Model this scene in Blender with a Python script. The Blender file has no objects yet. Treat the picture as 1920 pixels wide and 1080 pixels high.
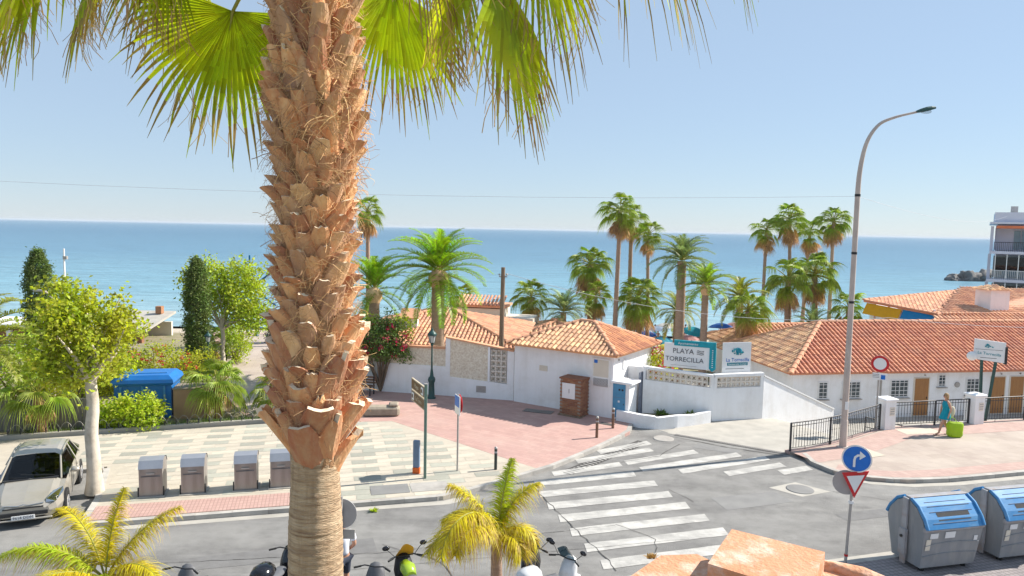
import bpy, bmesh, math, random
from mathutils import Vector, Matrix, Quaternion, noise
R = math.radians
random.seed(7)
sc = bpy.context.scene
COL = sc.collection

# ---------------------------------------------------------------- camera
cam_d = bpy.data.cameras.new('camera'); cam = bpy.data.objects.new('camera', cam_d); COL.objects.link(cam)
cam_d.sensor_width = 36.0; cam_d.lens = 36.0 * 1350.0 / 1920.0
cam_d.clip_start = 0.05; cam_d.clip_end = 60000
cam.location = (0, 0, 8.0)
_p, _r = R(4.692), R(1.1458)
_fw = Vector((0, math.cos(_p), -math.sin(_p))); _r0 = Vector((1, 0, 0)); _u0 = _r0.cross(_fw)
_rt = math.cos(_r) * _r0 + math.sin(_r) * _u0; _up = -math.sin(_r) * _r0 + math.cos(_r) * _u0
cam.rotation_euler = Matrix((_rt, _up, -_fw)).transposed().to_euler()
sc.camera = cam

# ---------------------------------------------------------------- sky, sun, exposure
SUN_AZ, SUN_EL = R(19), R(39)                       # towards the sun: from +X turned to +Y
world = bpy.data.worlds.new('World'); sc.world = world; world.use_nodes = True
wn = world.node_tree; wn.nodes.clear()
sky = wn.nodes.new('ShaderNodeTexSky'); sky.sky_type = 'NISHITA'; sky.sun_disc = False
sky.sun_elevation = SUN_EL; sky.sun_rotation = R(90) - SUN_AZ
sky.air_density = 1.0; sky.dust_density = 0.0; sky.ozone_density = 3.0; sky.altitude = 10
hsv = wn.nodes.new('ShaderNodeMix'); hsv.data_type = 'RGBA'; hsv.inputs[0].default_value = 0.85; hsv.inputs[7].default_value = (1.46, 1.88, 2.4, 1)   # even summer haze over the whole sky
bg = wn.nodes.new('ShaderNodeBackground'); bg.inputs[1].default_value = 0.088
wo = wn.nodes.new('ShaderNodeOutputWorld')
wn.links.new(sky.outputs[0], hsv.inputs[6]); wn.links.new(hsv.outputs[2], bg.inputs[0]); wn.links.new(bg.outputs[0], wo.inputs[0])
sun_d = bpy.data.lights.new('sun', 'SUN'); sun_d.energy = 2.6; sun_d.angle = R(0.55); sun_d.color = (1.0, 0.94, 0.85)
sun = bpy.data.objects.new('sun', sun_d); COL.objects.link(sun); sun.location = (40, 20, 60)
_s = Vector((math.cos(SUN_EL) * math.cos(SUN_AZ), math.cos(SUN_EL) * math.sin(SUN_AZ), math.sin(SUN_EL)))
sun.rotation_euler = _s.to_track_quat('Z', 'Y').to_euler()
vs = sc.view_settings; vs.view_transform = 'Standard'; vs.look = 'None'; vs.exposure = 1.7; vs.gamma = 1.0
vs.use_curve_mapping = False
sc.cycles.max_bounces = 7; sc.cycles.transparent_max_bounces = 16

# ---------------------------------------------------------------- materials
MATS = {}
def col4(c): return (c[0], c[1], c[2], 1.0)
def mat(name, c1, c2=None, rough=0.7, scale=8.0, detail=5.0, bump=0.0, bscale=None, metal=0.0, spec=0.4, isl=0.0, objr=0.0,
        trans=0.0, tcol=None, alpha=None, coat=0.0, stretch=None, dirt=None, dscale=1.2, damt=0.5, emit=None):
    """procedural material: c1/c2 mixed by noise in object space, per-island / per-object brightness, bump, optional stains"""
    m = bpy.data.materials.new(name); m.use_nodes = True; nt = m.node_tree; N = nt.nodes; L = nt.links
    N.clear(); out = N.new('ShaderNodeOutputMaterial'); b = N.new('ShaderNodeBsdfPrincipled')
    b.inputs['Roughness'].default_value = rough; b.inputs['Metallic'].default_value = metal
    b.inputs['Specular IOR Level'].default_value = spec
    if coat: b.inputs['Coat Weight'].default_value = coat; b.inputs['Coat Roughness'].default_value = 0.06
    tc = N.new('ShaderNodeTexCoord'); vec = tc.outputs['Object']
    if stretch:
        mp = N.new('ShaderNodeMapping'); mp.inputs['Scale'].default_value = stretch; L.new(vec, mp.inputs['Vector']); vec = mp.outputs[0]
    n1 = N.new('ShaderNodeTexNoise'); n1.inputs['Scale'].default_value = scale; n1.inputs['Detail'].default_value = detail
    L.new(vec, n1.inputs['Vector'])
    rp = N.new('ShaderNodeValToRGB'); rp.color_ramp.elements[0].position = 0.32; rp.color_ramp.elements[1].position = 0.68
    c2 = c2 or tuple(x * 0.8 for x in c1)
    rp.color_ramp.elements[0].color = col4(c1); rp.color_ramp.elements[1].color = col4(c2)
    L.new(n1.outputs['Fac'], rp.inputs[0]); colr = rp.outputs[0]
    if dirt:
        n2 = N.new('ShaderNodeTexNoise'); n2.inputs['Scale'].default_value = dscale; n2.inputs['Detail'].default_value = 8; n2.inputs['Roughness'].default_value = 0.65
        L.new(tc.outputs['Object'], n2.inputs['Vector'])
        r2 = N.new('ShaderNodeValToRGB'); r2.color_ramp.elements[0].position = 0.48; r2.color_ramp.elements[1].position = 0.72
        r2.color_ramp.elements[0].color = (0, 0, 0, 1); r2.color_ramp.elements[1].color = (damt, damt, damt, 1)
        L.new(n2.outputs['Fac'], r2.inputs[0])
        mx = N.new('ShaderNodeMix'); mx.data_type = 'RGBA'; L.new(r2.outputs[0], mx.inputs[0]); L.new(colr, mx.inputs[6]); mx.inputs[7].default_value = col4(dirt)
        colr = mx.outputs[2]
    for amt, src in ((isl, 'G'), (objr, 'O')):
        if amt:
            nd = N.new('ShaderNodeNewGeometry') if src == 'G' else N.new('ShaderNodeObjectInfo')
            o = nd.outputs['Random Per Island'] if src == 'G' else nd.outputs['Random']
            mr = N.new('ShaderNodeMapRange'); mr.inputs[3].default_value = 1 - amt; mr.inputs[4].default_value = 1 + amt
            L.new(o, mr.inputs[0])
            hs = N.new('ShaderNodeHueSaturation'); L.new(mr.outputs[0], hs.inputs['Value']); L.new(colr, hs.inputs['Color'])
            mr2 = N.new('ShaderNodeMapRange'); mr2.inputs[3].default_value = 0.5 - amt * 0.04; mr2.inputs[4].default_value = 0.5 + amt * 0.03
            L.new(o, mr2.inputs[0]); L.new(mr2.outputs[0], hs.inputs['Hue']); colr = hs.outputs[0]
    L.new(colr, b.inputs['Base Color'])
    if bump:
        bn = N.new('ShaderNodeTexNoise'); bn.inputs['Scale'].default_value = bscale or scale * 4; bn.inputs['Detail'].default_value = 6
        L.new(vec, bn.inputs['Vector'])
        bp = N.new('ShaderNodeBump'); bp.inputs['Strength'].default_value = min(1, bump); bp.inputs['Distance'].default_value = 0.02
        L.new(bn.outputs['Fac'], bp.inputs['Height']); L.new(bp.outputs[0], b.inputs['Normal'])
    if emit: b.inputs['Emission Color'].default_value = col4(emit[0]); b.inputs['Emission Strength'].default_value = emit[1]
    if trans:
        t = N.new('ShaderNodeBsdfTranslucent'); ms = N.new('ShaderNodeMixShader'); ms.inputs[0].default_value = trans
        g = N.new('ShaderNodeMix'); g.data_type = 'RGBA'; g.blend_type = 'MULTIPLY'; g.inputs[0].default_value = 1
        L.new(colr, g.inputs[6]); tc_ = tcol or (1.3, 1.5, 0.7); g.inputs[7].default_value = col4(tc_)
        L.new(g.outputs[2], t.inputs[0]); L.new(b.outputs[0], ms.inputs[1]); L.new(t.outputs[0], ms.inputs[2]); L.new(ms.outputs[0], out.inputs[0])
    else: L.new(b.outputs[0], out.inputs[0])
    MATS[name] = m; return m
def glass(name, tint=(0.6, 0.7, 0.75), rough=0.02, dark=0.25):
    m = bpy.data.materials.new(name); m.use_nodes = True; nt = m.node_tree; N = nt.nodes; L = nt.links; N.clear()
    out = N.new('ShaderNodeOutputMaterial'); g = N.new('ShaderNodeBsdfGlossy'); g.inputs['Roughness'].default_value = rough
    t = N.new('ShaderNodeBsdfTransparent'); t.inputs[0].default_value = col4([x * dark for x in tint])
    lw = N.new('ShaderNodeLayerWeight'); lw.inputs[0].default_value = 0.5; fr = N.new('ShaderNodeMath'); fr.operation = 'POWER'; fr.inputs[1].default_value = 3.5; L.new(lw.outputs['Facing'], fr.inputs[0])
    mr = N.new('ShaderNodeMapRange'); mr.inputs[3].default_value = 0.04; mr.inputs[4].default_value = 0.7; L.new(fr.outputs[0], mr.inputs[0])
    ms = N.new('ShaderNodeMixShader'); L.new(mr.outputs[0], ms.inputs[0]); L.new(t.outputs[0], ms.inputs[1]); L.new(g.outputs[0], ms.inputs[2])
    L.new(ms.outputs[0], out.inputs[0]); MATS[name] = m; return m

mat('asphalt', (0.2, 0.193, 0.183), (0.255, 0.247, 0.235), 0.92, 1.1, 12, 0.6, 120, dirt=(0.29, 0.28, 0.26), dscale=0.3, damt=0.8)
mat('paint_road', (0.56, 0.54, 0.5), (0.44, 0.425, 0.395), 0.85, 3.5, 12, 0.3, 60, dirt=(0.27, 0.26, 0.245), dscale=1.7, damt=0.95)
mat('concrete', (0.45, 0.42, 0.37), (0.37, 0.35, 0.31), 0.9, 2.0, 8, 0.3, 40, dirt=(0.28, 0.26, 0.23), dscale=0.8, damt=0.5)
mat('kerb', (0.46, 0.43, 0.39), (0.38, 0.36, 0.33), 0.9, 3.0, 7, 0.3, 50, objr=0.12, dirt=(0.22, 0.2, 0.18), dscale=2.0, damt=0.5)
mat('slab_cream', (0.52, 0.465, 0.375), (0.46, 0.41, 0.335), 0.85, 4, 7, 0.15, 60, objr=0.08, dirt=(0.4, 0.36, 0.28), dscale=1.4, damt=0.45)
mat('slab_grey', (0.33, 0.325, 0.27), (0.38, 0.37, 0.31), 0.85, 4, 7, 0.15, 60, objr=0.14, dirt=(0.3, 0.29, 0.25), dscale=1.4, damt=0.4)
mat('plaza_red', (0.49, 0.31, 0.265), (0.45, 0.28, 0.245), 0.9, 2.2, 8, 0.2, 60, dirt=(0.55, 0.39, 0.33), dscale=0.6, damt=0.7)
mat('pave_pink', (0.42, 0.35, 0.295), (0.385, 0.315, 0.27), 0.9, 1.2, 8, 0.2, 60, dirt=(0.46, 0.39, 0.32), dscale=0.35, damt=0.7)
mat('pave_rose', (0.48, 0.34, 0.29), (0.44, 0.3, 0.26), 0.9, 3, 8, 0.2, 60)
mat('sand', (0.5, 0.43, 0.33), (0.42, 0.36, 0.28), 0.95, 0.8, 8, 0.4, 8)
mat('earth', (0.3, 0.25, 0.17), (0.22, 0.2, 0.11), 0.95, 1.5, 8, 0.6, 20, dirt=(0.13, 0.16, 0.06), dscale=0.9, damt=0.7)
mat('white_wall', (0.88, 0.88, 0.885), (0.85, 0.85, 0.855), 0.9, 1.2, 10, 0.25, 18, stretch=(1, 1, 0.25), dirt=(0.6, 0.57, 0.53), dscale=1.1, damt=0.42)
mat('white_plain', (0.8, 0.8, 0.79), (0.77, 0.77, 0.765), 0.6, 3, 5)
mat('cream_wall', (0.72, 0.66, 0.55), (0.66, 0.6, 0.5), 0.9, 1.5, 6, 0.1, 30)
mat('pebble', (0.8, 0.73, 0.6), (0.6, 0.5, 0.38), 0.95, 13, 4, 1.0, 15, dirt=(0.88, 0.83, 0.72), dscale=9, damt=0.9)
mat('frost', (0.75, 0.77, 0.76), None, 0.5, 4, trans=0.5, tcol=(1, 1, 1))
mat('tile', (0.62, 0.3, 0.16), (0.54, 0.24, 0.125), 0.85, 6, 5, 0.2, 50, objr=0.3, dirt=(0.42, 0.28, 0.19), dscale=1.6, damt=0.5)
mat('tile_far', (0.61, 0.255, 0.15), (0.53, 0.205, 0.115), 0.85, 2.0, 6, 0.2, 50, isl=0.16, dirt=(0.5, 0.27, 0.18), dscale=0.9, damt=0.6)
mat('tile_pale', (0.68, 0.43, 0.25), (0.63, 0.34, 0.19), 0.85, 2.0, 6, 0.2, 50, isl=0.3, objr=0.28, dirt=(0.45, 0.34, 0.25), dscale=1.6, damt=0.5)
mat('tile_soft', (0.64, 0.33, 0.2), (0.58, 0.28, 0.16), 0.85, 2.0, 6, 0.2, 50, isl=0.22, dirt=(0.5, 0.32, 0.22), dscale=0.8, damt=0.6)
mat('brick', (0.34, 0.16, 0.09), (0.28, 0.13, 0.07), 0.9, 9, 4, 0.3, 40, objr=0.2)
mat('mortar', (0.36, 0.3, 0.24), None, 0.95, 10, 4)
mat('terracotta', (0.62, 0.32, 0.19), (0.54, 0.25, 0.13), 0.92, 5, 10, 0.45, 60, dirt=(0.7, 0.57, 0.47), dscale=9, damt=0.95)
mat('wood_pole', (0.25, 0.18, 0.12), (0.18, 0.13, 0.09), 0.9, 6, 6, 0.4, 20, stretch=(1, 1, 0.1))
mat('wood_door', (0.4, 0.19, 0.06), (0.33, 0.15, 0.05), 0.55, 5, 6, 0.1, 20, stretch=(4, 4, 0.4))
mat('black_metal', (0.025, 0.025, 0.03), (0.035, 0.035, 0.04), 0.45, 8)
mat('green_metal', (0.03, 0.085, 0.075), (0.022, 0.065, 0.06), 0.4, 8)
mat('sign_green', (0.16, 0.24, 0.19), (0.13, 0.2, 0.16), 0.5, 8)
mat('galv', (0.42, 0.4, 0.38), (0.35, 0.33, 0.31), 0.5, 8, metal=0.35)
mat('lamp_paint', (0.55, 0.46, 0.4), (0.46, 0.38, 0.34), 0.6, 4, stretch=(1, 1, 0.3), dirt=(0.4, 0.3, 0.26), dscale=2, damt=0.6)
mat('bin_steel', (0.36, 0.33, 0.31), (0.3, 0.27, 0.25), 0.42, 3, metal=0.45, stretch=(1, 1, 0.2), dirt=(0.3, 0.26, 0.22), dscale=3, damt=0.5)
mat('bin_cap', (0.42, 0.43, 0.46), (0.36, 0.37, 0.4), 0.35, 3, metal=0.5)
mat('bin_body', (0.26, 0.27, 0.285), (0.23, 0.24, 0.25), 0.6, 2, 6, 0.1, 30, dirt=(0.2, 0.19, 0.18), dscale=1.5, damt=0.4)
mat('bin_frame', (0.36, 0.36, 0.38), (0.3, 0.3, 0.31), 0.5, 5, dirt=(0.3, 0.16, 0.08), dscale=3, damt=0.6)
mat('blue_lid', (0.04, 0.23, 0.5), (0.03, 0.18, 0.42), 0.6, 2, spec=0.3, dirt=(0.12, 0.3, 0.5), dscale=2, damt=0.5)
mat('blue_box', (0.015, 0.16, 0.48), (0.012, 0.13, 0.4), 0.4, 2)
mat('box_brown', (0.42, 0.27, 0.16), (0.37, 0.23, 0.14), 0.9, 2, 6, 0.2, 30)
mat('fence_grey', (0.2, 0.185, 0.16), (0.15, 0.14, 0.125), 0.85, 3, 5, stretch=(6, 6, 0.5), objr=0.2)
mat('blue_cab', (0.08, 0.29, 0.48), (0.065, 0.25, 0.42), 0.5, 3)
mat('door_grey', (0.17, 0.19, 0.24), None, 0.6, 4)
mat('sign_blue', (0.01, 0.16, 0.6), None, 0.35, 4)
mat('sign_red', (0.6, 0.02, 0.025), None, 0.35, 4)
mat('sign_white', (0.78, 0.78, 0.78), (0.75, 0.75, 0.75), 0.4, 4)
mat('sign_brown', (0.17, 0.085, 0.035), None, 0.45, 4)
mat('sign_tan', (0.62, 0.52, 0.38), None, 0.5, 4)
mat('sign_back', (0.4, 0.39, 0.39), (0.35, 0.34, 0.34), 0.5, 4, metal=0.3)
mat('teal', (0.0, 0.3, 0.38), None, 0.45, 4)
mat('teal_dark', (0.0, 0.2, 0.26), None, 0.45, 4)
mat('text_grey', (0.09, 0.09, 0.1), None, 0.6, 4)
mat('orange', (0.75, 0.14, 0.02), None, 0.5, 4)
mat('bollard_blue', (0.16, 0.23, 0.34), (0.13, 0.19, 0.28), 0.5, 4)
mat('bollard', (0.2, 0.11, 0.07), (0.15, 0.09, 0.06), 0.6, 6)
mat('bollard_dark', (0.04, 0.05, 0.045), None, 0.5, 6)
mat('yellow', (0.75, 0.5, 0.02), None, 0.5, 4)
mat('awning_yellow', (0.78, 0.48, 0.01), (0.72, 0.43, 0.01), 0.7, 4, trans=0.25, tcol=(1, 1, 1))
mat('awning_blue', (0.01, 0.26, 0.56), (0.01, 0.23, 0.5), 0.7, 4, trans=0.2, tcol=(1, 1, 1))
mat('car_paint', (0.42, 0.385, 0.33), (0.4, 0.37, 0.315), 0.3, 3, metal=0.35, coat=0.6)
mat('plastic_black', (0.02, 0.02, 0.022), (0.028, 0.028, 0.03), 0.5, 10)
mat('plastic_gloss', (0.012, 0.012, 0.016), None, 0.15, 10, spec=0.6)
mat('rubber', (0.02, 0.02, 0.02), None, 0.9, 10)
mat('chrome', (0.7, 0.7, 0.7), None, 0.15, 10, metal=1.0)
mat('interior', (0.02, 0.022, 0.03), (0.035, 0.035, 0.04), 0.8, 10)
mat('seat_grey', (0.12, 0.125, 0.135), (0.1, 0.1, 0.11), 0.6, 10)
mat('moto_white', (0.72, 0.72, 0.72), None, 0.25, 6, coat=0.5)
mat('moto_green', (0.33, 0.48, 0.03), None, 0.25, 6, coat=0.5)
mat('moto_amber', (0.85, 0.46, 0.05), (0.8, 0.4, 0.04), 0.3, 6)
mat('skin', (0.55, 0.3, 0.2), (0.5, 0.27, 0.18), 0.6, 12)
mat('hair', (0.42, 0.27, 0.12), (0.3, 0.18, 0.08), 0.7, 30)
mat('hair_dark', (0.06, 0.04, 0.025), None, 0.7, 30)
mat('dress', (0.0, 0.28, 0.37), (0.0, 0.24, 0.32), 0.85, 10)
mat('shirt', (0.72, 0.74, 0.8), (0.66, 0.68, 0.76), 0.9, 8)
mat('shorts', (0.05, 0.06, 0.09), None, 0.9, 8)
mat('lime_bag', (0.45, 0.6, 0.02), (0.38, 0.52, 0.02), 0.5, 5, trans=0.35, tcol=(1.1, 1.2, 0.6))
mat('canvas', (0.62, 0.55, 0.42), None, 0.9, 8)
mat('rock', (0.2, 0.19, 0.18), (0.12, 0.115, 0.11), 0.9, 0.6, 8, 0.8, 0.8)
mat('lattice', (0.78, 0.72, 0.64), (0.7, 0.63, 0.55), 0.9, 6)
mat('shadow_void', (0.1, 0.085, 0.08), None, 0.95, 6)
mat('apt_wall', (0.62, 0.63, 0.72), (0.58, 0.59, 0.68), 0.9, 1)
mat('apt_orange', (0.75, 0.22, 0.1), None, 0.8, 2)
mat('win_dark', (0.05, 0.075, 0.09), None, 0.15, 2, spec=0.6)
mat('win_pale', (0.22, 0.32, 0.38), None, 0.2, 2, spec=0.6)
mat('curtain', (0.5, 0.52, 0.5), None, 0.9, 4)
mat('rope_blue', (0.0, 0.14, 0.3), None, 0.5, 4)
mat('stone', (0.36, 0.3, 0.23), (0.26, 0.22, 0.17), 0.95, 4, 7, 0.6, 15, objr=0.15)
glass('window_glass', dark=0.3)
glass('lamp_glass', (0.9, 0.92, 0.92), 0.15, 0.85)
glass('windscreen', (0.2, 0.38, 0.5), 0.02, 0.3)
# foliage
mat('leaf_plane', (0.44, 0.44, 0.04), (0.28, 0.37, 0.03), 0.55, 0.9, 4, isl=0.45, trans=0.5, tcol=(1.5, 1.5, 0.5), dirt=(0.32, 0.24, 0.05), dscale=2.2, damt=0.4)
mat('leaf_lime', (0.46, 0.52, 0.03), (0.35, 0.46, 0.03), 0.5, 1.2, 4, isl=0.4, trans=0.4, tcol=(1.4, 1.5, 0.5))
mat('leaf_green', (0.3, 0.4, 0.04), (0.43, 0.46, 0.04), 0.55, 0.6, 4, isl=0.45, trans=0.4, tcol=(1.4, 1.5, 0.5))
mat('leaf_dark', (0.09, 0.16, 0.03), (0.14, 0.2, 0.04), 0.6, 1.2, 4, isl=0.5, trans=0.2)
mat('cable', (0.5, 0.52, 0.55), None, 0.6, 4)
mat('cypress', (0.1, 0.17, 0.03), (0.16, 0.2, 0.04), 0.7, 1.8, 4, isl=0.5, trans=0.15, dirt=(0.1, 0.075, 0.035), dscale=1.0, damt=0.5)
mat('fan_green', (0.44, 0.47, 0.03), (0.31, 0.39, 0.03), 0.42, 3, 4, isl=0.3, trans=0.62, tcol=(1.5, 1.5, 0.4))
mat('fan_tip', (0.42, 0.38, 0.08), (0.34, 0.22, 0.08), 0.6, 5, 4, isl=0.3, trans=0.35, tcol=(1.3, 1.2, 0.7))
mat('fan_far', (0.36, 0.43, 0.05), (0.24, 0.34, 0.05), 0.5, 1, 4, isl=0.35, objr=0.25, trans=0.35, tcol=(1.4, 1.5, 0.5))
mat('fan_dead', (0.64, 0.44, 0.22), (0.54, 0.34, 0.16), 0.85, 1, 4, isl=0.35, objr=0.25, trans=0.2, tcol=(1.2, 1, 0.7))
mat('pinnate', (0.27, 0.38, 0.04), (0.2, 0.31, 0.045), 0.45, 1, 4, isl=0.3, objr=0.3, trans=0.3, tcol=(1.4, 1.5, 0.5))
mat('pinnate_blue', (0.22, 0.3, 0.13), (0.25, 0.32, 0.11), 0.5, 1, 4, isl=0.3, objr=0.25, trans=0.25, tcol=(1.2, 1.3, 0.8))
mat('pinnate_bright', (0.25, 0.4, 0.02), (0.19, 0.33, 0.025), 0.45, 1, 4, isl=0.3, objr=0.25, trans=0.4, tcol=(1.4, 1.5, 0.4))
mat('pinnate_olive', (0.3, 0.32, 0.04), (0.23, 0.27, 0.045), 0.5, 1, 4, isl=0.3, objr=0.25, trans=0.35, tcol=(1.3, 1.3, 0.5))
mat('queen_yellow', (0.66, 0.55, 0.02), (0.5, 0.48, 0.02), 0.5, 1.5, 4, isl=0.35, trans=0.45, tcol=(1.3, 1.25, 0.5), dirt=(0.5, 0.3, 0.06), dscale=3, damt=0.6)
mat('queen_green', (0.34, 0.46, 0.02), (0.44, 0.48, 0.025), 0.5, 2, 4, isl=0.3, trans=0.4, tcol=(1.4, 1.4, 0.4))
mat('queen_dry', (0.55, 0.38, 0.16), (0.48, 0.3, 0.1), 0.8, 2, 4, isl=0.3, trans=0.3, tcol=(1.1, 1.0, 0.8))
mat('rachis', (0.25, 0.27, 0.04), (0.33, 0.3, 0.05), 0.5, 4)
mat('petiole', (0.34, 0.3, 0.05), (0.28, 0.28, 0.04), 0.5, 4)
mat('boot', (0.54, 0.22, 0.1), (0.64, 0.38, 0.21), 0.75, 7, 6, 0.4, 30, objr=0.3, stretch=(3, 3, 0.7), dirt=(0.4, 0.14, 0.07), dscale=6, damt=0.6)
mat('boot_cut', (0.82, 0.73, 0.58), (0.76, 0.62, 0.44), 0.85, 14, 5, 0.3, 40)
mat('boot_grey', (0.66, 0.44, 0.28), (0.57, 0.34, 0.19), 0.85, 7, 6, 0.4, 30, objr=0.3, stretch=(3, 3, 0.7), dirt=(0.44, 0.22, 0.13), dscale=6, damt=0.5)
mat('fibre', (0.58, 0.39, 0.21), (0.5, 0.3, 0.15), 0.9, 8, 4, isl=0.4, trans=0.2, tcol=(1.2, 1, 0.7))
mat('fibre_mat', (0.3, 0.16, 0.08), (0.42, 0.25, 0.13), 0.95, 16, 8, 1.0, 40)
mat('palm_bark', (0.62, 0.47, 0.31), (0.53, 0.38, 0.24), 0.9, 4, 10, 1.0, 14, stretch=(1.6, 1.6, 9), dirt=(0.42, 0.28, 0.17), dscale=5, damt=0.6)
mat('palm_bark_far', (0.42, 0.3, 0.22), (0.32, 0.22, 0.16), 0.9, 5, 6, 0.6, 14, objr=0.15, stretch=(1, 1, 4))
mat('bark_plane', (0.62, 0.55, 0.45), (0.53, 0.46, 0.37), 0.85, 3, 6, 0.3, 20, dirt=(0.24, 0.2, 0.14), dscale=3, damt=0.5)
mat('bark', (0.22, 0.16, 0.11), (0.16, 0.115, 0.08), 0.9, 4, 6, 0.5, 18)
mat('bract', (0.5, 0.02, 0.1), (0.42, 0.015, 0.06), 0.6, 3, isl=0.4, trans=0.4, tcol=(1.3, 0.8, 0.9))
mat('hibiscus', (0.65, 0.08, 0.05), (0.55, 0.05, 0.06), 0.6, 3, isl=0.4, trans=0.3, tcol=(1.2, 0.8, 0.8))
mat('hedge_far', (0.01, 0.06, 0.03), None, 0.8, 2, isl=0.3)
PARASOL = []
for i, c in enumerate([(0.05, 0.36, 0.5), (0.6, 0.3, 0.27), (0.04, 0.15, 0.45), (0.7, 0.66, 0.6), (0.7, 0.66, 0.12), (0.65, 0.36, 0.2), (0.3, 0.38, 0.5), (0.6, 0.05, 0.2), (0.02, 0.33, 0.38)]):
    mat('parasol%d' % i, c, None, 0.8, 3, trans=0.3, tcol=(1, 1, 1)); PARASOL.append('parasol%d' % i)

def joints(name, w, h, rot, k=0.8, off=0.5, mort=0.008):
    """fine paving joints over a material's colour"""
    nt = MATS[name].node_tree; N = nt.nodes; L = nt.links; bs = [n for n in N if n.type == 'BSDF_PRINCIPLED'][0]; src = bs.inputs['Base Color'].links[0].from_socket
    tcn = N.new('ShaderNodeTexCoord'); mpn = N.new('ShaderNodeMapping'); mpn.inputs['Rotation'].default_value = (0, 0, R(rot)); L.new(tcn.outputs['Object'], mpn.inputs[0])
    bk = N.new('ShaderNodeTexBrick'); bk.offset = off; bk.inputs['Scale'].default_value = 1; bk.inputs['Brick Width'].default_value = w; bk.inputs['Row Height'].default_value = h; bk.inputs['Mortar Size'].default_value = mort
    bk.inputs['Color1'].default_value = (1.03, 1.03, 1.03, 1); bk.inputs['Color2'].default_value = (0.9, 0.89, 0.89, 1); bk.inputs['Mortar'].default_value = (k, k, k, 1); L.new(mpn.outputs[0], bk.inputs[0])
    mu = N.new('ShaderNodeMix'); mu.data_type = 'RGBA'; mu.blend_type = 'MULTIPLY'; mu.inputs[0].default_value = 1; L.new(src, mu.inputs[6]); L.new(bk.outputs[0], mu.inputs[7]); L.new(mu.outputs[2], bs.inputs['Base Color'])
joints('plaza_red', 0.42, 0.21, 33); joints('pave_pink', 0.4, 0.4, -15, 0.82, 0.0); joints('pave_rose', 0.2, 0.2, -15, 0.8, 0.0)
def streaks(name, rot, c, amt, sc_):
    """long worn wheel tracks and stains along a direction"""
    nt = MATS[name].node_tree; N = nt.nodes; L = nt.links; bs = [n for n in N if n.type == 'BSDF_PRINCIPLED'][0]; src = bs.inputs['Base Color'].links[0].from_socket
    tcn = N.new('ShaderNodeTexCoord'); mpn = N.new('ShaderNodeMapping'); mpn.inputs['Rotation'].default_value = (0, 0, R(rot)); mpn.inputs['Scale'].default_value = sc_; L.new(tcn.outputs['Object'], mpn.inputs[0])
    nz = N.new('ShaderNodeTexNoise'); nz.inputs['Scale'].default_value = 1; nz.inputs['Detail'].default_value = 10; nz.inputs['Roughness'].default_value = 0.65; L.new(mpn.outputs[0], nz.inputs[0])
    rp = N.new('ShaderNodeValToRGB'); rp.color_ramp.elements[0].position = 0.45; rp.color_ramp.elements[1].position = 0.7; rp.color_ramp.elements[0].color = (0, 0, 0, 1); rp.color_ramp.elements[1].color = (amt, amt, amt, 1); L.new(nz.outputs[0], rp.inputs[0])
    mu = N.new('ShaderNodeMix'); mu.data_type = 'RGBA'; L.new(rp.outputs[0], mu.inputs[0]); L.new(src, mu.inputs[6]); mu.inputs[7].default_value = col4(c); L.new(mu.outputs[2], bs.inputs['Base Color'])
streaks('asphalt', -16, (0.155, 0.15, 0.145), 0.95, (0.1, 1.1, 1)); streaks('asphalt', 20, (0.12, 0.115, 0.11), 0.6, (1.6, 1.9, 1)); streaks('asphalt', -16, (0.33, 0.32, 0.3), 0.6, (0.35, 0.5, 1)); streaks('paint_road', -16, (0.3, 0.29, 0.275), 0.9, (0.5, 2.5, 1))
streaks('pave_pink', -16, (0.5, 0.43, 0.37), 0.6, (0.4, 0.6, 1)); streaks('plaza_red', 10, (0.42, 0.27, 0.24), 0.6, (0.5, 0.8, 1)); streaks('white_wall', 0, (0.68, 0.65, 0.61), 0.3, (2.5, 2.5, 0.12)); streaks('palm_bark', 0, (0.22, 0.13, 0.075), 0.95, (3.0, 3.0, 42)); streaks('palm_bark', 0, (0.3, 0.19, 0.11), 0.6, (22, 22, 2.2)); streaks('bin_body', 0, (0.36, 0.35, 0.34), 0.8, (3, 3, 0.6)); streaks('bin_steel', 0, (0.22, 0.19, 0.17), 0.7, (5, 5, 0.8)); streaks('blue_lid', 0, (0.2, 0.36, 0.52), 0.6, (1.5, 5, 5)); streaks('car_paint', 0, (0.34, 0.31, 0.26), 0.4, (3, 3, 3))

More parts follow.
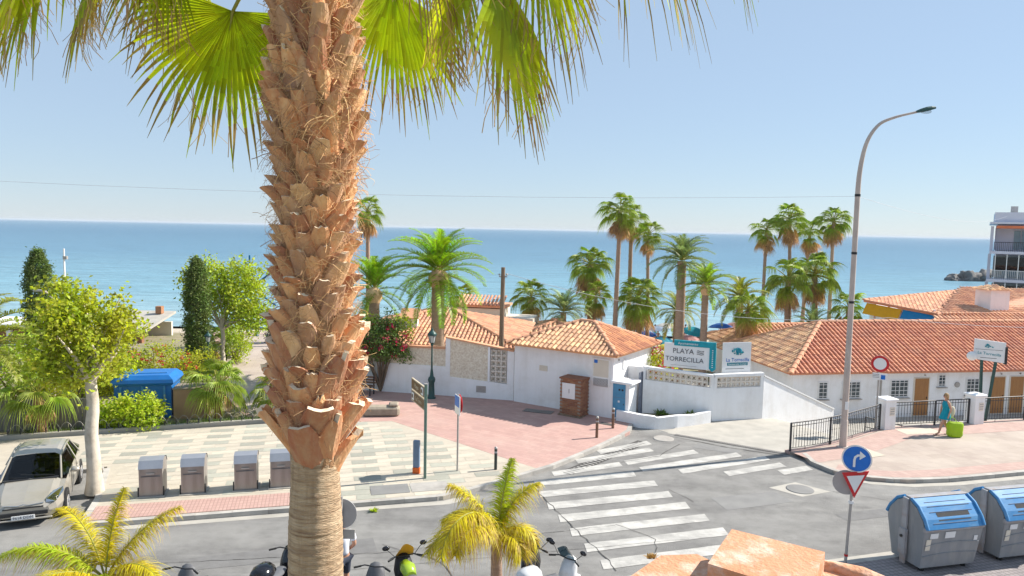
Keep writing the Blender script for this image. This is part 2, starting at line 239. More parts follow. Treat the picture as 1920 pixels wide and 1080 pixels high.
# ---------------------------------------------------------------- mesh builder
class MB:
    def __init__(s): s.v = []; s.f = []; s.m = []; s.sm = []
    def add(s, vs, fs, mi=0, smooth=False):
        b = len(s.v); s.v.extend([tuple(v) for v in vs])
        for f in fs: s.f.append(tuple(i + b for i in f)); s.m.append(mi); s.sm.append(smooth)
    def box(s, c, size, rz=0, mi=0, bev=0.0, rot=None):
        hx, hy, hz = size[0] / 2, size[1] / 2, size[2] / 2
        M = rot.to_matrix() if rot is not None else Matrix.Rotation(rz, 3, 'Z'); c = Vector(c)
        if bev > 0:
            bev = min(bev, hx * 0.9, hy * 0.9, hz * 0.9); vs = []
            for zz, ins in ((-hz, bev), (-hz + bev, 0), (hz - bev, 0), (hz, bev)):
                ax, ay = hx - ins, hy - ins; k = bev if ins == 0 else bev * 0.6
                for sx, sy in ((-1, -1), (1, -1), (1, 1), (-1, 1)):
                    p1 = (sx * ax, sy * (ay - k)); p2 = (sx * (ax - k), sy * ay)
                    pr = (p1, p2) if sx * sy > 0 else (p2, p1)
                    for q in pr: vs.append(c + M @ Vector((q[0], q[1], zz)))
            fs = [tuple(range(7, -1, -1)), tuple(range(24, 32))]
            for r in range(3):
                for i in range(8): fs.append((r * 8 + i, r * 8 + (i + 1) % 8, r * 8 + 8 + (i + 1) % 8, r * 8 + 8 + i))
            s.add(vs, fs, mi); return s
        vs = [c + M @ Vector((x * hx, y * hy, z * hz)) for z in (-1, 1) for x, y in ((-1, -1), (1, -1), (1, 1), (-1, 1))]
        s.add(vs, [(3, 2, 1, 0), (4, 5, 6, 7), (0, 1, 5, 4), (1, 2, 6, 5), (2, 3, 7, 6), (3, 0, 4, 7)], mi); return s
    def tube(s, pts, rad, seg=8, mi=0, cap=True, smooth=True, flat=None):
        pts = [Vector(p) for p in pts]; n = len(pts)
        if not isinstance(rad, (list, tuple)): rad = [rad] * n
        vs = []; up = None
        for i, p in enumerate(pts):
            t = (pts[min(i + 1, n - 1)] - pts[max(i - 1, 0)]); t.normalize()
            if up is None:
                a = Vector((0, 0, 1)) if abs(t.z) < 0.9 else Vector((1, 0, 0)); up = t.cross(a).normalized()
            up = (up - t * up.dot(t)).normalized(); w = t.cross(up)
            for k in range(seg):
                a = 2 * math.pi * k / seg
                vs.append(p + up * math.cos(a) * rad[i] * (flat or 1) + w * math.sin(a) * rad[i])
        fs = []
        for i in range(n - 1):
            for k in range(seg):
                k2 = (k + 1) % seg; fs.append((i * seg + k, i * seg + k2, (i + 1) * seg + k2, (i + 1) * seg + k))
        s.add(vs, fs, mi, smooth)
        if cap: s.add(vs[:seg], [tuple(range(seg - 1, -1, -1))], mi); s.add(vs[-seg:], [tuple(range(seg))], mi)
        return s
    def lathe(s, c, prof, seg=16, mi=0, smooth=True, wob=0.0):
        c = Vector(c); vs = []; n = len(prof)
        for r, z in prof:
            for k in range(seg):
                a = 2 * math.pi * k / seg; rr = r * (1 + random.uniform(-wob, wob)) if wob else r
                vs.append(c + Vector((rr * math.cos(a), rr * math.sin(a), z)))
        fs = []
        for i in range(n - 1):
            for k in range(seg):
                k2 = (k + 1) % seg; fs.append((i * seg + k, i * seg + k2, (i + 1) * seg + k2, (i + 1) * seg + k))
        s.add(vs, fs, mi, smooth)
        s.add(vs[:seg], [tuple(range(seg - 1, -1, -1))], mi); s.add(vs[-seg:], [tuple(range(seg))], mi)
        return s
    def prism(s, poly, z0, z1, mi=0, mt=None):
        """poly: (x,y) or (x,y,ztop) ccw"""
        n = len(poly); vs = [Vector((p[0], p[1], z0)) for p in poly] + [Vector((p[0], p[1], p[2] if len(p) > 2 else z1)) for p in poly]
        s.add(vs, [tuple(range(n - 1, -1, -1))] + [(i, (i + 1) % n, n + (i + 1) % n, n + i) for i in range(n)], mi)
        s.add(vs[n:], [tuple(range(n))], mi if mt is None else mt); return s
    def quad(s, a, b, c, d, mi=0): s.add([a, b, c, d], [(0, 1, 2, 3)], mi); return s
    def ball(s, c, r, seg=10, rings=6, mi=0, top=1.0, bot=-1.0):
        c = Vector(c); r = Vector(r) if isinstance(r, (tuple, list, Vector)) else Vector((r, r, r)); vs = []
        for i in range(rings + 1):
            t = -math.pi / 2 + math.pi * i / rings; z = max(bot, min(top, math.sin(t))); q = math.cos(t)
            for k in range(seg):
                a = 2 * math.pi * k / seg; vs.append(c + Vector((r.x * q * math.cos(a), r.y * q * math.sin(a), r.z * z)))
        fs = [(i * seg + k, i * seg + (k + 1) % seg, (i + 1) * seg + (k + 1) % seg, (i + 1) * seg + k) for i in range(rings) for k in range(seg)]
        s.add(vs, fs, mi, True); return s
    def mesh(s, name, mats):
        me = bpy.data.meshes.new(name); me.from_pydata(s.v, [], s.f)
        for m in (mats if isinstance(mats, (list, tuple)) else [mats]): me.materials.append(MATS[m])
        me.polygons.foreach_set('material_index', s.m); me.polygons.foreach_set('use_smooth', s.sm); me.update(); return me
    def build(s, name, mats, parent=None, loc=None, rz=0): return link(name, s.mesh(name, mats), parent, loc, rz)
def link(name, me, parent=None, loc=None, rz=0):
    o = bpy.data.objects.new(name, me); COL.objects.link(o)
    if loc is not None: o.location = loc
    if rz: o.rotation_euler = (0, 0, rz)
    if parent is not None: o.parent = parent
    return o
def tag(o, label=None, cat=None, group=None, kind=None):
    if label: o['label'] = label
    if cat: o['category'] = cat
    if group: o['group'] = group
    if kind: o['kind'] = kind
    return o
def thing(name, label, cat, loc=(0, 0, 0), rz=0, group=None):
    return tag(link(name, None, None, loc, rz), label, cat, group)
def struct(name, mb, m): o = mb.build(name, m); o['kind'] = 'structure'; return o
def copy_tree(o, parent=None):
    c = o.copy(); COL.objects.link(c); c.parent = parent
    for ch in list(o.children): copy_tree(ch, c)
    return c
def text(name, s, size, m, M, parent, depth=0.002, align='CENTER', sx=1.0):
    cu = bpy.data.curves.new(name, 'FONT'); cu.body = s; cu.size = size; cu.extrude = depth; cu.align_x = align; cu.align_y = 'CENTER'; cu.resolution_u = 2
    t = bpy.data.objects.new(name, cu); COL.objects.link(t)
    dg = bpy.context.evaluated_depsgraph_get(); me = bpy.data.meshes.new_from_object(t.evaluated_get(dg))
    bpy.data.objects.remove(t); me.transform(Matrix.Diagonal((sx, 1, 1, 1))); me.materials.clear(); me.materials.append(MATS[m])
    o = link(name, me, parent); o.matrix_local = M; return o
def frame(o, x, y): # 4x4 with origin o, local x, local y
    x = Vector(x).normalized(); y = Vector(y); z = x.cross(y).normalized(); y = z.cross(x)
    M = Matrix((x, y, z)).transposed().to_4x4(); M.translation = Vector(o); return M
def inpoly(p, poly):
    x, y = p; r = False; n = len(poly)
    for i in range(n):
        x1, y1 = poly[i][:2]; x2, y2 = poly[(i + 1) % n][:2]
        if (y1 > y) != (y2 > y) and x < (x2 - x1) * (y - y1) / (y2 - y1) + x1: r = not r
    return r
def lerp(a, b, t): return a + (b - a) * t
def sst(a, b, x): t = max(0, min(1, (x - a) / (b - a))); return t * t * (3 - 2 * t)
def rnd(a, b): return random.uniform(a, b)

# ================================================================ THE SETTING
FENCE = [(10.24, 25.65), (11.4, 26.15), (12.7, 26.95), (14.0, 27.95), (15.45, 29.05), (19.9, 30.2), (23.0, 31.0), (45.0, 36.7)]
def fence_y(x):
    for (x0, y0), (x1, y1) in zip(FENCE, FENCE[1:]):
        if x0 <= x <= x1: return lerp(y0, y1, (x - x0) / (x1 - x0))
    return 36.7 + (x - 45) * 0.26
def ramp_z(x, y): return -2.0 * max(0, min(1, ((x - 11.5) * 0.866 + (y - 31) * 0.5) / 6.0))
def ground_z(x, y):
    d = (x - 6.56) * 0.525 + (y - 27.98) * 0.85
    wr = sst(9.3, 10.6, x)
    ramp = ramp_z(x, y)
    zr = 0.0 if (x > 10.2 and y < fence_y(x) - 0.35) or d < 0 else ramp
    zr = lerp(zr, -2.75, sst(48, 62, y))
    wl = sst(-12, -6, x)
    zl = -2.75 * sst(51, 60, y)                       # promenade park
    zm = -2.75 * sst(34.5, 50, y)                     # behind the white wall
    z = lerp(lerp(zl, zm, wl), zr, wr)
    z -= 1.6 * sst(66, 92, y)
    return z - 0.03
mb = MB(); xs = [-420, -200, -110, -70, -50, -40] + [-34 + 0.5 * i for i in range(150)] + [41, 44, 48, 54, 62, 75, 100, 160, 300, 420]
ys = [-60, -20, 0, 10] + [15 + 0.5 * i for i in range(140)] + [86, 90, 95, 104]
for y in ys:
    for x in xs: mb.v.append((x, y, ground_z(x, y) + (noise.noise((x * .3, y * .3, 0)) * 0.12 if y > 60 else 0)))
nx = len(xs)
for j in range(len(ys) - 1):
    for i in range(nx - 1):
        yc = (ys[j] + ys[j + 1]) / 2; xc = (xs[i] + xs[i + 1]) / 2
        mi = 1 if yc > 56 else (2 if xc > 5.2 and yc > 26 and yc < 48 else 0)
        mb.f.append((j * nx + i, j * nx + i + 1, (j + 1) * nx + i + 1, (j + 1) * nx + i)); mb.m.append(mi); mb.sm.append(True)
struct('ground', mb, ['earth', 'sand', 'concrete'])

# sea: one sheet to the horizon, waves as bump, pale turquoise over the shallows
m = bpy.data.materials.new('sea'); m.use_nodes = True; nt = m.node_tree; N = nt.nodes; L = nt.links
b = N['Principled BSDF']; b.inputs['Roughness'].default_value = 0.3; b.inputs['IOR'].default_value = 1.33; b.inputs['Specular IOR Level'].default_value = 0.35
tc = N.new('ShaderNodeTexCoord'); sp = N.new('ShaderNodeSeparateXYZ'); L.new(tc.outputs['Object'], sp.inputs[0])
mr = N.new('ShaderNodeMapRange'); mr.inputs[1].default_value = 80; mr.inputs[2].default_value = 700; L.new(sp.outputs['Y'], mr.inputs[0])
rp = N.new('ShaderNodeValToRGB'); e = rp.color_ramp.elements
e[0].position = 0.0; e[0].color = (0.25, 0.38, 0.42, 1); e[1].position = 1.0; e[1].color = (0.06, 0.16, 0.25, 1)
q = rp.color_ramp.elements.new(0.06); q.color = (0.16, 0.31, 0.38, 1)
q = rp.color_ramp.elements.new(0.3); q.color = (0.095, 0.21, 0.3, 1)
L.new(mr.outputs[0], rp.inputs[0])
mp = N.new('ShaderNodeMapping'); mp.inputs['Scale'].default_value = (0.05, 0.35, 1); L.new(tc.outputs['Object'], mp.inputs[0])
nz = N.new('ShaderNodeTexNoise'); nz.inputs['Scale'].default_value = 1; nz.inputs['Detail'].default_value = 9; nz.inputs['Roughness'].default_value = 0.7; L.new(mp.outputs[0], nz.inputs[0])
mr2 = N.new('ShaderNodeMapRange'); mr2.inputs[1].default_value = 0.3; mr2.inputs[2].default_value = 0.7; mr2.inputs[3].default_value = 0.6; mr2.inputs[4].default_value = 1.4; L.new(nz.outputs[0], mr2.inputs[0])
hs = N.new('ShaderNodeHueSaturation'); L.new(rp.outputs[0], hs.inputs['Color']); L.new(mr2.outputs[0], hs.inputs['Value']); L.new(hs.outputs[0], b.inputs['Base Color'])
mp2 = N.new('ShaderNodeMapping'); mp2.inputs['Scale'].default_value = (0.25, 0.8, 1); L.new(tc.outputs['Object'], mp2.inputs[0])
n3 = N.new('ShaderNodeTexNoise'); n3.inputs['Scale'].default_value = 1.3; n3.inputs['Detail'].default_value = 8; L.new(mp2.outputs[0], n3.inputs[0])
bp = N.new('ShaderNodeBump'); bp.inputs['Strength'].default_value = 0.9; bp.inputs['Distance'].default_value = 0.6; L.new(n3.outputs[0], bp.inputs['Height']); L.new(bp.outputs[0], b.inputs['Normal'])
MATS['sea'] = m
mb = MB(); S = 14000
mb.add([(-S, 76, -3.05), (S, 76, -3.05), (S, S, -3.05), (-S, S, -3.05)], [(0, 1, 2, 3)]); struct('sea', mb, 'sea')

# roadway
def kerb_y(x): return 17.68 + 0.268 * (x + 12.87)
def near_y(x): return 16.87 + 0.3 * (x - 8.16)
ISL = [(10.62, 25.55), (10.55, 24.6), (10.95, 23.6), (11.9, 23.0), (13.0, 22.85), (14.6, 23.1), (17.6, 23.95), (24.0, 25.7), (45.0, 31.4)]
CORNER = [(-1.9, 20.62), (-1.2, 21.15), (0.2, 22.4), (1.56, 23.66), (3.2, 25.7), (4.75, 27.85), (5.05, 29.0)]
mb = MB()
road = [(-60, 0.0), (-40, 2.4), (0, 14.42), (45, 27.9), (45, 31.4)] + ISL[-2::-1] + [(10.3, 25.62), (6.56, 27.98), (5.6, 29.4)] + CORNER[::-1] + [(-11.2, kerb_y(-11.2)), (-11.6, 19.6), (-12.9, 22.45), (-30, 17.9), (-60, 9.9)]
mb.add([(x, y, 0) for x, y in road], [tuple(range(len(road)))])
ROAD = struct('road', mb, 'asphalt')
# ramp apron beyond the drain
mb = MB(); ap = [(6.56, 28.0), (10.24, 25.74)] ; rows = []
for t in range(13):
    d = t * 0.75; rows.append([(lerp(6.3, 10.3, u) + 0.525 * d + (0.5 * d * u), lerp(28.15, 25.68, u) + 0.85 * d - (0.18 * d * u)) for u in [k / 6 for k in range(7)]])
for r in rows:
    for x, y in r: mb.v.append((x, y, ramp_z(x, y) + 0.006))
for i in range(12):
    for k in range(6): mb.f.append((i * 7 + k, i * 7 + k + 1, i * 7 + 8 + k, i * 7 + 7 + k)); mb.m.append(0); mb.sm.append(True)
struct('driveway', mb, 'concrete')
# near pavement with the refuse containers
mb = MB(); mb.prism([(-60, -8), (60, 20), (45, near_y(45)), (-40, near_y(-40)), (-60, near_y(-60))], -0.3, 0.12)
nm = mat('pave_grid', (0.33, 0.29, 0.28), (0.28, 0.25, 0.25), 0.9, 3, 6)
nt = nm.node_tree; N = nt.nodes; L = nt.links; bs = [n for n in N if n.type == 'BSDF_PRINCIPLED'][0]
src = bs.inputs['Base Color'].links[0].from_socket
tcn = N.new('ShaderNodeTexCoord'); mpn = N.new('ShaderNodeMapping'); mpn.inputs['Rotation'].default_value = (0, 0, R(-16)); L.new(tcn.outputs['Object'], mpn.inputs[0])
bk = N.new('ShaderNodeTexBrick'); bk.offset = 0; bk.inputs['Scale'].default_value = 1; bk.inputs['Brick Width'].default_value = 0.13; bk.inputs['Row Height'].default_value = 0.13; bk.inputs['Mortar Size'].default_value = 0.011
bk.inputs['Color1'].default_value = (1, 1, 1, 1); bk.inputs['Color2'].default_value = (0.85, 0.85, 0.87, 1); bk.inputs['Mortar'].default_value = (0.55, 0.55, 0.55, 1); L.new(mpn.outputs[0], bk.inputs[0])
mu = N.new('ShaderNodeMix'); mu.data_type = 'RGBA'; mu.blend_type = 'MULTIPLY'; mu.inputs[0].default_value = 1; L.new(src, mu.inputs[6]); L.new(bk.outputs[0], mu.inputs[7]); L.new(mu.outputs[2], bs.inputs['Base Color'])
NEAR = struct('near_pavement', mb, 'pave_grid')
# far pavement: cream slab field + red plaza + promenade path
SLAB = [(-11.2, kerb_y(-11.2))] + [(x, kerb_y(x)) for x in (-8, -4)] + CORNER[:3] + [(1.0, 23.2), (-0.44, 24.55), (-4.77, 28.71), (-9.61, 27.96), (-18.1, 25.05), (-40, 18.6), (-40, 15.4), (-30, 18.05), (-12.9, 22.6), (-11.6, 19.7)]
mb = MB(); mb.prism(SLAB, -0.3, 0.12); PAVE = struct('far_pavement', mb, 'slab_cream')
PLZ = [(1.0, 23.2)] + CORNER[3:] + [(6.0, 31.5), (3.0, 33.0), (0.2, 33.5), (-7.0, 34.3), (-9.5, 34.8), (-12.5, 40), (-15.2, 51.5), (-21.5, 51.5), (-16.8, 41), (-13.6, 33.5), (-11.0, 29.2), (-9.61, 27.97), (-4.77, 28.72), (-0.44, 24.56)]
mb = MB(); mb.prism(PLZ, -0.3, 0.122); PLAZA = struct('plaza', mb, 'plaza_red')
# the paler promenade surface
mb = MB(); pr = [(-9.6, 28.2), (-6.3, 28.6), (-7.3, 31.0), (-10.6, 36.2), (-13.0, 41), (-15.6, 51.2), (-21.0, 51.2), (-16.4, 41), (-13.2, 33.5), (-10.7, 29.2)]
mb.add([(x, y, 0.128) for x, y in pr], [tuple(range(len(pr)))]); struct('promenade_path', mb, 'pave_pink')
ISLP = ISL + [(45, 36.5)] + [(x, y - 0.02) for x, y in FENCE[-2::-1]]
mb = MB(); mb.prism(ISLP, -0.3, 0.12); ISLAND = struct('corner_pavement', mb, 'pave_pink')
# rose bands on the corner pavement
mb = MB(); n = len(ISL)
def off(pl, d):
    out = []
    for i, p in enumerate(pl):
        a = Vector(pl[max(0, i - 1)]); c = Vector(pl[min(len(pl) - 1, i + 1)]); t = (c - a).normalized(); out.append((p[0] - t.y * d, p[1] + t.x * d))
    return out
a = off(ISL[2:], 0.2); c = off(ISL[2:], 0.85)
for i in range(len(a) - 1): mb.quad((*a[i], 0.125), (*a[i + 1], 0.125), (*c[i + 1], 0.125), (*c[i], 0.125))
f1 = off(FENCE, -0.12); f2 = off(FENCE, -1.3)
for i in range(len(f1) - 1): mb.quad((*f2[i], 0.125), (*f2[i + 1], 0.125), (*f1[i + 1], 0.125), (*f1[i], 0.125))
o = mb.build('rose_band', 'pave_rose', ISLAND)
mb = MB(); mb.quad((12.6, 25.0, .131), (13.6, 25.4, .131), (13.3, 26.2, .131), (12.4, 25.75, .131)); mb.quad((15.9, 28.2, .131), (17.6, 28.6, .131), (17.4, 29.3, .131), (15.8, 28.9, .131)); mb.build('pale_patch', 'slab_cream', ISLAND)
# tactile red strip at the kerb
u = Vector((0.966, 0.259)); w = Vector((-0.259, 0.966))
rm = mat('tactile_red', (0.5, 0.33, 0.28), (0.46, 0.3, 0.26), 0.9, 3, 6)
nt = rm.node_tree; N = nt.nodes; L = nt.links; bs = [n for n in N if n.type == 'BSDF_PRINCIPLED'][0]; src = bs.inputs['Base Color'].links[0].from_socket
tcn = N.new('ShaderNodeTexCoord'); mpn = N.new('ShaderNodeMapping'); mpn.inputs['Rotation'].default_value = (0, 0, R(-15)); L.new(tcn.outputs['Object'], mpn.inputs[0])
bk = N.new('ShaderNodeTexBrick'); bk.offset = 0; bk.inputs['Scale'].default_value = 1; bk.inputs['Brick Width'].default_value = 0.1; bk.inputs['Row Height'].default_value = 0.2; bk.inputs['Mortar Size'].default_value = 0.012
bk.inputs['Color1'].default_value = (1, 1, 1, 1); bk.inputs['Color2'].default_value = (0.93, 0.9, 0.9, 1); bk.inputs['Mortar'].default_value = (0.72, 0.7, 0.7, 1); L.new(mpn.outputs[0], bk.inputs[0])
mu = N.new('ShaderNodeMix'); mu.data_type = 'RGBA'; mu.blend_type = 'MULTIPLY'; mu.inputs[0].default_value = 1; L.new(src, mu.inputs[6]); L.new(bk.outputs[0], mu.inputs[7]); L.new(mu.outputs[2], bs.inputs['Base Color'])
p0 = Vector((-11.0, kerb_y(-11.0))) + w * 0.17
mb = MB(); q = [p0, p0 + u * 5.6, p0 + u * 5.6 + w * 1.0, p0 - u * 0.05 + w * 1.0]
mb.prism([(p.x, p.y) for p in q], 0.1, 0.136); mb.build('tactile_strip', 'tactile_red', PAVE)
# paving slabs
sw, sh = 0.84, 0.40
shared = {}
for k, mm in ((0, 'slab_cream'), (1, 'slab_grey')):
    mb = MB(); mb.box((0, 0, 0), (sw - 0.012, sh - 0.012, 0.05), 0); shared[k] = mb.mesh('paving_slab', mm)
cnt = 0
for j in range(-1, 26):
    for i in range(-14, 20):
        p = Vector((-11.2, kerb_y(-11.2))) + w * (0.2 + 0.2 + j * sh) + u * (i * sw + (j % 2) * sw * 0.5)
        cs = [p + u * sx * sw / 2 * 0.98 + w * sy * sh / 2 * 0.98 for sx, sy in ((-1, -1), (1, -1), (1, 1), (-1, 1))]
        if not all(inpoly(q, SLAB) for q in cs): continue
        if p.x > -11.3 and p.x < -5.6 and (p - Vector((-11.2, kerb_y(-11.2)))).dot(w) < 1.42: continue
        if p.x < -14.5: continue
        dark = (i * 2 + j * 3 + (j % 2)) % 6 == 0 or (i + j * 2) % 7 == 3 and j % 2
        if dark and random.random() < 0.06: dark = False
        o = link('paving_slab', shared[1 if dark else 0], PAVE, (p.x, p.y, 0.1 + rnd(0.0, 0.002)), math.atan2(u.y, u.x)); cnt += 1
        if not dark: o.location.z -= 0.001
print('slabs', cnt)
# kerb stones
def kerbs(pl, parent, wd=0.17, ln=0.95, drop=0.0):
    pts = [Vector(p) for p in pl]; seg = []
    acc = [0]
    for a, c in zip(pts, pts[1:]): acc.append(acc[-1] + (c - a).length)
    def at(s):
        for i in range(len(pts) - 1):
            if s <= acc[i + 1]: return pts[i].lerp(pts[i + 1], (s - acc[i]) / (acc[i + 1] - acc[i]))
        return pts[-1]
    n = max(1, round(acc[-1] / ln)); st = acc[-1] / n
    for i in range(n):
        a, c = at(i * st + 0.006), at((i + 1) * st - 0.006); t = (c - a).normalized(); nn = Vector((-t.y, t.x))
        z = 0.128 - drop + rnd(-0.003, 0.003)
        mb = MB(); mb.prism([tuple(a), tuple(c), tuple(c + nn * wd), tuple(a + nn * wd)], -0.1, z)
        mb.build('kerb_stone', 'kerb', parent)
kerbs([(-11.15, kerb_y(-11.15) - 0.03)] + [(-8, kerb_y(-8) - 0.03), (-4, kerb_y(-4) - 0.03)] + [(x + 0.02, y - 0.02) for x, y in CORNER], PAVE)
kerbs([(-12.9, 22.42), (-11.62, 19.6), (-11.2, kerb_y(-11.2))], PAVE)
kerbs([(-34, 16.8), (-20, 20.5), (-12.95, 22.42)], PAVE)
kerbs([(x, y - 0.03) for x, y in ISL], ISLAND)
kerbs([(24, near_y(24) + 0.03), (-12, near_y(-12) + 0.03)], NEAR)
# gutter line along the far kerb (pale concrete)
mb = MB(); c = [(-11, kerb_y(-11) - 0.32), (-4, kerb_y(-4) - 0.32), (-1.7, 20.3), (-0.9, 20.85)]; d = [(-11, kerb_y(-11) - 0.05), (-4, kerb_y(-4) - 0.05), (-1.9, 20.55), (-1.15, 21.1)]
for i in range(3): mb.quad((*c[i], .005), (*c[i + 1], .005), (*d[i + 1], .005), (*d[i], .005))
mb.build('gutter', 'concrete', ROAD)
mb = MB(); a = [(x, y) for x, y in off(ISL[2:], -0.06)]; c = [(x, y) for x, y in off(ISL[2:], -0.33)]
for i in range(len(a) - 1): mb.quad((*c[i], .005), (*c[i + 1], .005), (*a[i + 1], .005), (*a[i], .005))
mb.build('gutter', 'concrete', ROAD)
mb = MB(); mb.quad((-6, near_y(-6) + .05, .005), (30, near_y(30) + .05, .005), (30, near_y(30) + .4, .005), (-6, near_y(-6) + .4, .005)); mb.build('gutter', 'concrete', ROAD)
# zebra crossings
Z1 = [((0.85, 21.9), (4.2, 23.0)), ((0.97, 20.97), (4.73, 22.15)), ((1.18, 20.06), (4.99, 21.22)), ((1.45, 19.17), (5.31, 20.35)), ((1.7, 18.27), (5.64, 19.47)), ((2.0, 17.35), (5.9, 18.55)), ((2.3, 16.45), (6.05, 17.6)), ((2.55, 15.55), (6.3, 16.7))]
Z2 = [((1.5, 22.85), (3.9, 24.0)), ((2.4, 24.2), (5.3, 25.75)), ((3.3, 25.3), (5.4, 26.6)), ((4.1, 24.15), (6.9, 25.6)), ((4.5, 23.5), (8.4, 25.35)), ((5.8, 23.35), (9.3, 25.0)), ((7.3, 23.2), (9.6, 24.3)), ((9.2, 23.45), (10.4, 24.0))]
for Zs, wd in ((Z1, 0.48), (Z2, 0.42)):
    for a, c in Zs:
        a, c = Vector(a), Vector(c); t = (c - a).normalized(); nn = Vector((-t.y, t.x)) * wd; k = 10
        mb = MB(); lo = []; hi = []
        for i in range(k + 1):
            p = a.lerp(c, i / k); lo.append(p + nn * rnd(-0.03, 0.03)); hi.append(p + nn * (1 + rnd(-0.03, 0.03)) + t * 0.12)
        for i in range(k): mb.quad((*lo[i], .009), (*lo[i + 1], .009), (*hi[i + 1], .009), (*hi[i], .009))
        mb.build('zebra_stripe', 'paint_road', ROAD)
# cracks and repair seams in the asphalt
mat('crack', (0.09, 0.085, 0.08), None, 0.95, 10); mat('patch_dark', (0.16, 0.155, 0.15), (0.2, 0.195, 0.19), 0.92, 3, 10, 0.5, 90); mat('patch', (0.24, 0.235, 0.225), (0.2, 0.195, 0.19), 0.9, 2, 8, 0.4, 60)
def crack(pl, wd, jit):
    mb = MB(); pts = []
    for (a, c) in zip(pl, pl[1:]):
        a, c = Vector(a), Vector(c); n = max(2, int((c - a).length / 0.25))
        for i in range(n): pts.append(a.lerp(c, i / n) + Vector((rnd(-jit, jit), rnd(-jit, jit))))
    for i in range(len(pts) - 1):
        t = (pts[i + 1] - pts[i]).normalized(); nn = Vector((-t.y, t.x)) * wd * rnd(0.5, 1.3)
        mb.quad((*(pts[i] - nn), .013), (*(pts[i + 1] - nn), .013), (*(pts[i + 1] + nn), .013), (*(pts[i] + nn), .013))
    mb.build('crack', 'crack', ROAD)
crack([(-3.2, 17.6), (-1.6, 16.7), (-1.0, 15.4)], 0.012, 0.06); crack([(0.9, 21.5), (2.3, 17.4), (2.7, 16.2)], 0.014, 0.05)
crack([(-9, 16.2), (-3, 17.1), (1.5, 18.6), (3.2, 19.1)], 0.008, 0.03); crack([(3, 19.1), (3.9, 18.2), (3.6, 16.9)], 0.009, 0.05)
crack([(5.0, 21.9), (5.7, 20.6)], 0.008, 0.03); crack([(6.5, 27.6), (8.2, 26.4), (10.2, 25.4)], 0.02, 0.01); crack([(-6, 15.6), (5, 18.3)], 0.006, 0.02)
crack([(10.2, 22.0), (13, 20.5), (19, 22.0)], 0.007, 0.05); crack([(3.9, 24.4), (5.4, 25.2), (6.6, 26.9)], 0.014, 0.03)
for k, q in enumerate([[(-7.5, 15.9), (-3.2, 17.2), (-3.4, 17.9), (-7.7, 16.6)], [(6.4, 20.3), (8.6, 21.0), (8.3, 21.9), (6.1, 21.2)], [(9.6, 19.6), (14.5, 21.1), (14.3, 21.6), (9.4, 20.1)], [(6.9, 26.3), (8.3, 25.6), (8.6, 26.1), (7.2, 26.9)]]):
    mb = MB(); mb.add([(x + rnd(-.05, .05), y + rnd(-.05, .05), .0045) for x, y in q], [(0, 1, 2, 3)]); mb.build('asphalt_patch', 'patch' if k % 2 else 'patch_dark', ROAD)
mb = MB(); mb.quad((1.75, 23.35, .005), (2.15, 23.1, .005), (5.3, 26.75, .005), (4.95, 27.1, .005)); mb.build('drain_channel', 'crack', ROAD)
mb = MB()
for i in range(26):
    t = i / 26; p = Vector((1.8, 23.3)).lerp(Vector((5.0, 27.0)), t); mb.box((p.x + .15, p.y - .12, 0.012), (0.3, 0.05, 0.012), R(-40))
mb.build('drain_bars', 'kerb', ROAD)
# channel grating across the driveway
mb = MB(); gd = Vector((0.85, -0.525)); gp = Vector((6.56, 27.98)); Lg = 4.3
mb.add([(*(gp + Vector((.525, .85)) * s + gd * t), 0.011) for s, t in ((-.1, 0), (-.1, Lg), (.12, Lg), (.12, 0))], [(0, 1, 2, 3)])
G = mb.build('channel_grating', 'crack', ROAD)
mb = MB()
for i in range(70):
    p = gp + gd * (i + .5) * Lg / 70 + Vector((.525, .85)) * 0.01; mb.box((p.x, p.y, 0.016), (0.022, 0.2, 0.012), math.atan2(gd.y, gd.x))
tag(mb.build('grating_bars', 'galv', ROAD), kind='stuff')
# manholes
def manhole(name, x, y, r, z, mm, parent):
    mb = MB(); mb.lathe((x, y, z), [(r, -0.01), (r, 0.006), (r * 0.93, 0.009), (0.02, 0.009)], 24); mb.build(name, mm, parent)
mb = MB(); mb.quad((8.25, 22.2, .006), (9.0, 21.45, .006), (10.1, 21.95, .006), (9.3, 22.75, .006)); mb.build('manhole_surround', 'concrete', ROAD)
manhole('manhole_cover', 9.2, 22.1, 0.42, 0.012, 'patch', ROAD); manhole('manhole_cover', 6.0, 27.4, 0.4, 0.006, 'kerb', ROAD)
mb = MB(); mb.box((1.25, 30.75, 0.126), (1.3, 0.55, 0.012), R(-20)); mb.build('floor_grille', 'crack', PLAZA)
mb = MB(); mb.box((4.0, 28.9, 0.126), (0.6, 0.3, 0.012), R(-30)); mb.build('floor_grille', 'crack', PLAZA)
mb = MB()
for i in range(16): mb.box((1.25 + (i - 7.5) * 0.076, 30.75 - (i - 7.5) * 0.0275, 0.135), (0.03, 0.5, 0.012), R(-20))
tag(mb.build('grille_bars', 'galv', PLAZA), kind='stuff')
# retaining wall under the railings
mb = MB(); fi = off(FENCE, 0.02); fo = off(FENCE, 0.26)
for i in range(len(FENCE) - 1): mb.prism([fi[i], fi[i + 1], fo[i + 1], fo[i]], -2.3, 0.115)
struct('retaining_wall', mb, 'pave_rose')
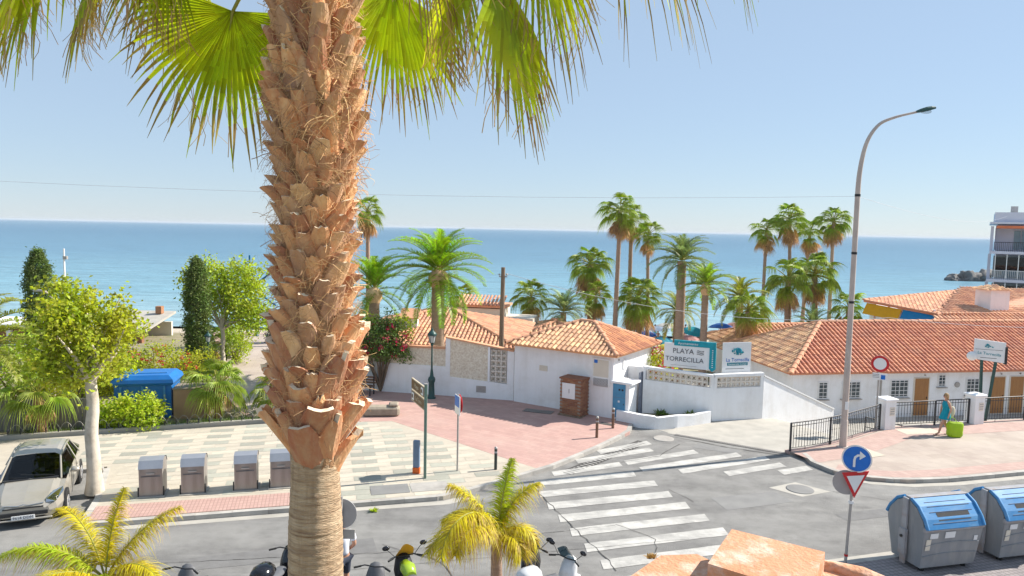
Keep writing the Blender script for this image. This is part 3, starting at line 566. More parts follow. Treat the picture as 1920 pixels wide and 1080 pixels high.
# planter bed edging behind the slab pavement (left)
mb = MB(); pe = [(-40, 18.75), (-18.1, 25.2), (-9.65, 28.1)]
for a, c in zip(pe, pe[1:]):
    a, c = Vector(a), Vector(c); t = (c - a).normalized(); nn = Vector((-t.y, t.x)) * 0.16
    mb.prism([tuple(a), tuple(c), tuple(c + nn), tuple(a + nn)], -0.2, 0.26)
struct('planter_edge', mb, 'concrete')
mb = MB(); bed = [(-40, 18.9), (-18.1, 25.35), (-9.8, 28.2), (-11.3, 29.4), (-13.9, 33.6), (-17.2, 41), (-22, 51), (-60, 51), (-60, 15)]
mb.add([(x, y, 0.14) for x, y in bed], [tuple(range(len(bed)))]); struct('planting_bed', mb, 'earth')
# sea rocks
for i, (x, y, sx, sy, sz) in enumerate([(114.2, 186, 2.2, 2, 1.5), (118.5, 187, 3.4, 3, 2.5), (123.5, 188, 4.5, 4, 2.6), (129.5, 186, 5.5, 4, 2.7), (116.3, 189, 2.4, 2, 1.9)]):
    mb = MB(); mb.ball((0, 0, 0), (sx, sy, sz), 28, 18)
    mb.v = [tuple(Vector(v) * (0.9 + 0.6 * noise.noise(Vector(v) * 0.4 + Vector((i * 9, 0, 0))) + 0.35 * noise.noise(Vector(v) * 1.3))) for v in mb.v]
    tag(mb.build('sea_rock', 'rock', None, (x, y, -3.1)), ['low round boulder at the seaward tip of the dark rocks', 'dark jagged sea rock beside the round tip boulder', 'dark jagged sea rock in the middle of the rocky spit', 'largest dark sea rock against the apartment block', 'small dark boulder tucked behind the spit rocks'][i], 'rock', 'rocks standing in the sea')

# ================================================================ THE NEAR FAN PALM
PX, PY = -1.37, 5.0
PALM = thing('fan_palm', 'tall fan palm with shaggy brown leaf stubs on its near trunk', 'palm tree', (PX, PY, 0))
mb = MB(); prof = []
z = 0.0
random.seed(11)
while z < 6.32:
    r = 0.186 + 0.012 * math.sin(z * 1.3) + (0.06 * (1 - z / 1.2) if z < 1.2 else 0)
    if z > 5.4: r = lerp(0.192, 0.168, sst(5.7, 6.32, z))
    prof += [(r + rnd(-0.003, 0.002), z), (r + rnd(0.0, 0.003), z + 0.012), (r - rnd(0.0, 0.004), z + rnd(0.024, 0.028))]
    z += rnd(0.03, 0.075)
prof += [(0.175, 6.4)]
mb.lathe((0, 0, 0), prof, 56, 0, True, 0.006)
mb.v = [(v[0] * (1 + .035 * noise.noise((v[0] * 4, v[1] * 4, v[2] * 1.5)) + .006 * noise.noise((v[0] * 9, v[1] * 9, v[2] * 22))), v[1] * (1 + .035 * noise.noise((v[0] * 4, v[1] * 4, v[2] * 1.5)) + .006 * noise.noise((v[0] * 9, v[1] * 9, v[2] * 22))), v[2] + .012 * noise.noise((v[0] * 6, v[1] * 6, v[2] * 3))) for v in mb.v]
mb.build('trunk', 'palm_bark', PALM)
mb = MB(); prof = []
for i in range(60):
    z = 6.28 + i * (10.35 - 6.28) / 59
    r = lerp(0.166, 0.24, sst(6.3, 6.95, z)); r = lerp(r, 0.212, sst(7.0, 7.6, z)); r = lerp(r, 0.26, sst(8.0, 8.7, z)); r = lerp(r, 0.2, sst(8.85, 9.3, z))
    prof.append((r * rnd(0.95, 1.05), z))
mb.lathe((0, 0, 0), prof, 32, 0, True, 0.05); mb.build('fibre_sheath', 'fibre_mat', PALM)
def boot_mesh(w, Lg, out, th, cut, split, grey):
    mb = MB(); rows = 6; k = 5; front = []; back = []
    for i in range(rows):
        t = i / (rows - 1); ww = w * (0.82 + 0.5 * t - (1.0 if not cut else 0.78) * t * t); y = out * (t ** 1.25) ; zz = Lg * t - 0.02
        for j in range(k):
            s = j / (k - 1) * 2 - 1
            curve = -0.32 * w * s * s * (1 - 0.55 * t)
            jag = (rnd(-0.035, 0.02) if not cut else rnd(-0.008, 0.008)) if i == rows - 1 else 0
            front.append((s * ww / 2, y + curve + 0.012, zz + jag)); back.append((s * ww / 2 * 0.94, y + curve - th * (1 - 0.35 * t), zz + jag))
    n = rows * k; fs = []
    for i in range(rows - 1):
        for j in range(k - 1):
            a = i * k + j; fs.append((a, a + 1, a + k + 1, a + k)); b_ = n + a; fs.append((b_ + 1, b_, b_ + k, b_ + k + 1))
        a = i * k; fs.append((n + a, a, a + k, n + a + k)); a = i * k + k - 1; fs.append((a, n + a, n + a + k, a + k))
    mb.add(front + back, fs, 0, False)
    top = (rows - 1) * k
    mb.add([front[top + j] for j in range(k)] + [back[top + j] for j in range(k)], [(j, j + 1, k + j + 1, k + j) for j in range(k - 1)], 1)
    return mb.mesh('leaf_base', ['boot_grey' if grey else 'boot', 'boot_cut'])
random.seed(5)
BIG = [boot_mesh(rnd(0.17, 0.23), rnd(0.24, 0.34), rnd(0.09, 0.14), 0.04, i % 2, 0, False) for i in range(6)]
SML = [boot_mesh(rnd(0.12, 0.16), rnd(0.13, 0.18), rnd(0.075, 0.115), 0.045, True, 0, i % 3 == 0) for i in range(8)]
TOPB = [boot_mesh(rnd(0.13, 0.18), rnd(0.2, 0.3), rnd(0.06, 0.12), 0.035, i % 2 == 0, 0, i % 3 == 1) for i in range(6)]
def core_r(z):
    r = lerp(0.158, 0.232, sst(6.3, 6.95, z)); r = lerp(r, 0.205, sst(7.0, 7.6, z)); r = lerp(r, 0.25, sst(8.0, 8.7, z)); return lerp(r, 0.195, sst(8.85, 9.3, z))
nb = 298
for i in range(nb):
    t = i / (nb - 1); z = 6.3 + 3.1 * (t ** 0.86) + rnd(-0.02, 0.02); a = i * 2.39996 + rnd(-0.15, 0.15)
    me = random.choice(BIG if z < 7.05 and (z < 6.85 or random.random() < .4) else (SML if z < 8.45 else TOPB))
    o = link('leaf_base', me, PALM, (core_r(z) * math.cos(a), core_r(z) * math.sin(a), z))
    til = rnd(-0.12, 0.16) if z < 8.5 else rnd(-0.2, 0.05)
    if z < 6.5: til = rnd(0.08, 0.38)
    o.rotation_euler = (Matrix.Rotation(a - math.pi / 2, 3, 'Z') @ Matrix.Rotation(-til, 3, 'X') @ Matrix.Rotation(rnd(-0.22, 0.22), 3, 'Y')).to_euler()
    s = rnd(0.85, 1.15) * (1.25 if z < 6.5 else 1); o.scale = (s, rnd(0.85, 1.3), s * rnd(0.85, 1.15))
# loose fibres
mb = MB()
for i in range(4200):
    z = 6.62 + (rnd(0, 1)) * 3.1; a = rnd(0, 2 * math.pi); r = core_r(z) + rnd(0.01, 0.1) * (0.75 if z > 8.9 else 1)
    p = Vector((r * math.cos(a), r * math.sin(a), z)); tan = Vector((-math.sin(a), math.cos(a), 0)); outw = Vector((math.cos(a), math.sin(a), 0))
    d = (tan * rnd(-1, 1) + Vector((0, 0, rnd(-0.8, 0.6))) + outw * rnd(-0.15, 0.28)).normalized(); wv = rnd(0.0009, 0.002); Lf = rnd(0.06, 0.2)
    pts = []; cur = p
    for k in range(5):
        pts.append(cur.copy()); d = (d + tan * rnd(-.45, .45) + Vector((0, 0, rnd(-.5, .3))) - outw * max(0, (Vector((cur.x, cur.y)).length - core_r(z) - 0.1)) * 4 ).normalized(); cur = cur + d * Lf / 4
    sd = d.cross(outw).normalized() * wv; vs = []
    for q in pts: vs += [q - sd, q + sd]
    mb.add(vs, [(2 * k, 2 * k + 1, 2 * k + 3, 2 * k + 2) for k in range(4)], 0)
tag(mb.build('fibres', 'fibre', PALM), kind='stuff')
mb = MB()
for i in range(1100):
    z = rnd(8.5, 9.75) if random.random() < .75 else rnd(7.4, 8.5); a = rnd(0, 2 * math.pi); r = core_r(z) + rnd(0.02, 0.1)
    p = Vector((r * math.cos(a), r * math.sin(a), z)); tan = Vector((-math.sin(a), math.cos(a), 0)); outw = Vector((math.cos(a), math.sin(a), 0)); d = (tan * rnd(-1, 1) + Vector((0, 0, rnd(-1, .3))) + outw * rnd(-.1, .2)).normalized(); wv = rnd(0.0012, 0.003); Lf = rnd(0.1, 0.25); vs = []
    for k in range(6):
        sd = d.cross(outw).normalized() * wv; vs += [p - sd, p + sd]; rr = Vector((p.x, p.y)).length; d = (d + tan * rnd(-.35, .35) + Vector((0, 0, rnd(-.35, .2))) - outw * (rr - core_r(z) - 0.09) * 5).normalized(); p = p + d * Lf / 5
    mb.add(vs, [(2 * k, 2 * k + 1, 2 * k + 3, 2 * k + 2) for k in range(5)], 0)
tag(mb.build('crown_fibres', 'fibre', PALM), kind='stuff')
# fan fronds
def fan_blade(h, d, n, Rr, span, N, droop, fuse=0.5, seed=0, tipmat=1, pleat=0.03, sag=0.05, samples=9):
    rg = random.Random(seed); d = Vector(d).normalized(); n = Vector(n); n = (n - d * n.dot(d)).normalized(); s = d.cross(n); h = Vector(h)
    mb = MB(); dth = 2 * span / N; G = Vector((0, 0, -1))
    for i in range(N):
        th = -span + dth * (i + 0.5); v = d * math.cos(th) + s * math.sin(th); per = -d * math.sin(th) + s * math.cos(th)
        Ri = Rr * (0.72 + 0.28 * math.cos(th * 0.75)) * rg.uniform(0.88, 1.06); rf = Rr * fuse * rg.uniform(0.9, 1.05)
        dr = droop * rg.uniform(0.7, 1.35); side = rg.uniform(-0.05, 0.05); vs = []; twist = rg.uniform(-.5, .5)
        for k in range(samples):
            r = Ri * (k / (samples - 1)) ** 0.9; f = max(0.0, (r - rf) / (Ri - rf)) if Ri > rf else 0
            wd = min(r, rf) * math.tan(dth / 2) * (1 - f) ** 0.85 + 0.0012
            ex = f * f * Rr
            # gravity bend keeps length roughly: rotate part of v towards down
            p = h + v * (r - 0.35 * dr * ex * 0.6) + G * (dr * ex * 0.75 + sag * r * r / Rr) + per * side * ex
            up = n * pleat * min(r, rf) / rf * (1 - 0.3 * f)
            pr = (per * math.cos(twist * f) + n * math.sin(twist * f))
            vs += [p - pr * wd, p + up * (1 - f) + n * 0.002, p + pr * wd]
        fs = []; m_ = []
        for k in range(samples - 1):
            a = 3 * k; ti = tipmat if k >= samples - 3 and rg.random() < 0.8 else 0
            mb.add([vs[a], vs[a + 1], vs[a + 4], vs[a + 3]], [(0, 1, 2, 3)], ti); mb.add([vs[a + 1], vs[a + 2], vs[a + 5], vs[a + 4]], [(0, 1, 2, 3)], ti)
    return mb
def fan_frond(parent, base, h, d, n, Rr, span=1.7, N=44, droop=0.35, seed=0, mats=('fan_green', 'fan_tip'), sag=0.05, fil=40, fuse=0.5, bow=0.25):
    O = Vector((PX, PY, 0)); base = Vector(base) - O; h = Vector(h) - O
    mid = (base + h) / 2 + Vector((0, 0, bow)); pts = [base.lerp(mid, t).lerp(mid.lerp(h, t), t) for t in [k / 8 for k in range(9)]]
    mb = MB(); mb.tube(pts, [lerp(0.034, 0.014, k / 8) for k in range(9)], 6, 0, flat=0.6); mb.tube([h, h + Vector(d).normalized() * Rr * 0.16], [0.014, 0.002], 6)
    fr = mb.build('frond', 'petiole', parent)
    fan_blade(h, d, n, Rr, span, N, droop, fuse, seed, sag=sag).build('blade', list(mats), fr)
    rg = random.Random(seed + 99); mb = MB(); d = Vector(d).normalized(); n = Vector(n); s = d.cross(n).normalized()
    for i in range(fil):
        th = rg.uniform(-span, span) * 0.9; r = Rr * rg.uniform(0.4, 0.75); p = h + (d * math.cos(th) + s * math.sin(th)) * r + Vector((0, 0, -sag * r))
        cur = p; vs = []; dd = Vector((rg.uniform(-.3, .3), rg.uniform(-.3, .3), -1)); w_ = rg.uniform(.0012, .0028)
        for k in range(5):
            vs += [cur - Vector((w_, 0, 0)), cur + Vector((w_, 0, 0))]; cur = cur + dd.normalized() * rg.uniform(.05, .1); dd += Vector((rg.uniform(-.5, .5), rg.uniform(-.5, .5), 0))
        mb.add(vs, [(2 * k, 2 * k + 1, 2 * k + 3, 2 * k + 2) for k in range(4)])
    if fil: tag(mb.build('filaments', 'queen_dry', fr), kind='stuff')
    return fr
CR = (PX, PY, 10.15)
toC = lambda h: (Vector((0, 0, 8)) - Vector(h)).normalized()
for k, (h, d, n, Rr, sp, N, dr, sag, fu) in enumerate([
    ((-2.02, 5.25, 9.50), (-0.18, 0.0, -1), (0.12, -1, 0.1), 0.98, 1.75, 46, 0.2, 0.0, 0.55),
    ((-0.93, 5.5, 9.78), (0.1, -0.1, -1), (0.72, -0.65, 0), 1.03, 1.25, 38, 0.15, 0.0, 0.55),
    ((-0.4, 4.6, 9.72), (0.1, -0.2, -1), (-0.9, -0.4, 0.3), 0.8, 1.2, 24, 0.3, 0.05, 0.3),
    ((-0.12, 4.4, 9.52), (0.22, 0.0, -1), (0.9, -0.4, 0.2), 1.05, 0.9, 24, 0.12, 0.0, 0.42),
    ((0.08, 4.7, 9.9), (0.35, 0.1, -0.9), (0.7, -0.65, 0.4), 0.9, 1.3, 26, 0.4, 0.05, 0.3),
    ((-0.65, 4.3, 9.9), (0.25, -0.3, -1), (0.85, -0.4, 0.3), 0.75, 1.2, 26, 0.4, 0.05, 0.35),
    ((0.4, 4.8, 10.1), (1.0, 0.0, -0.25), (0.2, -0.4, 0.9), 1.05, 1.3, 26, 0.75, 0.12, 0.32),
    ((-2.6, 4.75, 9.68), (-0.45, -0.1, -0.8), (-0.8, -0.5, 0.4), 0.62, 1.3, 26, 0.45, 0.08, 0.35),
    ((-2.75, 4.7, 9.66), (-1.0, 0.0, -0.25), (-0.3, -0.45, 0.85), 0.95, 1.2, 26, 0.55, 0.08, 0.38),
    ((-2.2, 4.6, 9.72), (-0.3, -0.2, -1), (0.9, -0.4, 0.1), 0.55, 1.0, 22, 0.3, 0.05, 0.4),
    ((-3.05, 4.9, 9.7), (-0.75, 0.0, -0.65), (-0.5, -0.7, 0.5), 0.75, 1.2, 26, 0.5, 0.08, 0.4),
    ((-2.45, 5.2, 9.9), (-0.5, 0.2, -0.9), (0.6, -0.8, 0.2), 0.7, 1.2, 26, 0.4, 0.06, 0.4),
    ((0.85, 4.7, 10.15), (1.0, -0.1, -0.35), (0.3, -0.5, 0.85), 0.85, 1.2, 24, 0.7, 0.1, 0.3),
    ((-1.5, 6.3, 10.4), (-0.1, 1, -0.3), (0, 0.4, 0.9), 0.95, 1.6, 30, 0.5, 0.1, 0.5),
    ((-0.6, 6.0, 10.7), (0.6, 0.8, 0.1), (-0.2, -0.2, 0.9), 0.95, 1.6, 30, 0.4, 0.1, 0.5),
    ((-2.2, 5.8, 10.8), (-0.8, 0.6, 0.2), (0.2, -0.2, 0.9), 0.95, 1.6, 30, 0.4, 0.1, 0.5),
    ((-1.35, 4.6, 11.2), (0.0, -0.4, 1.0), (0, -1, -0.3), 0.9, 1.6, 30, 0.3, 0.1, 0.5),
    ((-0.8, 5.2, 11.1), (0.7, 0.1, 0.8), (-0.6, 0, 0.8), 0.9, 1.6, 30, 0.3, 0.1, 0.5),
    ((-1.9, 5.1, 11.1), (-0.7, 0.1, 0.8), (0.6, 0, 0.8), 0.9, 1.6, 30, 0.3, 0.1, 0.5)]):
    a = Vector((h[0] - PX, h[1] - PY, 0)); a.normalize()
    fan_frond(PALM, Vector((PX, PY, 9.75 + 0.05 * (k % 4))) + a * 0.14, h, d, n, Rr, sp, N, dr, 100 + k, sag=sag, fil=60 if k < 13 else 0, fuse=fu, bow=0.3 if k < 13 else 0.1)

# ================================================================ PALM AND TREE KITS
def far_fan(el, Rr, pet, seed, dead=False, N=20):
    """one fan frond pointing +X, petiole and blade"""
    h = Vector((math.cos(el) * pet, 0, math.sin(el) * pet)); d = Vector((math.cos(el - 0.35), 0, math.sin(el - 0.35)))
    if dead: d = Vector((math.cos(el - 0.25), 0, math.sin(el - 0.25)))
    n = Vector((-d.z, 0, d.x)); n = n if n.z > 0 else -n
    mb = fan_blade(h, d, n, Rr, 1.55 if not dead else 1.0, N, 0.62 if not dead else 0.25, 0.34, seed, tipmat=0, pleat=0.05, sag=0.14, samples=6)
    mb.tube([(0, 0, 0), h * 0.5 + Vector((0, 0, 0.03)), h], [0.03, 0.025, 0.015], 4, 1)
    return mb.mesh('frond', ['fan_dead', 'fan_dead'] if dead else ['fan_far', 'petiole'])
FG = {e: [far_fan(R(e), 0.9, 0.75, e + k + 300, N=22) for k in range(3)] for e in (75, 50, 25, 0, -25)}
FD = [far_fan(R(e), 0.85, 0.6, e + 500, True, N=16) for e in (-50, -65, -78)]
def bark_trunk(path, rad, parent, mm, seg=12, rings=0.12):
    """ringed palm trunk along path points"""
    pts = [Vector(p) for p in path]; out = []; rr = []; n = 24
    for i in range(n + 1):
        t = i / n * (len(pts) - 1); k = min(int(t), len(pts) - 2); p = pts[k].lerp(pts[k + 1], t - k); r = lerp(rad[k], rad[k + 1], t - k)
        out += [p, p + (pts[-1] - pts[0]) * 0.008]; rr += [r * rnd(0.96, 1.0), r * rnd(1.02, 1.09)]
    mb = MB(); mb.tube(out, rr, seg); return mb.build('trunk', mm, parent)
def fan_palm(label, x, y, zt, s=1.0, tr=0.16, green=34, dead=14, lean=(0, 0), skirt=1.0, group=None):
    zb = ground_z(x, y) - 0.1; P = thing('fan_palm', label, 'palm tree', (x, y, zb), 0, group); H = zt - zb
    bark_trunk([(0, 0, 0), (lean[0] * .4, lean[1] * .4, H * .5), (lean[0], lean[1], H)], [tr * 1.35, tr, tr * 0.9], P, 'palm_bark_far')
    top = Vector((lean[0], lean[1], H))
    for i in range(green):
        t = i / green; e = (75, 50, 50, 25, 25, 25, 0, 0, 0, -25, -25)[int(t * 11)]
        o = link('frond', random.choice(FG[e]), P, top + Vector((0, 0, 0.25 * s * (1 - t)))); sc_ = s * rnd(0.85, 1.12)
        o.rotation_euler = (rnd(-.3, .3), rnd(-.3, .3), i * 2.4 + rnd(-.5, .5)); sc_ *= rnd(.8, 1.12); o.scale = (sc_, sc_ * rnd(.75, 1.1), sc_)
    for i in range(dead):
        o = link('frond', FD[i % 3], P, top - Vector((0, 0, rnd(0.0, 0.5) * s * skirt))); sc_ = s * rnd(0.75, 1.1); o['label'] = 'dry brown hanging frond'
        o.rotation_euler = (rnd(-.1, .1), rnd(-.12, .12), i * 2.4 + rnd(-.4, .4)); o.scale = (sc_ * skirt, sc_ * skirt, sc_)
    return P
def pinnate(L_, el, seed, n=42, leaf=0.4, bend=1.0, mats=('pinnate', 'rachis'), vee=0.5, w=0.022, droop=0.15, r0=0.03, curl=False):
    rg = random.Random(seed); mb = MB(); pts = []; p = Vector((0, 0, 0)); a = el; K = 14
    for i in range(K + 1):
        pts.append(p.copy()); p = p + Vector((math.cos(a), 0, math.sin(a))) * L_ / K; a -= bend / K * (0.5 + i / K)
    mb.tube(pts, [lerp(r0, 0.005, i / K) for i in range(K + 1)], 4, 1)
    for i in range(n):
        t = 0.13 + 0.87 * (i + rg.uniform(-.2, .2)) / n; f = min(t, 0.999) * K; k = int(f); q = pts[k].lerp(pts[k + 1], f - k); T = (pts[k + 1] - pts[k]).normalized(); Nn = Vector((-T.z, 0, T.x))
        ll = leaf * (math.sin(math.pi * min(1, 0.18 + 0.82 * t) ** 0.9) * 0.75 + 0.3) * rg.uniform(0.85, 1.1)
        for sd in (-1, 1):
            D = (T * rg.uniform(0.55, 0.85) + Vector((0, sd, 0)) * rg.uniform(0.8, 1.0) + Nn * rg.uniform(vee - 0.25, vee + 0.25)).normalized(); wv = D.cross(Nn).normalized() * w
            if curl:
                vs = []; ll *= rg.uniform(0.7, 1.2); sw = Vector((rg.uniform(-.15, .15), rg.uniform(-.15, .15), 0)); K2 = 5
                for z_ in range(K2 + 1):
                    u_ = z_ / K2; c_ = q + D * ll * u_ * (1 - .25 * droop * u_) + Vector((0, 0, -droop * ll * u_ * u_)) + sw * ll * u_ * u_; ww = wv * (1 - u_ ** 2.5 * .92) * (1 if z_ else .6); vs += [c_ - ww, c_ + ww]
                mb.add(vs, [(2 * z_, 2 * z_ + 1, 2 * z_ + 3, 2 * z_ + 2) for z_ in range(K2)], 0); continue
            m1 = q + D * ll * 0.5; e = q + D * ll + Vector((0, 0, -droop * ll))
            mb.add([q - wv * .6, q + wv * .6, m1 + wv, e, m1 - wv], [(0, 1, 2, 4), (4, 2, 3)], 0)
    return mb.mesh('frond', list(mats))
def pin_set(L_, leaf, mats, n=42, w=0.022, bend=1.0, droop=0.15, seeds=0):
    return {e: [pinnate(L_, R(e), e + k * 7 + seeds, n, leaf, bend * (1.15 if e > 50 else 1.0), mats, 0.45, w, droop) for k in range(2)] for e in (82, 62, 40, 18, -5, -28)}
def pinnate_palm(name, label, x, y, zt, S, n=48, s=1.0, tr=0.3, lean=(0, 0), zb=None, group=None, stub=0.0, elevs=(82, 82, 62, 62, 40, 40, 40, 18, 18, 18, -5, -5, -28)):
    zb = ground_z(x, y) - 0.1 if zb is None else zb; P = thing(name, label, 'palm tree', (x, y, zb), 0, group); H = zt - zb
    bark_trunk([(0, 0, 0), (lean[0] * .4, lean[1] * .4, H * .5), (lean[0], lean[1], H)], [tr * 1.15, tr, tr * 0.95], P, 'palm_bark_far', 14)
    top = Vector((lean[0], lean[1], H))
    if stub:
        mb = MB(); mb.lathe((0, 0, 0), [(tr, -stub), (tr * 1.5, -stub * .5), (tr * 1.6, 0), (tr * .8, stub * .5), (0.05, stub * .7)], 14, 0, True, 0.1); o = mb.build('crown_base', 'boot_grey', P); o.location = top
    for i in range(n):
        e = elevs[int(i / n * len(elevs))]
        o = link('frond', random.choice(S[e]), P, top + Vector((0, 0, (e + 28) / 110 * tr * 1.2))); sc_ = s * rnd(0.88, 1.1) * (0.85 if e > 70 else 1)
        o.rotation_euler = (rnd(-.12, .12), rnd(-.1, .1), i * 2.39996 + rnd(-.25, .25)); o.scale = (sc_,) * 3
    return P
S_CAN = pin_set(3.2, 0.5, ('pinnate_bright', 'rachis'), 58, 0.02, 1.25, 0.15)
S_DATE = pin_set(2.4, 0.42, ('pinnate_blue', 'rachis'), 40, 0.022, 1.35, 0.25, 50)
S_OLIVE = pin_set(2.4, 0.42, ('pinnate_olive', 'rachis'), 44, 0.02, 1.5, 0.3, 90)
S_MID = pin_set(2.2, 0.4, ('pinnate', 'rachis'), 40, 0.022, 1.3, 0.2, 130)

def leaf_cloud(mb, centers, per, spread, size, rg, mi=0, flat=0.0, aspect=0.6):
    for c, s_ in centers:
        for k in range(per):
            p = Vector(c) + Vector((rg.gauss(0, 1), rg.gauss(0, 1), rg.gauss(0, 1))) * spread * s_
            a = Vector((rg.uniform(-1, 1), rg.uniform(-1, 1), rg.uniform(-1, 0.5))).normalized(); b_ = a.cross(Vector((rg.uniform(-1, 1), rg.uniform(-1, 1), rg.uniform(-1, 1)))).normalized()
            nn = a.cross(b_); L_ = size * rg.uniform(0.6, 1.25)
            mb.add([p, p + a * L_ * .45 + b_ * L_ * aspect * .5 + nn * L_ * .1, p + a * L_, p + a * L_ * .45 - b_ * L_ * aspect * .5 + nn * L_ * .1], [(0, 1, 2, 3)], mi)
def blob_centers(rg, n, c, r, shell=0.55, lump=0.25, zcut=-1.0):
    out = []
    while len(out) < n:
        v = Vector((rg.uniform(-1, 1), rg.uniform(-1, 1), rg.uniform(-1, 1)))
        if v.length > 1 or v.length < shell * rg.random() ** 0.4 or v.z < zcut: continue
        k = 1 + lump * noise.noise(v * 2.2 + Vector(c))
        out.append((Vector((c[0] + v.x * r[0] * k, c[1] + v.y * r[1] * k, c[2] + v.z * r[2] * k)), rg.uniform(0.7, 1.3)))
    return out
def limbs(mb, base, cents, rg, n, r):
    for k in range(n):
        c = Vector(rg.choice(cents)[0]); b_ = Vector(base); mid = b_.lerp(c, 0.5) + Vector((rg.uniform(-.2, .2), rg.uniform(-.2, .2), 0.15))
        mb.tube([b_, b_.lerp(mid, .6), mid, c], [r, r * .7, r * .5, r * .12], 5, 0, False)
def tree(name, label, x, y, zb, htrunk, tr, blobs, mm, leaf, per, spread, n, bark='bark', seed=1, nl=14, cat='tree', aspect=0.6, lean=(0, 0), shell=0.55, group=None, lump=0.25, crname='crown'):
    rg = random.Random(seed); T = thing(name, label, cat, (x, y, zb), 0, group); cents = []
    for (c, r, share) in blobs: cents += blob_centers(rg, int(n * share), c, r, shell, lump)
    mb = MB(); K = 10
    if htrunk > 0:
        mb.tube([(lean[0] * (i / K) ** 1.5 + 0.03 * math.sin(i), lean[1] * (i / K) + 0.02 * math.cos(i * 1.7), htrunk * i / K) for i in range(K + 1)], [tr * (1.35 if i == 0 else 1.1 if i == 1 else 1 - 0.25 * i / K) for i in range(K + 1)], 12)
        limbs(mb, (lean[0], lean[1], htrunk * 0.97), cents, rg, nl, tr * 0.5)
        mb.build('trunk', bark, T)
    else:
        limbs(mb, (0, 0, 0), cents, rg, nl, tr); mb.build('stems', bark, T)
    mb = MB(); leaf_cloud(mb, cents, per, spread, leaf, rg, 0, aspect=aspect); tag(mb.build(crname, mm, T), kind='stuff')
    return T

# ================================================================ VEGETATION IN PLACE
random.seed(21)
# plane tree on the slab pavement
tree('plane_tree', 'leafy yellow green plane tree with a thick pale trunk beside the parked car', -12.05, 20.4, 0.1, 3.4, 0.2,
     [((-0.15, 0, 4.65), (1.4, 1.4, 1.25), 0.6), ((-0.6, 0, 5.55), (0.6, 0.7, 0.75), 0.14), ((0.55, 0.1, 5.0), (0.85, 0.9, 0.8), 0.12), ((-1.0, 0, 3.75), (0.65, 0.7, 0.65), 0.12)],
     'leaf_plane', 0.125, 42, 0.18, 215, 'bark_plane', 3, 26, aspect=0.85, shell=0.6, lump=0.6)
# cypresses: narrow columns
def cypress(label, x, y, zb, h, r, mm, seed):
    rg = random.Random(seed); T = thing('cypress', label, 'tree', (x, y, zb)); mb = MB(); mb.tube([(0, 0, 0), (0, 0, h * .5), (0, 0, h * .93)], [0.16, 0.1, 0.03], 8); mb.build('trunk', 'bark', T)
    mb = MB(); cents = []
    for i in range(760):
        t = rg.random() ** 0.85; z = 0.35 + t * (h - 0.4); a = rg.uniform(0, 6.28); rr = r * (0.72 + 0.35 * math.sin(math.pi * min(1, (t * 0.9 + 0.12)))) * (1 if t < 0.9 else max(0.3, (1 - t) * 8)) * rg.uniform(0.55, 1.05) * (1 + 0.2 * noise.noise((a, z * 1.2, seed)))
        cents.append((Vector((rr * math.cos(a), rr * math.sin(a), z)), rg.uniform(.7, 1.3)))
    leaf_cloud(mb, cents, 30, 0.1, 0.13, rg, aspect=0.4); tag(mb.build('crown', mm, T), kind='stuff'); return T
cypress('dark clipped cypress column standing behind the plane tree', -25.2, 38.2, 0.1, 6.3, 0.66, 'cypress', 5)
cypress('narrow dark cypress in front of the round lime green tree', -15.9, 36.2, 0.1, 6.05, 0.52, 'cypress', 6)
tree('broadleaf_tree', 'round lime green tree behind the narrow cypress in the park', -15.6, 38.6, 0.1, 2.2, 0.13,
     [((-0.8, 0, 4.5), (1.3, 1.3, 1.5), 0.4), ((1.0, 0.2, 4.3), (1.35, 1.4, 1.7), 0.45), ((1.7, 0, 3.0), (0.9, 0.9, 0.8), 0.15)], 'leaf_green', 0.17, 26, 0.2, 380, 'bark_plane', 8, 18, aspect=0.7)
tree('shrub', 'leafy green shrub in the raised bed beside the promenade lamps', -15.6, 40.3, 0.1, 0, 0.04, [((0, 0, 1.2), (1.0, 1.0, 1.2), 1.0)], 'leaf_green', 0.14, 24, 0.16, 120, 'bark', 9, 8, cat='shrub')
tree('lime_shrub', 'bright lime green clipped shrub in front of the blue bin store', -14.45, 27.0, 0.12, 0, 0.03, [((-0.4, 0, 0.55), (0.65, 0.5, 0.6), 0.4), ((0.5, 0, 0.62), (0.65, 0.5, 0.68), 0.45), ((-1.0, 0.1, 0.4), (0.45, 0.4, 0.42), 0.15)], 'leaf_lime', 0.14, 26, 0.14, 190, 'bark', 10, 8, cat='shrub', shell=0.7)
tree('tall_shrub', 'sprawling olive green shrub under the plane tree crown', -17.6, 28.2, 0.12, 0, 0.05, [((0, 0, 1.6), (1.5, 1.1, 1.4), 0.6), ((1.4, 0.3, 2.0), (0.9, 0.8, 0.8), 0.4)], 'leaf_plane', 0.13, 24, 0.18, 230, 'bark', 12, 12, cat='shrub')
tree('tall_shrub', 'loose green bush behind the grey board fence', -20.4, 29.5, 0.12, 0, 0.05, [((0, 0, 1.7), (1.5, 1.1, 1.5), 1.0)], 'leaf_green', 0.14, 24, 0.2, 170, 'bark', 13, 12, cat='shrub')
T = tree('hibiscus_bush', 'hibiscus bush with red flowers beyond the blue bin store', -16.2, 33.0, 0.12, 0, 0.05, [((0, 0, 1.25), (1.4, 1.0, 0.95), 0.7), ((1.6, 0.4, 1.2), (0.9, 0.8, 0.8), 0.3)], 'leaf_plane', 0.12, 24, 0.18, 190, 'bark', 14, 12, cat='bush')
rg = random.Random(3); mb = MB(); leaf_cloud(mb, blob_centers(rg, 26, (0.2, -0.3, 1.45), (1.5, 1.0, 0.8), 0.8), 12, 0.06, 0.12, rg, aspect=0.8); tag(mb.build('flowers', 'hibiscus', T), kind='stuff')
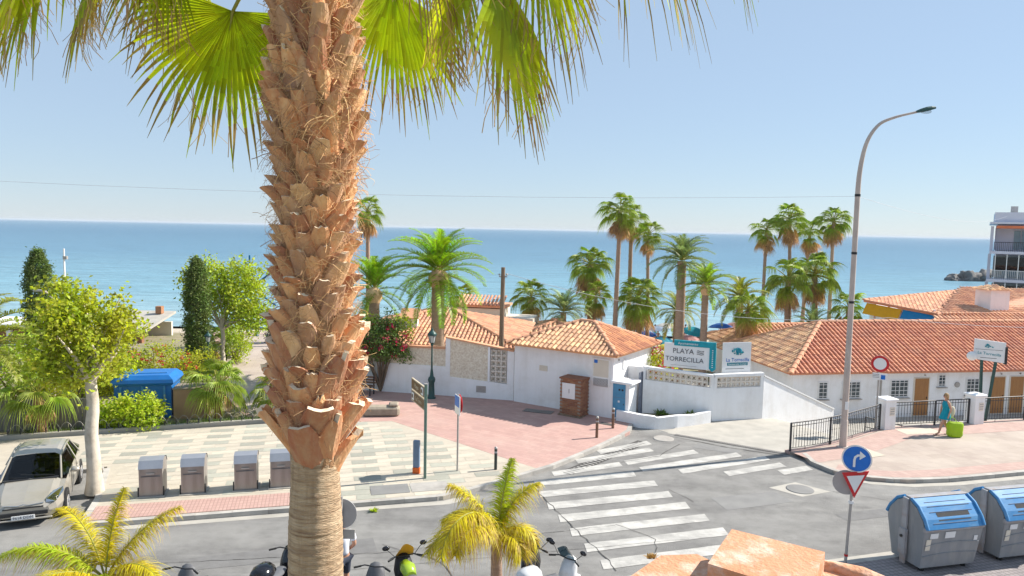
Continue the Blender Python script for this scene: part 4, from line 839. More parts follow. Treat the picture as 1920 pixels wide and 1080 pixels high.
# bougainvillea spilling over the wall
T = tree('bougainvillea', 'dark bougainvillea with crimson bracts spilling over the white wall', -6.2, 34.0, 0.12, 0, 0.06,
         [((-0.1, -0.35, 2.55), (1.35, 0.8, 0.95), 0.6), ((0.2, 0, 3.3), (0.8, 0.6, 0.6), 0.15), ((-0.9, -0.3, 2.1), (0.7, 0.5, 0.5), 0.15), ((1.0, -0.3, 2.0), (0.5, 0.4, 0.4), 0.1)], 'leaf_dark', 0.12, 26, 0.15, 300, 'bark', 15, 22, cat='bush')
rg = random.Random(4); mb = MB(); leaf_cloud(mb, blob_centers(rg, 46, (0.2, -0.6, 2.5), (1.35, 0.8, 0.95), 0.85), 14, 0.075, 0.1, rg, aspect=0.9); tag(mb.build('bracts', 'bract', T), kind='stuff')
mb = MB(); leaf_cloud(mb, [(Vector((0.9 + rg.uniform(-.6, .6), rg.uniform(-.3, .1), 3.2 + rg.uniform(-.5, .4))), 1) for k in range(50)] + [(Vector((-.6 + rg.uniform(-.6, .6), rg.uniform(-.3, .3), 3.35 + rg.uniform(-.3, .4))), 1) for k in range(40)], 16, 0.12, 0.12, rg, aspect=0.6); tag(mb.build('young_leaves', 'leaf_green', T), kind='stuff')
# flowering shrub behind the lattice wall
T = tree('flower_bush', 'bush with pink flowers between the white hut and the beach sign', 6.9, 33.3, -0.2, 0, 0.04, [((0, 0, 2.0), (0.75, 0.5, 0.85), 1.0)], 'leaf_plane', 0.11, 24, 0.13, 80, 'bark', 16, 8, cat='bush')
rg = random.Random(9); mb = MB(); leaf_cloud(mb, blob_centers(rg, 26, (0, -0.15, 2.15), (0.8, 0.5, 0.75), 0.8), 14, 0.09, 0.1, rg, aspect=0.9); tag(mb.build('flowers', 'bract', T), kind='stuff')
# low fan palms in the bed
def low_fan(label, x, y, h, s, n, lean=(0, 0), seed=0, dead=4, tr=0.15):
    random.seed(seed); P = thing('small_fan_palm', label, 'palm tree', (x, y, 0.1)); bark_trunk([(0, 0, 0), (lean[0] * .5, lean[1] * .5, h * .5), (lean[0], lean[1], h)], [tr * 1.1, tr, tr], P, 'fibre_mat', 10)
    es = (75, 50, 50, 25, 25, 0, 0, -25)
    for i in range(n):
        o = link('frond', random.choice(FG[es[int(i / n * 8)]]), P, (lean[0], lean[1], h)); sc_ = s * rnd(.85, 1.15); o.rotation_euler = (rnd(-.2, .2), rnd(-.2, .2), i * 2.4); o.scale = (sc_,) * 3
    for i in range(dead):
        o = link('frond', FD[i % 3], P, (lean[0], lean[1], h - .1)); o.rotation_euler = (0, 0, i * 2.4); o.scale = (s * .8,) * 3; o['label'] = 'dry brown hanging frond'
    return P
low_fan('small fan palm with spreading yellow green fans beside the tan block', -11.8, 28.6, 1.35, 0.95, 24, seed=31)
low_fan('small fan palm leaning over the grey board fence', -17.2, 26.0, 1.55, 0.95, 20, (-0.15, 0), 32, 6)
low_fan('low dark fan palm at the corner of the promenade bed', -9.9, 30.0, 0.75, 0.95, 18, (0.1, 0), 33, 2)
low_fan('little fan palm in the raised bed behind the hibiscus', -16.4, 38.9, 1.3, 0.8, 16, seed=34)
tree('tall_shrub', 'broad green bush in the bed behind the blue container', -18.3, 32.6, 0.12, 0, 0.05, [((0, 0, 1.0), (1.8, 1.2, 1.2), 1.0)], 'leaf_green', 0.14, 24, 0.2, 190, 'bark', 17, 12, cat='shrub')
tree('tall_shrub', 'dark green bush at the far side of the planting bed', -21.5, 36.5, 0.12, 0, 0.05, [((0, 0, 1.0), (2.2, 1.4, 1.1), 1.0)], 'leaf_dark', 0.14, 24, 0.22, 190, 'bark', 18, 12, cat='shrub')
# big arching date palm entering at the fence
random.seed(40)
pinnate_palm('date_palm', 'feathery date palm with long arching olive fronds beyond the board fence', -19.7, 25.9, 3.0, S_OLIVE, 34, 1.3, 0.3, zb=0.0, elevs=(82, 62, 62, 40, 40, 18, 18, -5))
# two Canary palms behind the white wall
pinnate_palm('date_palm', 'large bright green date palm with thick trunk rising behind the street lantern', -3.7, 36.0, 5.6, S_CAN, 66, 0.92, 0.33, stub=0.6, elevs=(82, 82, 62, 62, 62, 40, 40, 40, 18, 18, -5, -5, -28, -28))
pinnate_palm('date_palm', 'shorter bright green date palm rising behind the bougainvillea', -7.1, 37.0, 4.55, S_CAN, 44, 0.78, 0.28, stub=0.5, elevs=(82, 82, 82, 62, 62, 62, 40, 40, 18, -5, -28))
random.seed(50)
g1 = 'tall fan palms along the beach'
W = [('tallest fan palm of the group behind the white hut', 7.5, 52, 9.3, 1.05, .16, 36, 22), ('tall fan palm just behind the tallest one of its group', 9.2, 56, 8.9, 1.05, .16, 30, 20), ('slim tall fan palm between the tall pair and the date palm', 10.35, 54, 7.6, .85, .13, 26, 12),
     ('broad leafy fan palm with heavy brown skirt left of the tallest trunk', 6.3, 57, 5.2, 1.35, .2, 38, 24), ('fan palm with bare stem beside the broad skirted one', 5.9, 54, 3.0, 1.0, .16, 26, 16), ('low bushy fan palm with orange dry skirt behind the hut roof', 9.6, 53, 2.9, 1.35, .2, 38, 22),
     ('slender fan palm standing apart at the edge of the tall quartet', 23.1, 66, 8.2, 1.1, .15, 28, 14), ('tall dense fan palm in the middle of the tall quartet', 25.7, 66, 9.2, 1.3, .16, 36, 20), ('shorter fan palm tucked behind the dense tall one', 28.4, 70, 8.0, 1.15, .16, 28, 18), ('tall fan palm nearest the curved street lamp', 30.2, 68, 9.2, 1.2, .16, 34, 18),
     ('bushy lower fan palm under the tall quartet', 23.2, 60, 4.1, 1.5, .24, 42, 22), ('bushy green fan palm with brown skirt right of its bushy twin', 26.0, 61, 4.5, 1.55, .24, 42, 24), ('skirted fan palm beside the roof corner of the long house', 15.0, 46.5, 2.95, 1.05, .18, 36, 26),
     ('fan palm with pale dry skirt beside the wooden pole', 1.05, 54, 2.8, 1.15, .2, 28, 16), ('low fan palm half hidden behind the street lamp post', 27.6, 58, 2.0, 1.1, .18, 26, 14), ('fan palm with ragged head partly hidden by the near trunk', -9.6, 48, 8.8, 0.9, .14, 24, 16), ('small fan palm showing below the large date palm crown', -3.6, 52, 2.7, 1.0, .16, 24, 12)]
for lb, x, y, zt, s, tr, gn, dd in W: fan_palm(lb, x, y, zt, s, tr, int(gn * rnd(.75, 1.05)), int(dd * rnd(.9, 1.6)), (rnd(-.55, .55), rnd(-.3, .3)), rnd(.9, 1.2), g1)
g2 = 'date palms along the beach'
pinnate_palm('date_palm', 'grey green date palm with thick trunk behind the beach name sign', 11.3, 48, 6.0, S_DATE, 44, 1.05, .3, group=g2)
pinnate_palm('date_palm', 'bright date palm with orange fruit stalks beside the grey green one', 12.4, 46, 4.5, S_MID, 40, 0.9, .22, group=g2, stub=0.5)
pinnate_palm('date_palm', 'spiky olive date palm behind the skirted palm by the long house', 16.1, 50.5, 3.3, S_OLIVE, 36, 1.0, .25, group=g2)
pinnate_palm('date_palm', 'low date palm whose fronds droop behind the thick grey green trunk', 13.4, 58, 1.5, S_OLIVE, 34, 1.05, .25, group=g2)
pinnate_palm('date_palm', 'dark ragged date palm beside the wooden pole and pale skirted palm', 3.7, 51, 2.1, S_DATE, 34, 0.95, .22, group=g2)
pinnate_palm('date_palm', 'dark low date palm below the bushy fan palms', 24.6, 58.5, 0.4, S_DATE, 30, 1.0, .22, group=g2)

# near yellow queen palms
def queen(label, x, y, h, fronds, tr, seed):
    rg = random.Random(seed); random.seed(seed); P = thing('queen_palm', label, 'palm tree', (x, y, 0.1)); bark_trunk([(0, 0, 0), (0.03, 0, h * .5), (0, 0, h)], [tr * 1.2, tr, tr * .75], P, 'palm_bark_far', 12)
    for k, (az, el, L_, bend, mm) in enumerate(fronds):
        me = pinnate(L_, R(el), seed + k, 100, 0.4, bend, (mm, 'rachis'), 0.35, 0.0062, 0.6, 0.018, True)
        # plumose: a second set of leaflets in another plane
        me2 = pinnate(L_, R(el), seed + k + 50, 75, 0.36, bend, (mm, 'rachis'), -0.3, 0.0055, 0.65, 0.01, True)
        o = link('frond', me, P, (0, 0, h), R(az)); o2 = link('lower_leaflets', me2, o)
        me3 = pinnate(L_ * 0.98, R(el), seed + k + 90, 45, 0.5, bend, ('queen_dry', 'rachis'), 0.05, 0.003, 0.85, 0.01, True); link('dry_leaflets', me3, o)
    return P
queen('yellowing queen palm with drooping feathery fronds between the parked motorbikes', -0.15, 10.0, 3.42,
      [(60, 80, 1.2, 0.5, 'queen_green'), (20, 78, 1.1, 1.3, 'queen_yellow'), (185, 74, 1.15, 1.1, 'queen_yellow'), (240, 58, 1.3, 2.3, 'queen_yellow'), (215, 50, 1.35, 2.2, 'queen_yellow'), (200, 68, 1.05, 2.0, 'queen_yellow'), (172, 72, 0.95, 2.4, 'queen_yellow'), (-20, 66, 0.8, 2.8, 'queen_yellow'), (235, 70, 1.75, 3.0, 'queen_yellow'), (310, 55, 0.75, 2.8, 'queen_yellow')], 0.1, 71)
queen('yellow green queen palm with feathery fronds in front of the parked car', -5.55, 9.6, 2.95,
      [(150, 66, 1.6, 1.7, 'queen_yellow'), (70, 84, 1.25, 0.5, 'queen_yellow'), (25, 62, 1.35, 0.9, 'queen_yellow'), (195, 52, 1.5, 1.6, 'queen_green'), (230, 40, 1.3, 1.6, 'queen_yellow'), (-20, 48, 1.1, 1.8, 'queen_yellow'), (280, 40, 1.0, 1.8, 'queen_green'), (330, 35, 1.0, 1.9, 'queen_yellow'), (172, 35, 1.5, 1.2, 'queen_yellow')], 0.1, 81)
# weed in the gutter, tufts under the lattice wall
def tuft(label, x, y, z, n, s, mm='leaf_lime', name='weed'):
    rg = random.Random(int(x * 100)); mb = MB()
    for k in range(n):
        a = rg.uniform(0, 6.28); l = s * rg.uniform(.5, 1.1); e = rg.uniform(.4, 1.3); d = Vector((math.cos(a) * math.cos(e), math.sin(a) * math.cos(e), math.sin(e))); w_ = Vector((-math.sin(a), math.cos(a), 0)) * s * .12; p = Vector((x + rg.uniform(-s, s) * .5, y + rg.uniform(-s, s) * .3, z))
        mb.add([p, p + d * l * .5 + w_, p + d * l + Vector((0, 0, -l * .2)), p + d * l * .5 - w_], [(0, 1, 2, 3)])
    tag(mb.build(name, mm), label, 'plant')
tuft('lime green weed growing in the road gutter', -3.75, 19.65, 0.0, 40, 0.18)
tuft('dark weeds at the foot of the lattice wall by the door', 6.4, 29.95, 0.27, 40, 0.4, 'leaf_dark'); tuft('weeds at the foot of the lattice wall near its corner', 7.6, 29.8, 0.27, 50, 0.36, 'leaf_dark')
mb = MB(); rg = random.Random(77)
for k in range(2600):
    t = rg.random(); x = lerp(-17.9, -9.9, t); y = lerp(25.6, 28.35, t) + rg.uniform(0, .55); 
    a = rg.uniform(0, 6.28); l = rg.uniform(.06, .22); d = Vector((math.cos(a) * .5, math.sin(a) * .5, 1)).normalized(); w_ = Vector((-math.sin(a), math.cos(a), 0)) * .012; p = Vector((x, y, .13))
    mb.add([p - w_, p + w_, p + d * l], [(0, 1, 2)])
tag(mb.build('bed_grass', 'leaf_dark'), 'dark grass and low weeds in the strip behind the slab pavement', 'grass', kind='stuff')

# ================================================================ BUILDINGS AND WALLS
random.seed(60)
def tile_mesh(r, ln, mm, seg=5):
    mb = MB(); vs = []
    for y, rr, dz in ((0, r * 1.08, 0.012), (ln, r * 0.9, 0.0)):
        for k in range(seg + 1):
            a = math.pi * k / seg; vs.append((-rr * math.cos(a), y, rr * math.sin(a) * 0.8 + dz))
    mb.add(vs, [(k, k + 1, seg + 2 + k, seg + 1 + k) for k in range(seg)], 0, True)
    mb.add(vs[:seg + 1] + [(0, 0, 0)], [tuple(range(seg, -1, -1))], 0)
    return mb
def tile_face(poly, cs, rs):
    """poly: planar, first edge = eave going left to right seen from outside. returns list of (pos, matrix3)"""
    P0 = Vector(poly[0]); uu = (Vector(poly[1]) - P0).normalized(); nn = None
    c = sum((Vector(p) for p in poly), Vector()) / len(poly); vv = (c - P0) - uu * (c - P0).dot(uu); vv.normalize(); nn = uu.cross(vv)
    p2 = [((Vector(p) - P0).dot(uu), (Vector(p) - P0).dot(vv)) for p in poly]; out = []
    umin = min(p[0] for p in p2); umax = max(p[0] for p in p2); vmax = max(p[1] for p in p2)
    M = Matrix((uu, vv, nn)).transposed(); j = 0
    while j * rs < vmax:
        i = 0
        while umin + (i + .5) * cs < umax:
            a = umin + (i + .5) * cs; b_ = j * rs
            if inpoly((a, b_ + rs * 0.35), p2): out.append((P0 + uu * a + vv * (b_ - 0.05) + nn * 0.01, M))
            i += 1
        j += 1
    return out, nn
def tiles_joined(parent, polys, cs, rs, mm, jit=0.0):
    mb = MB(); base = tile_mesh(cs * 0.34, rs * 1.12, mm, 4)
    for poly in polys:
        pos, nn = tile_face(poly, cs, rs)
        for p, M in pos:
            q = p + nn * rnd(0, jit) ; mb.add([q + M @ Vector(v) for v in base.v], base.f, 0, True)
    o = mb.build('roof_tiles', mm, parent); o['kind'] = 'stuff'; return o
def tiles_single(parent, polys, cs, rs, mm, limit):
    me = tile_mesh(cs * 0.36, rs * 1.12, mm, 5).mesh('roof_tile', mm); n = 0
    for poly in polys:
        pos, nn = tile_face(poly, cs, rs)
        for p, M in pos:
            if n >= limit: return n
            o = link('roof_tile', me, parent, p + nn * rnd(0, 0.012)); o.rotation_euler = (M @ Matrix.Rotation(rnd(-.03, .03), 3, 'Z')).to_euler(); n += 1
    return n
def ridge(parent, a, b_, r, mm, name='ridge_tile', ln=0.4):
    a, b_ = Vector(a), Vector(b_); n = max(1, int((b_ - a).length / ln)); d = (b_ - a).normalized(); up = Vector((0, 0, 1)); s = d.cross(up).normalized(); up = s.cross(d)
    me = tile_mesh(r, (b_ - a).length / n * 1.12, mm, 5).mesh(name, mm); M = Matrix((s, d, up)).transposed()
    for i in range(n): o = link(name, me, parent, a + d * (b_ - a).length * i / n + up * (0.02 + 0.008 * (i % 2))); o.rotation_euler = M.to_euler()
def slab_poly(mb, poly, th=0.08, mi=0):
    c = [Vector(p) for p in poly]; nn = (c[1] - c[0]).cross(c[2] - c[0]).normalized(); lo = [p - nn * th for p in c]; n = len(c)
    mb.add(c + lo, [tuple(range(n)), tuple(range(2 * n - 1, n - 1, -1))] + [(n + i, n + (i + 1) % n, (i + 1) % n, i) for i in range(n)], mi)
def wall_seg(mb, A, B, z0, zA, zB, th, mi=0, side=1):
    A, B = Vector(A[:2]), Vector(B[:2]); t = (B - A).normalized(); nn = Vector((-t.y, t.x)) * th * side; q = [A, B, B + nn, A + nn]
    if side < 0: q = [A + nn, B + nn, B, A]; hs_ = [zA, zB, zB, zA]
    else: hs_ = [zA, zB, zB, zA]
    mb.prism([(p.x, p.y, h) for p, h in zip(q, hs_)], z0, 0, mi)

# ---- white hut with hipped tile roof
HL = Vector((0.18, 32.52)); HC = Vector((4.32, 29.8)); e1 = (HC - HL).normalized(); e2 = Vector((-e1.y, e1.x)); HW = (HC - HL).length; HD = 4.2
HUT = thing('white_hut', 'small white rendered hut with hipped terracotta tile roof on the red plaza', 'building', (HL.x, HL.y, 0.1), math.atan2(e1.y, e1.x))
hx = lambda a, b_, z: (a, b_, z)     # local: x along the shaded front, y into depth
mb = MB(); mb.prism([(0, 0), (HW, 0), (HW, HD), (0, HD)], -0.3, 2.75); mb.build('wall', 'white_wall', HUT)
ov = 0.28; ez = 2.72; rz_ = 3.72
A_, B_, C_, D_ = (-ov, -ov, ez), (HW + ov, -ov, ez), (HW + ov, HD + ov, ez), (-ov, HD + ov, ez)
r1, r2 = (HD / 2 + .15, HD / 2, rz_), (HW - HD / 2 + .1, HD / 2, rz_)
mb = MB()
for pl in ([A_, B_, r2, r1], [B_, C_, r2], [C_, D_, r1, r2], [D_, A_, r1]): slab_poly(mb, pl, 0.07)
RF = mb.build('roof', 'tile', HUT)
n = tiles_single(RF, [[A_, B_, r2, r1]], 0.235, 0.36, 'tile_pale', 210); n2 = tiles_single(RF, [[B_, C_, r2]], 0.235, 0.36, 'tile', 90); print('hut tiles', n, n2)
tiles_joined(RF, [[C_, D_, r1, r2], [D_, A_, r1]], 0.235, 0.36, 'tile')
for a, c in ((A_, r1), (B_, r2), (C_, r2), (D_, r1), (r1, r2)): ridge(RF, a, c, 0.11, 'tile_soft')
mb = MB(); mb.box((HW - 0.55, -0.03, 1.95), (0.86, 0.06, 1.15), bev=0.01); NB = mb.build('notice_frame', 'white_plain', HUT)
mb = MB(); mb.box((HW - 0.55, -0.064, 2.1), (0.7, 0.012, 0.72)); mb.build('notice_sheet', 'cream_wall', NB)
mb = MB(); mb.box((HW - 0.79, -0.074, 2.38), (0.16, 0.008, 0.14)); mb.build('notice_emblem', 'sign_blue', NB)
mb = MB()
for i in range(4):
    for j in range(3): mb.lathe((0, 0, 0), [(0.001, 0), (0.001, 0.001)], 3); 
mb = MB()
for i in range(5):
    for j in range(3):
        cx, cz = HW - 0.55 + (i - 2) * .14, 1.5 + (j - 1) * .115; mb.tube([(cx + .05 * math.cos(a), -.07, cz + .045 * math.sin(a)) for a in [k * math.pi / 4 for k in range(9)]], .012, 4)
tag(mb.build('lattice_print', 'text_grey', NB), kind='stuff')
mb = MB(); mb.box((1.55, -0.012, 1.75), (0.42, 0.024, 0.24), bev=0.005); mb.build('wall_plate', 'cream_wall', HUT)
mb = MB(); mb.box((HW + .012, 0.5, 2.45), (0.024, .1, .1)); mb.build('junction_box', 'galv', HUT)
# meter box and door on the sunny side
mb = MB(); mb.box((HW + 0.37, 0.4, 0.72), (0.74, 0.78, 1.66)); mb.build('meter_housing', 'white_wall', HUT)
mb = MB(); mb.box((HW + 0.4, 0.38, 1.6), (1.0, 0.95, 0.1), bev=.02); mb.build('housing_cap', 'white_wall', HUT)
mb = MB(); mb.box((HW + 0.3, -0.015, 0.83), (0.56, 0.03, 1.42), bev=.006); CB = mb.build('meter_cabinet_door', 'blue_cab', HUT)
for dx in (.02, .16): mb = MB(); mb.tube([(HW + .3 + dx, -.032, 1.3), (HW + .3 + dx, -.045, 1.3)], .045, 10); mb.build('vent', 'plastic_black', CB)
mb = MB(); mb.box((HW + .3, -.034, .8), (.08, .008, .08), bev=.0); mb.build('warning_label', 'sign_white', CB); mb = MB(); mb.box((HW + .52, -.035, .7), (.03, .012, .06)); mb.build('handle', 'plastic_black', CB)
mb = MB(); mb.box((HW + .3, -.0325, .97), (.54, .006, .012)); mb.build('seam', 'door_grey', CB)
mb = MB(); mb.box((HW + 0.82, 1.14, 0.95), (0.05, 0.62, 2.0)); DR = mb.build('side_door', 'door_grey', HUT)
mb = MB(); mb.add([(HW + .79, 1.0, 1.15), (HW + .79, 1.26, 1.15), (HW + .79, 1.13, 1.4)], [(0, 1, 2)]); mb.build('warning_triangle', 'yellow', DR)
mb = MB(); mb.box((HW + .45, 1.52, 1.02), (.86, .1, 2.1)); mb.build('side_return', 'white_wall', HUT)
mb = MB(); mb.box((HW + .02, 1.05, 2.2), (.04, .3, .42), bev=.01); mb.build('alarm_box', 'white_plain', HUT)
# ---- brick meter cabinet
e1a = math.atan2(e1.y, e1.x); p = HL + e1 * 3.35 - e2 * 0.42
BC = thing('brick_cabinet', 'brown brick utility cabinet with white door against the hut wall', 'cabinet', (p.x, p.y, 0.12), e1a)
mb = MB(); mb.box((0, 0, 0.78), (0.98, 0.68, 1.56)); mb.build('core', 'mortar', BC)
bm1 = MB().box((0, 0, 0), (0.23, 0.025, 0.062)).mesh('brick', 'brick')
for j in range(21):
    for i in range(5):
        x = -0.5 + 0.0 + i * 0.245 + (0.12 if j % 2 else 0.0)
        if x < -0.4 or x > 0.42: continue
        if -0.38 < x < 0.3 and 0.72 < 0.04 + j * .074 < 1.4: continue
        link('brick', bm1, BC, (x, -0.345, 0.04 + j * .074))
    for i in range(3):
        o = link('brick', bm1, BC, (0.495, -0.22 + i * 0.245 - (0.1 if j % 2 else 0), 0.04 + j * .074), math.pi / 2)
mb = MB(); mb.box((0, 0, 1.6), (1.08, 0.78, 0.07), bev=.01); mb.build('cap', 'brick', BC)
mb = MB(); mb.box((-0.08, -0.36, 1.08), (0.62, 0.03, 0.66), bev=.006); d_ = mb.build('cabinet_door', 'sign_white', BC)
mb = MB(); mb.box((-.05, -.38, 1.08), (.015, .012, .18)); mb.build('lock', 'plastic_black', d_); mb = MB(); mb.box((0, -.2, .02), (1.1, .5, .06), bev=.01); mb.build('plinth', 'wood_pole', BC)
# ---- lattice blocks
def lattice_mesh(s, d):
    mb = MB(); h = s / 2
    for x, z, sx, sz in ((0, h - .015, s, .03), (0, -h + .015, s, .03), (-h + .015, 0, .03, s - .06), (h - .015, 0, .03, s - .06)): mb.box((x, 0, z), (sx - .002, d, sz - .002))
    mb.tube([(h * .6 * math.cos(a), 0, h * .6 * math.sin(a)) for a in [k * math.pi / 4 for k in range(9)]], 0.02, 4, cap=False)
    return mb.mesh('lattice_block', 'lattice')
LB = lattice_mesh(0.23, 0.1); LB2 = lattice_mesh(0.3, 0.1)
def lattice(parent, A, B, z0, rows, me, s, dz=0.0):
    A, B = Vector(A[:2]), Vector(B[:2]); Lw = (B - A).length; n = int(Lw / s); t = (B - A).normalized(); off_ = (Lw - n * s) / 2
    for j in range(rows):
        for i in range(n): p = A + t * (off_ + (i + .5) * s); link('lattice_block', me, parent, (p.x, p.y, z0 + (j + .5) * s + dz * (1 - (i + .5) / n)), math.atan2(t.y, t.x))
    return off_
# ---- long white wall on the plaza
WL0, WL1, WL2 = Vector((-9.3, 34.6)), Vector((-3.05, 33.35)), Vector((0.16, 32.62))
PW = thing('plaza_wall', 'long white wall with pebble and lattice panels behind the street lantern', 'wall')
mb = MB(); t12 = (WL2 - WL1).normalized(); t01 = (WL1 - WL0).normalized()
wall_seg(mb, WL0, WL1, -0.3, 1.55, 1.5, 0.22); wall_seg(mb, WL1, WL2, -0.3, 1.05, 0.85, 0.22)
a = WL1; wall_seg(mb, a, a + t12 * 0.22, 1.04, 2.862, 2.83, 0.22); a = WL2 - t12 * 0.32; wall_seg(mb, a, WL2, 0.85, 2.435, 2.39, 0.22)
a = WL1 + t12 * 2.05; wall_seg(mb, a, a + t12 * .1, .9, 2.62, 2.6, .2)
a = WL0; wall_seg(mb, a, a + t01 * 0.4, 1.5, 2.42, 2.42, 0.22); mb.build('wall', 'white_wall', PW)
def panel(mb, A, B, z0a, z0b, z1a, z1b, inset, th):
    A, B = Vector(A), Vector(B); t = (B - A).normalized(); nn = Vector((-t.y, t.x)); A = A + nn * inset; B = B + nn * inset; C2, D2 = B + nn * th, A + nn * th
    vs = [(*A, z0a), (*B, z0b), (*C2, z0b), (*D2, z0a), (*A, z1a), (*B, z1b), (*C2, z1b), (*D2, z1a)]
    mb.add(vs, [(3, 2, 1, 0), (4, 5, 6, 7), (0, 1, 5, 4), (1, 2, 6, 5), (2, 3, 7, 6), (3, 0, 4, 7)])
mb = MB(); panel(mb, WL0 + t01 * .4, WL1, 1.54, 1.5, 2.34, 2.34, 0.04, 0.12); mb.build('pebble_panel', 'pebble', PW)
mb = MB(); panel(mb, WL1 + t12 * .22, WL1 + t12 * 2.05, 1.0, .92, 2.83, 2.57, 0.04, 0.12); mb.build('pebble_panel', 'pebble', PW)
mb = MB(); panel(mb, WL1 + t12 * 2.15, WL2 - t12 * .32, .9, .84, 2.55, 2.43, 0.17, 0.04); mb.build('lattice_back', 'cream_wall', PW)
lattice(PW, WL1 + t12 * 2.12 + Vector((-t12.y, t12.x)) * .08, WL2 - t12 * .3 + Vector((-t12.y, t12.x)) * .08, 0.92, 6, lattice_mesh(.25, .1), .25)
mb = MB(); nn_ = Vector((t01.y, -t01.x)) * 0.05
wall_seg(mb, WL0 + nn_, WL1 + nn_ - t01 * .01, 2.34, 2.42, 2.42, 0.32); nn_ = Vector((t12.y, -t12.x)) * 0.05
panel(mb, WL1 + nn_, WL2 + nn_ - t12 * .03, 2.865, 2.395, 2.93, 2.46, 0, 0.32); mb.build('coping', 'tile_soft', PW)
p = WL1 + t12 * 1.75 + Vector((t12.y, -t12.x)) * 0.012; mb = MB(); mb.box((p.x, p.y, .55), (.46, .024, .3), math.atan2(t12.y, t12.x)); V_ = mb.build('air_vent', 'galv', PW)
# ---- lattice wall by the driveway
P0, P1, P2, P3 = Vector((5.66, 30.25)), Vector((8.63, 30.12)), Vector((10.96, 30.73)), Vector((15.2, 33.2))
DW = thing('driveway_wall', 'white wall with two rows of lattice blocks along the driveway', 'wall')
ta, tb = (P1 - P0).normalized(), (P2 - P1).normalized(); mb = MB()
wall_seg(mb, P0, P1, -0.5, 1.72, 1.42, 0.18); wall_seg(mb, P1, P2, -0.5, 1.42, 1.42, 0.18)
wall_seg(mb, P0, P0 + ta * .1, 1.7, 2.2, 2.19, .18); wall_seg(mb, P1 - ta * .13, P1 + tb * .02, 1.42, 1.9, 1.9, .18); wall_seg(mb, P1 + tb * .03, P1 + tb * .16, 1.42, 1.9, 1.9, .17); wall_seg(mb, P2 - tb * .14, P2, 1.42, 1.9, 1.9, .18)
mb.build('wall', 'white_wall', DW); mb = MB(); nn_ = lambda t: Vector((t.y, -t.x)) * .03
panel(mb, P0 + nn_(ta), P1 + nn_(ta), 2.195, 1.895, 2.3, 2.0, 0, .24); wall_seg(mb, P1 + nn_(tb) + tb * .06, P2 + nn_(tb), 1.895, 2.02, 2.02, .24); mb.build('coping', 'white_wall', DW)
for A, B, t in ((P0 + ta * .1, P1 - ta * .13, ta), (P1 + tb * .16, P2 - tb * .14, tb)):
    n = Vector((-t.y, t.x)) * .09; lattice(DW, A + n, B + n, 1.43, 2, LB, .23, .27 if t is ta else 0)
RW = thing('ramp_wall', 'plain white wall sloping down along the driveway ramp', 'wall'); mb = MB(); wall_seg(mb, P2 + tb * .01, P3, -2.2, 1.85, -0.15, .2); mb.build('wall', 'white_wall', RW)
mb = MB(); td = (P3 - P2).normalized(); n = Vector((td.y, -td.x)) * .03; q = [P2 + n + tb * .02, P3 + n]; wd = Vector((-td.y, td.x)) * .26
mb.add([(*q[0], 1.86), (*q[1], -.14), (*(q[1] + wd), -.14), (*(q[0] + wd), 1.86), (*q[0], 1.93), (*q[1], -.07), (*(q[1] + wd), -.07), (*(q[0] + wd), 1.93)], [(3, 2, 1, 0), (4, 5, 6, 7), (0, 1, 5, 4), (1, 2, 6, 5), (2, 3, 7, 6), (3, 0, 4, 7)]); mb.build('coping', 'white_plain', RW)
LW = thing('low_wall', 'low rough white kerb wall curving round the weedy strip by the blue cabinet', 'wall'); mb = MB()
lp = [Vector(p) for p in ((4.45, 29.5), (5.3, 28.85), (5.9, 28.7), (6.05, 28.72), (6.9, 29.0), (7.7, 29.4), (8.5, 29.85))]; hh = [.56, .55, .52, .46, .5, .44, .5]
for i in range(len(lp) - 1): wall_seg(mb, lp[i], lp[i + 1], -.3, hh[i], hh[i + 1], .2)
mb.build('wall', 'white_wall', LW); mb = MB(); bd = [p + Vector((.03, .12)) for p in lp] + [Vector((8.55, 30.1)), Vector((5.8, 30.22)), Vector((5.0, 30.0))]; mb.prism([tuple(p) for p in bd], -.1, .27); mb.build('soil', 'earth', LW)

# ---- signs above the driveway wall
def board(name, label, A, B, z0A, z0B, z1A, z1B, th, mm):
    T = thing(name, label, 'sign'); mb = MB(); panel(mb, A, B, z0A, z0B, z1A, z1B, 0, th); mb.build('panel', mm, T); return T
A, B = Vector((6.72, 31.2)), Vector((8.62, 30.38)); t = (B - A).normalized(); n = Vector((t.y, -t.x))
SG = board('beach_sign', 'white beach name sign with turquoise band along its top and side', A, B, 2.14, 2.14, 3.2, 3.2, .05, 'sign_white')
def on(p, z, o): return (p.x + n.x * o, p.y + n.y * o, z)
mb = MB(); panel(mb, A + t * .42 + n * .03, B + t * .12 + n * .03, 3.1, 3.1, 3.34, 3.34, 0, .12); TB = mb.build('top_band', 'teal', SG)
mb = MB(); a, c = B - t * .14 + n * .034, B + t * .13 + n * .034; panel(mb, a, c, 2.2, 2.2, 3.12, 3.12, 0, .125); mb.add([(*a, 2.2), (*c, 2.2), (*(a.lerp(c, .5)), 2.08)], [(0, 2, 1)]); SB = mb.build('side_band', 'teal', SG)
tx, upv = (t.x, t.y, 0), (0, 0, 1)
text('lettering', 'PLAYA', .31, 'text_grey', frame(on(A + t * .82, 2.86, .012), tx, upv), SG); text('lettering', 'TORRECILLA', .285, 'text_grey', frame(on(A + t * .88, 2.5, .012), tx, upv), SG)
text('lettering', 'Ayuntamiento', .15, 'sign_white', frame(on(A + t * 1.02, 3.215, .045), tx, upv), TB)
for k in range(9): mb = MB(); q = on(B - t * .005, 3.0 - .09 * k, .04); mb.box(q, (.05, .012, .035), math.atan2(t.y, t.x)); mb.build('small_print', 'sign_white', SB)
mb = MB()
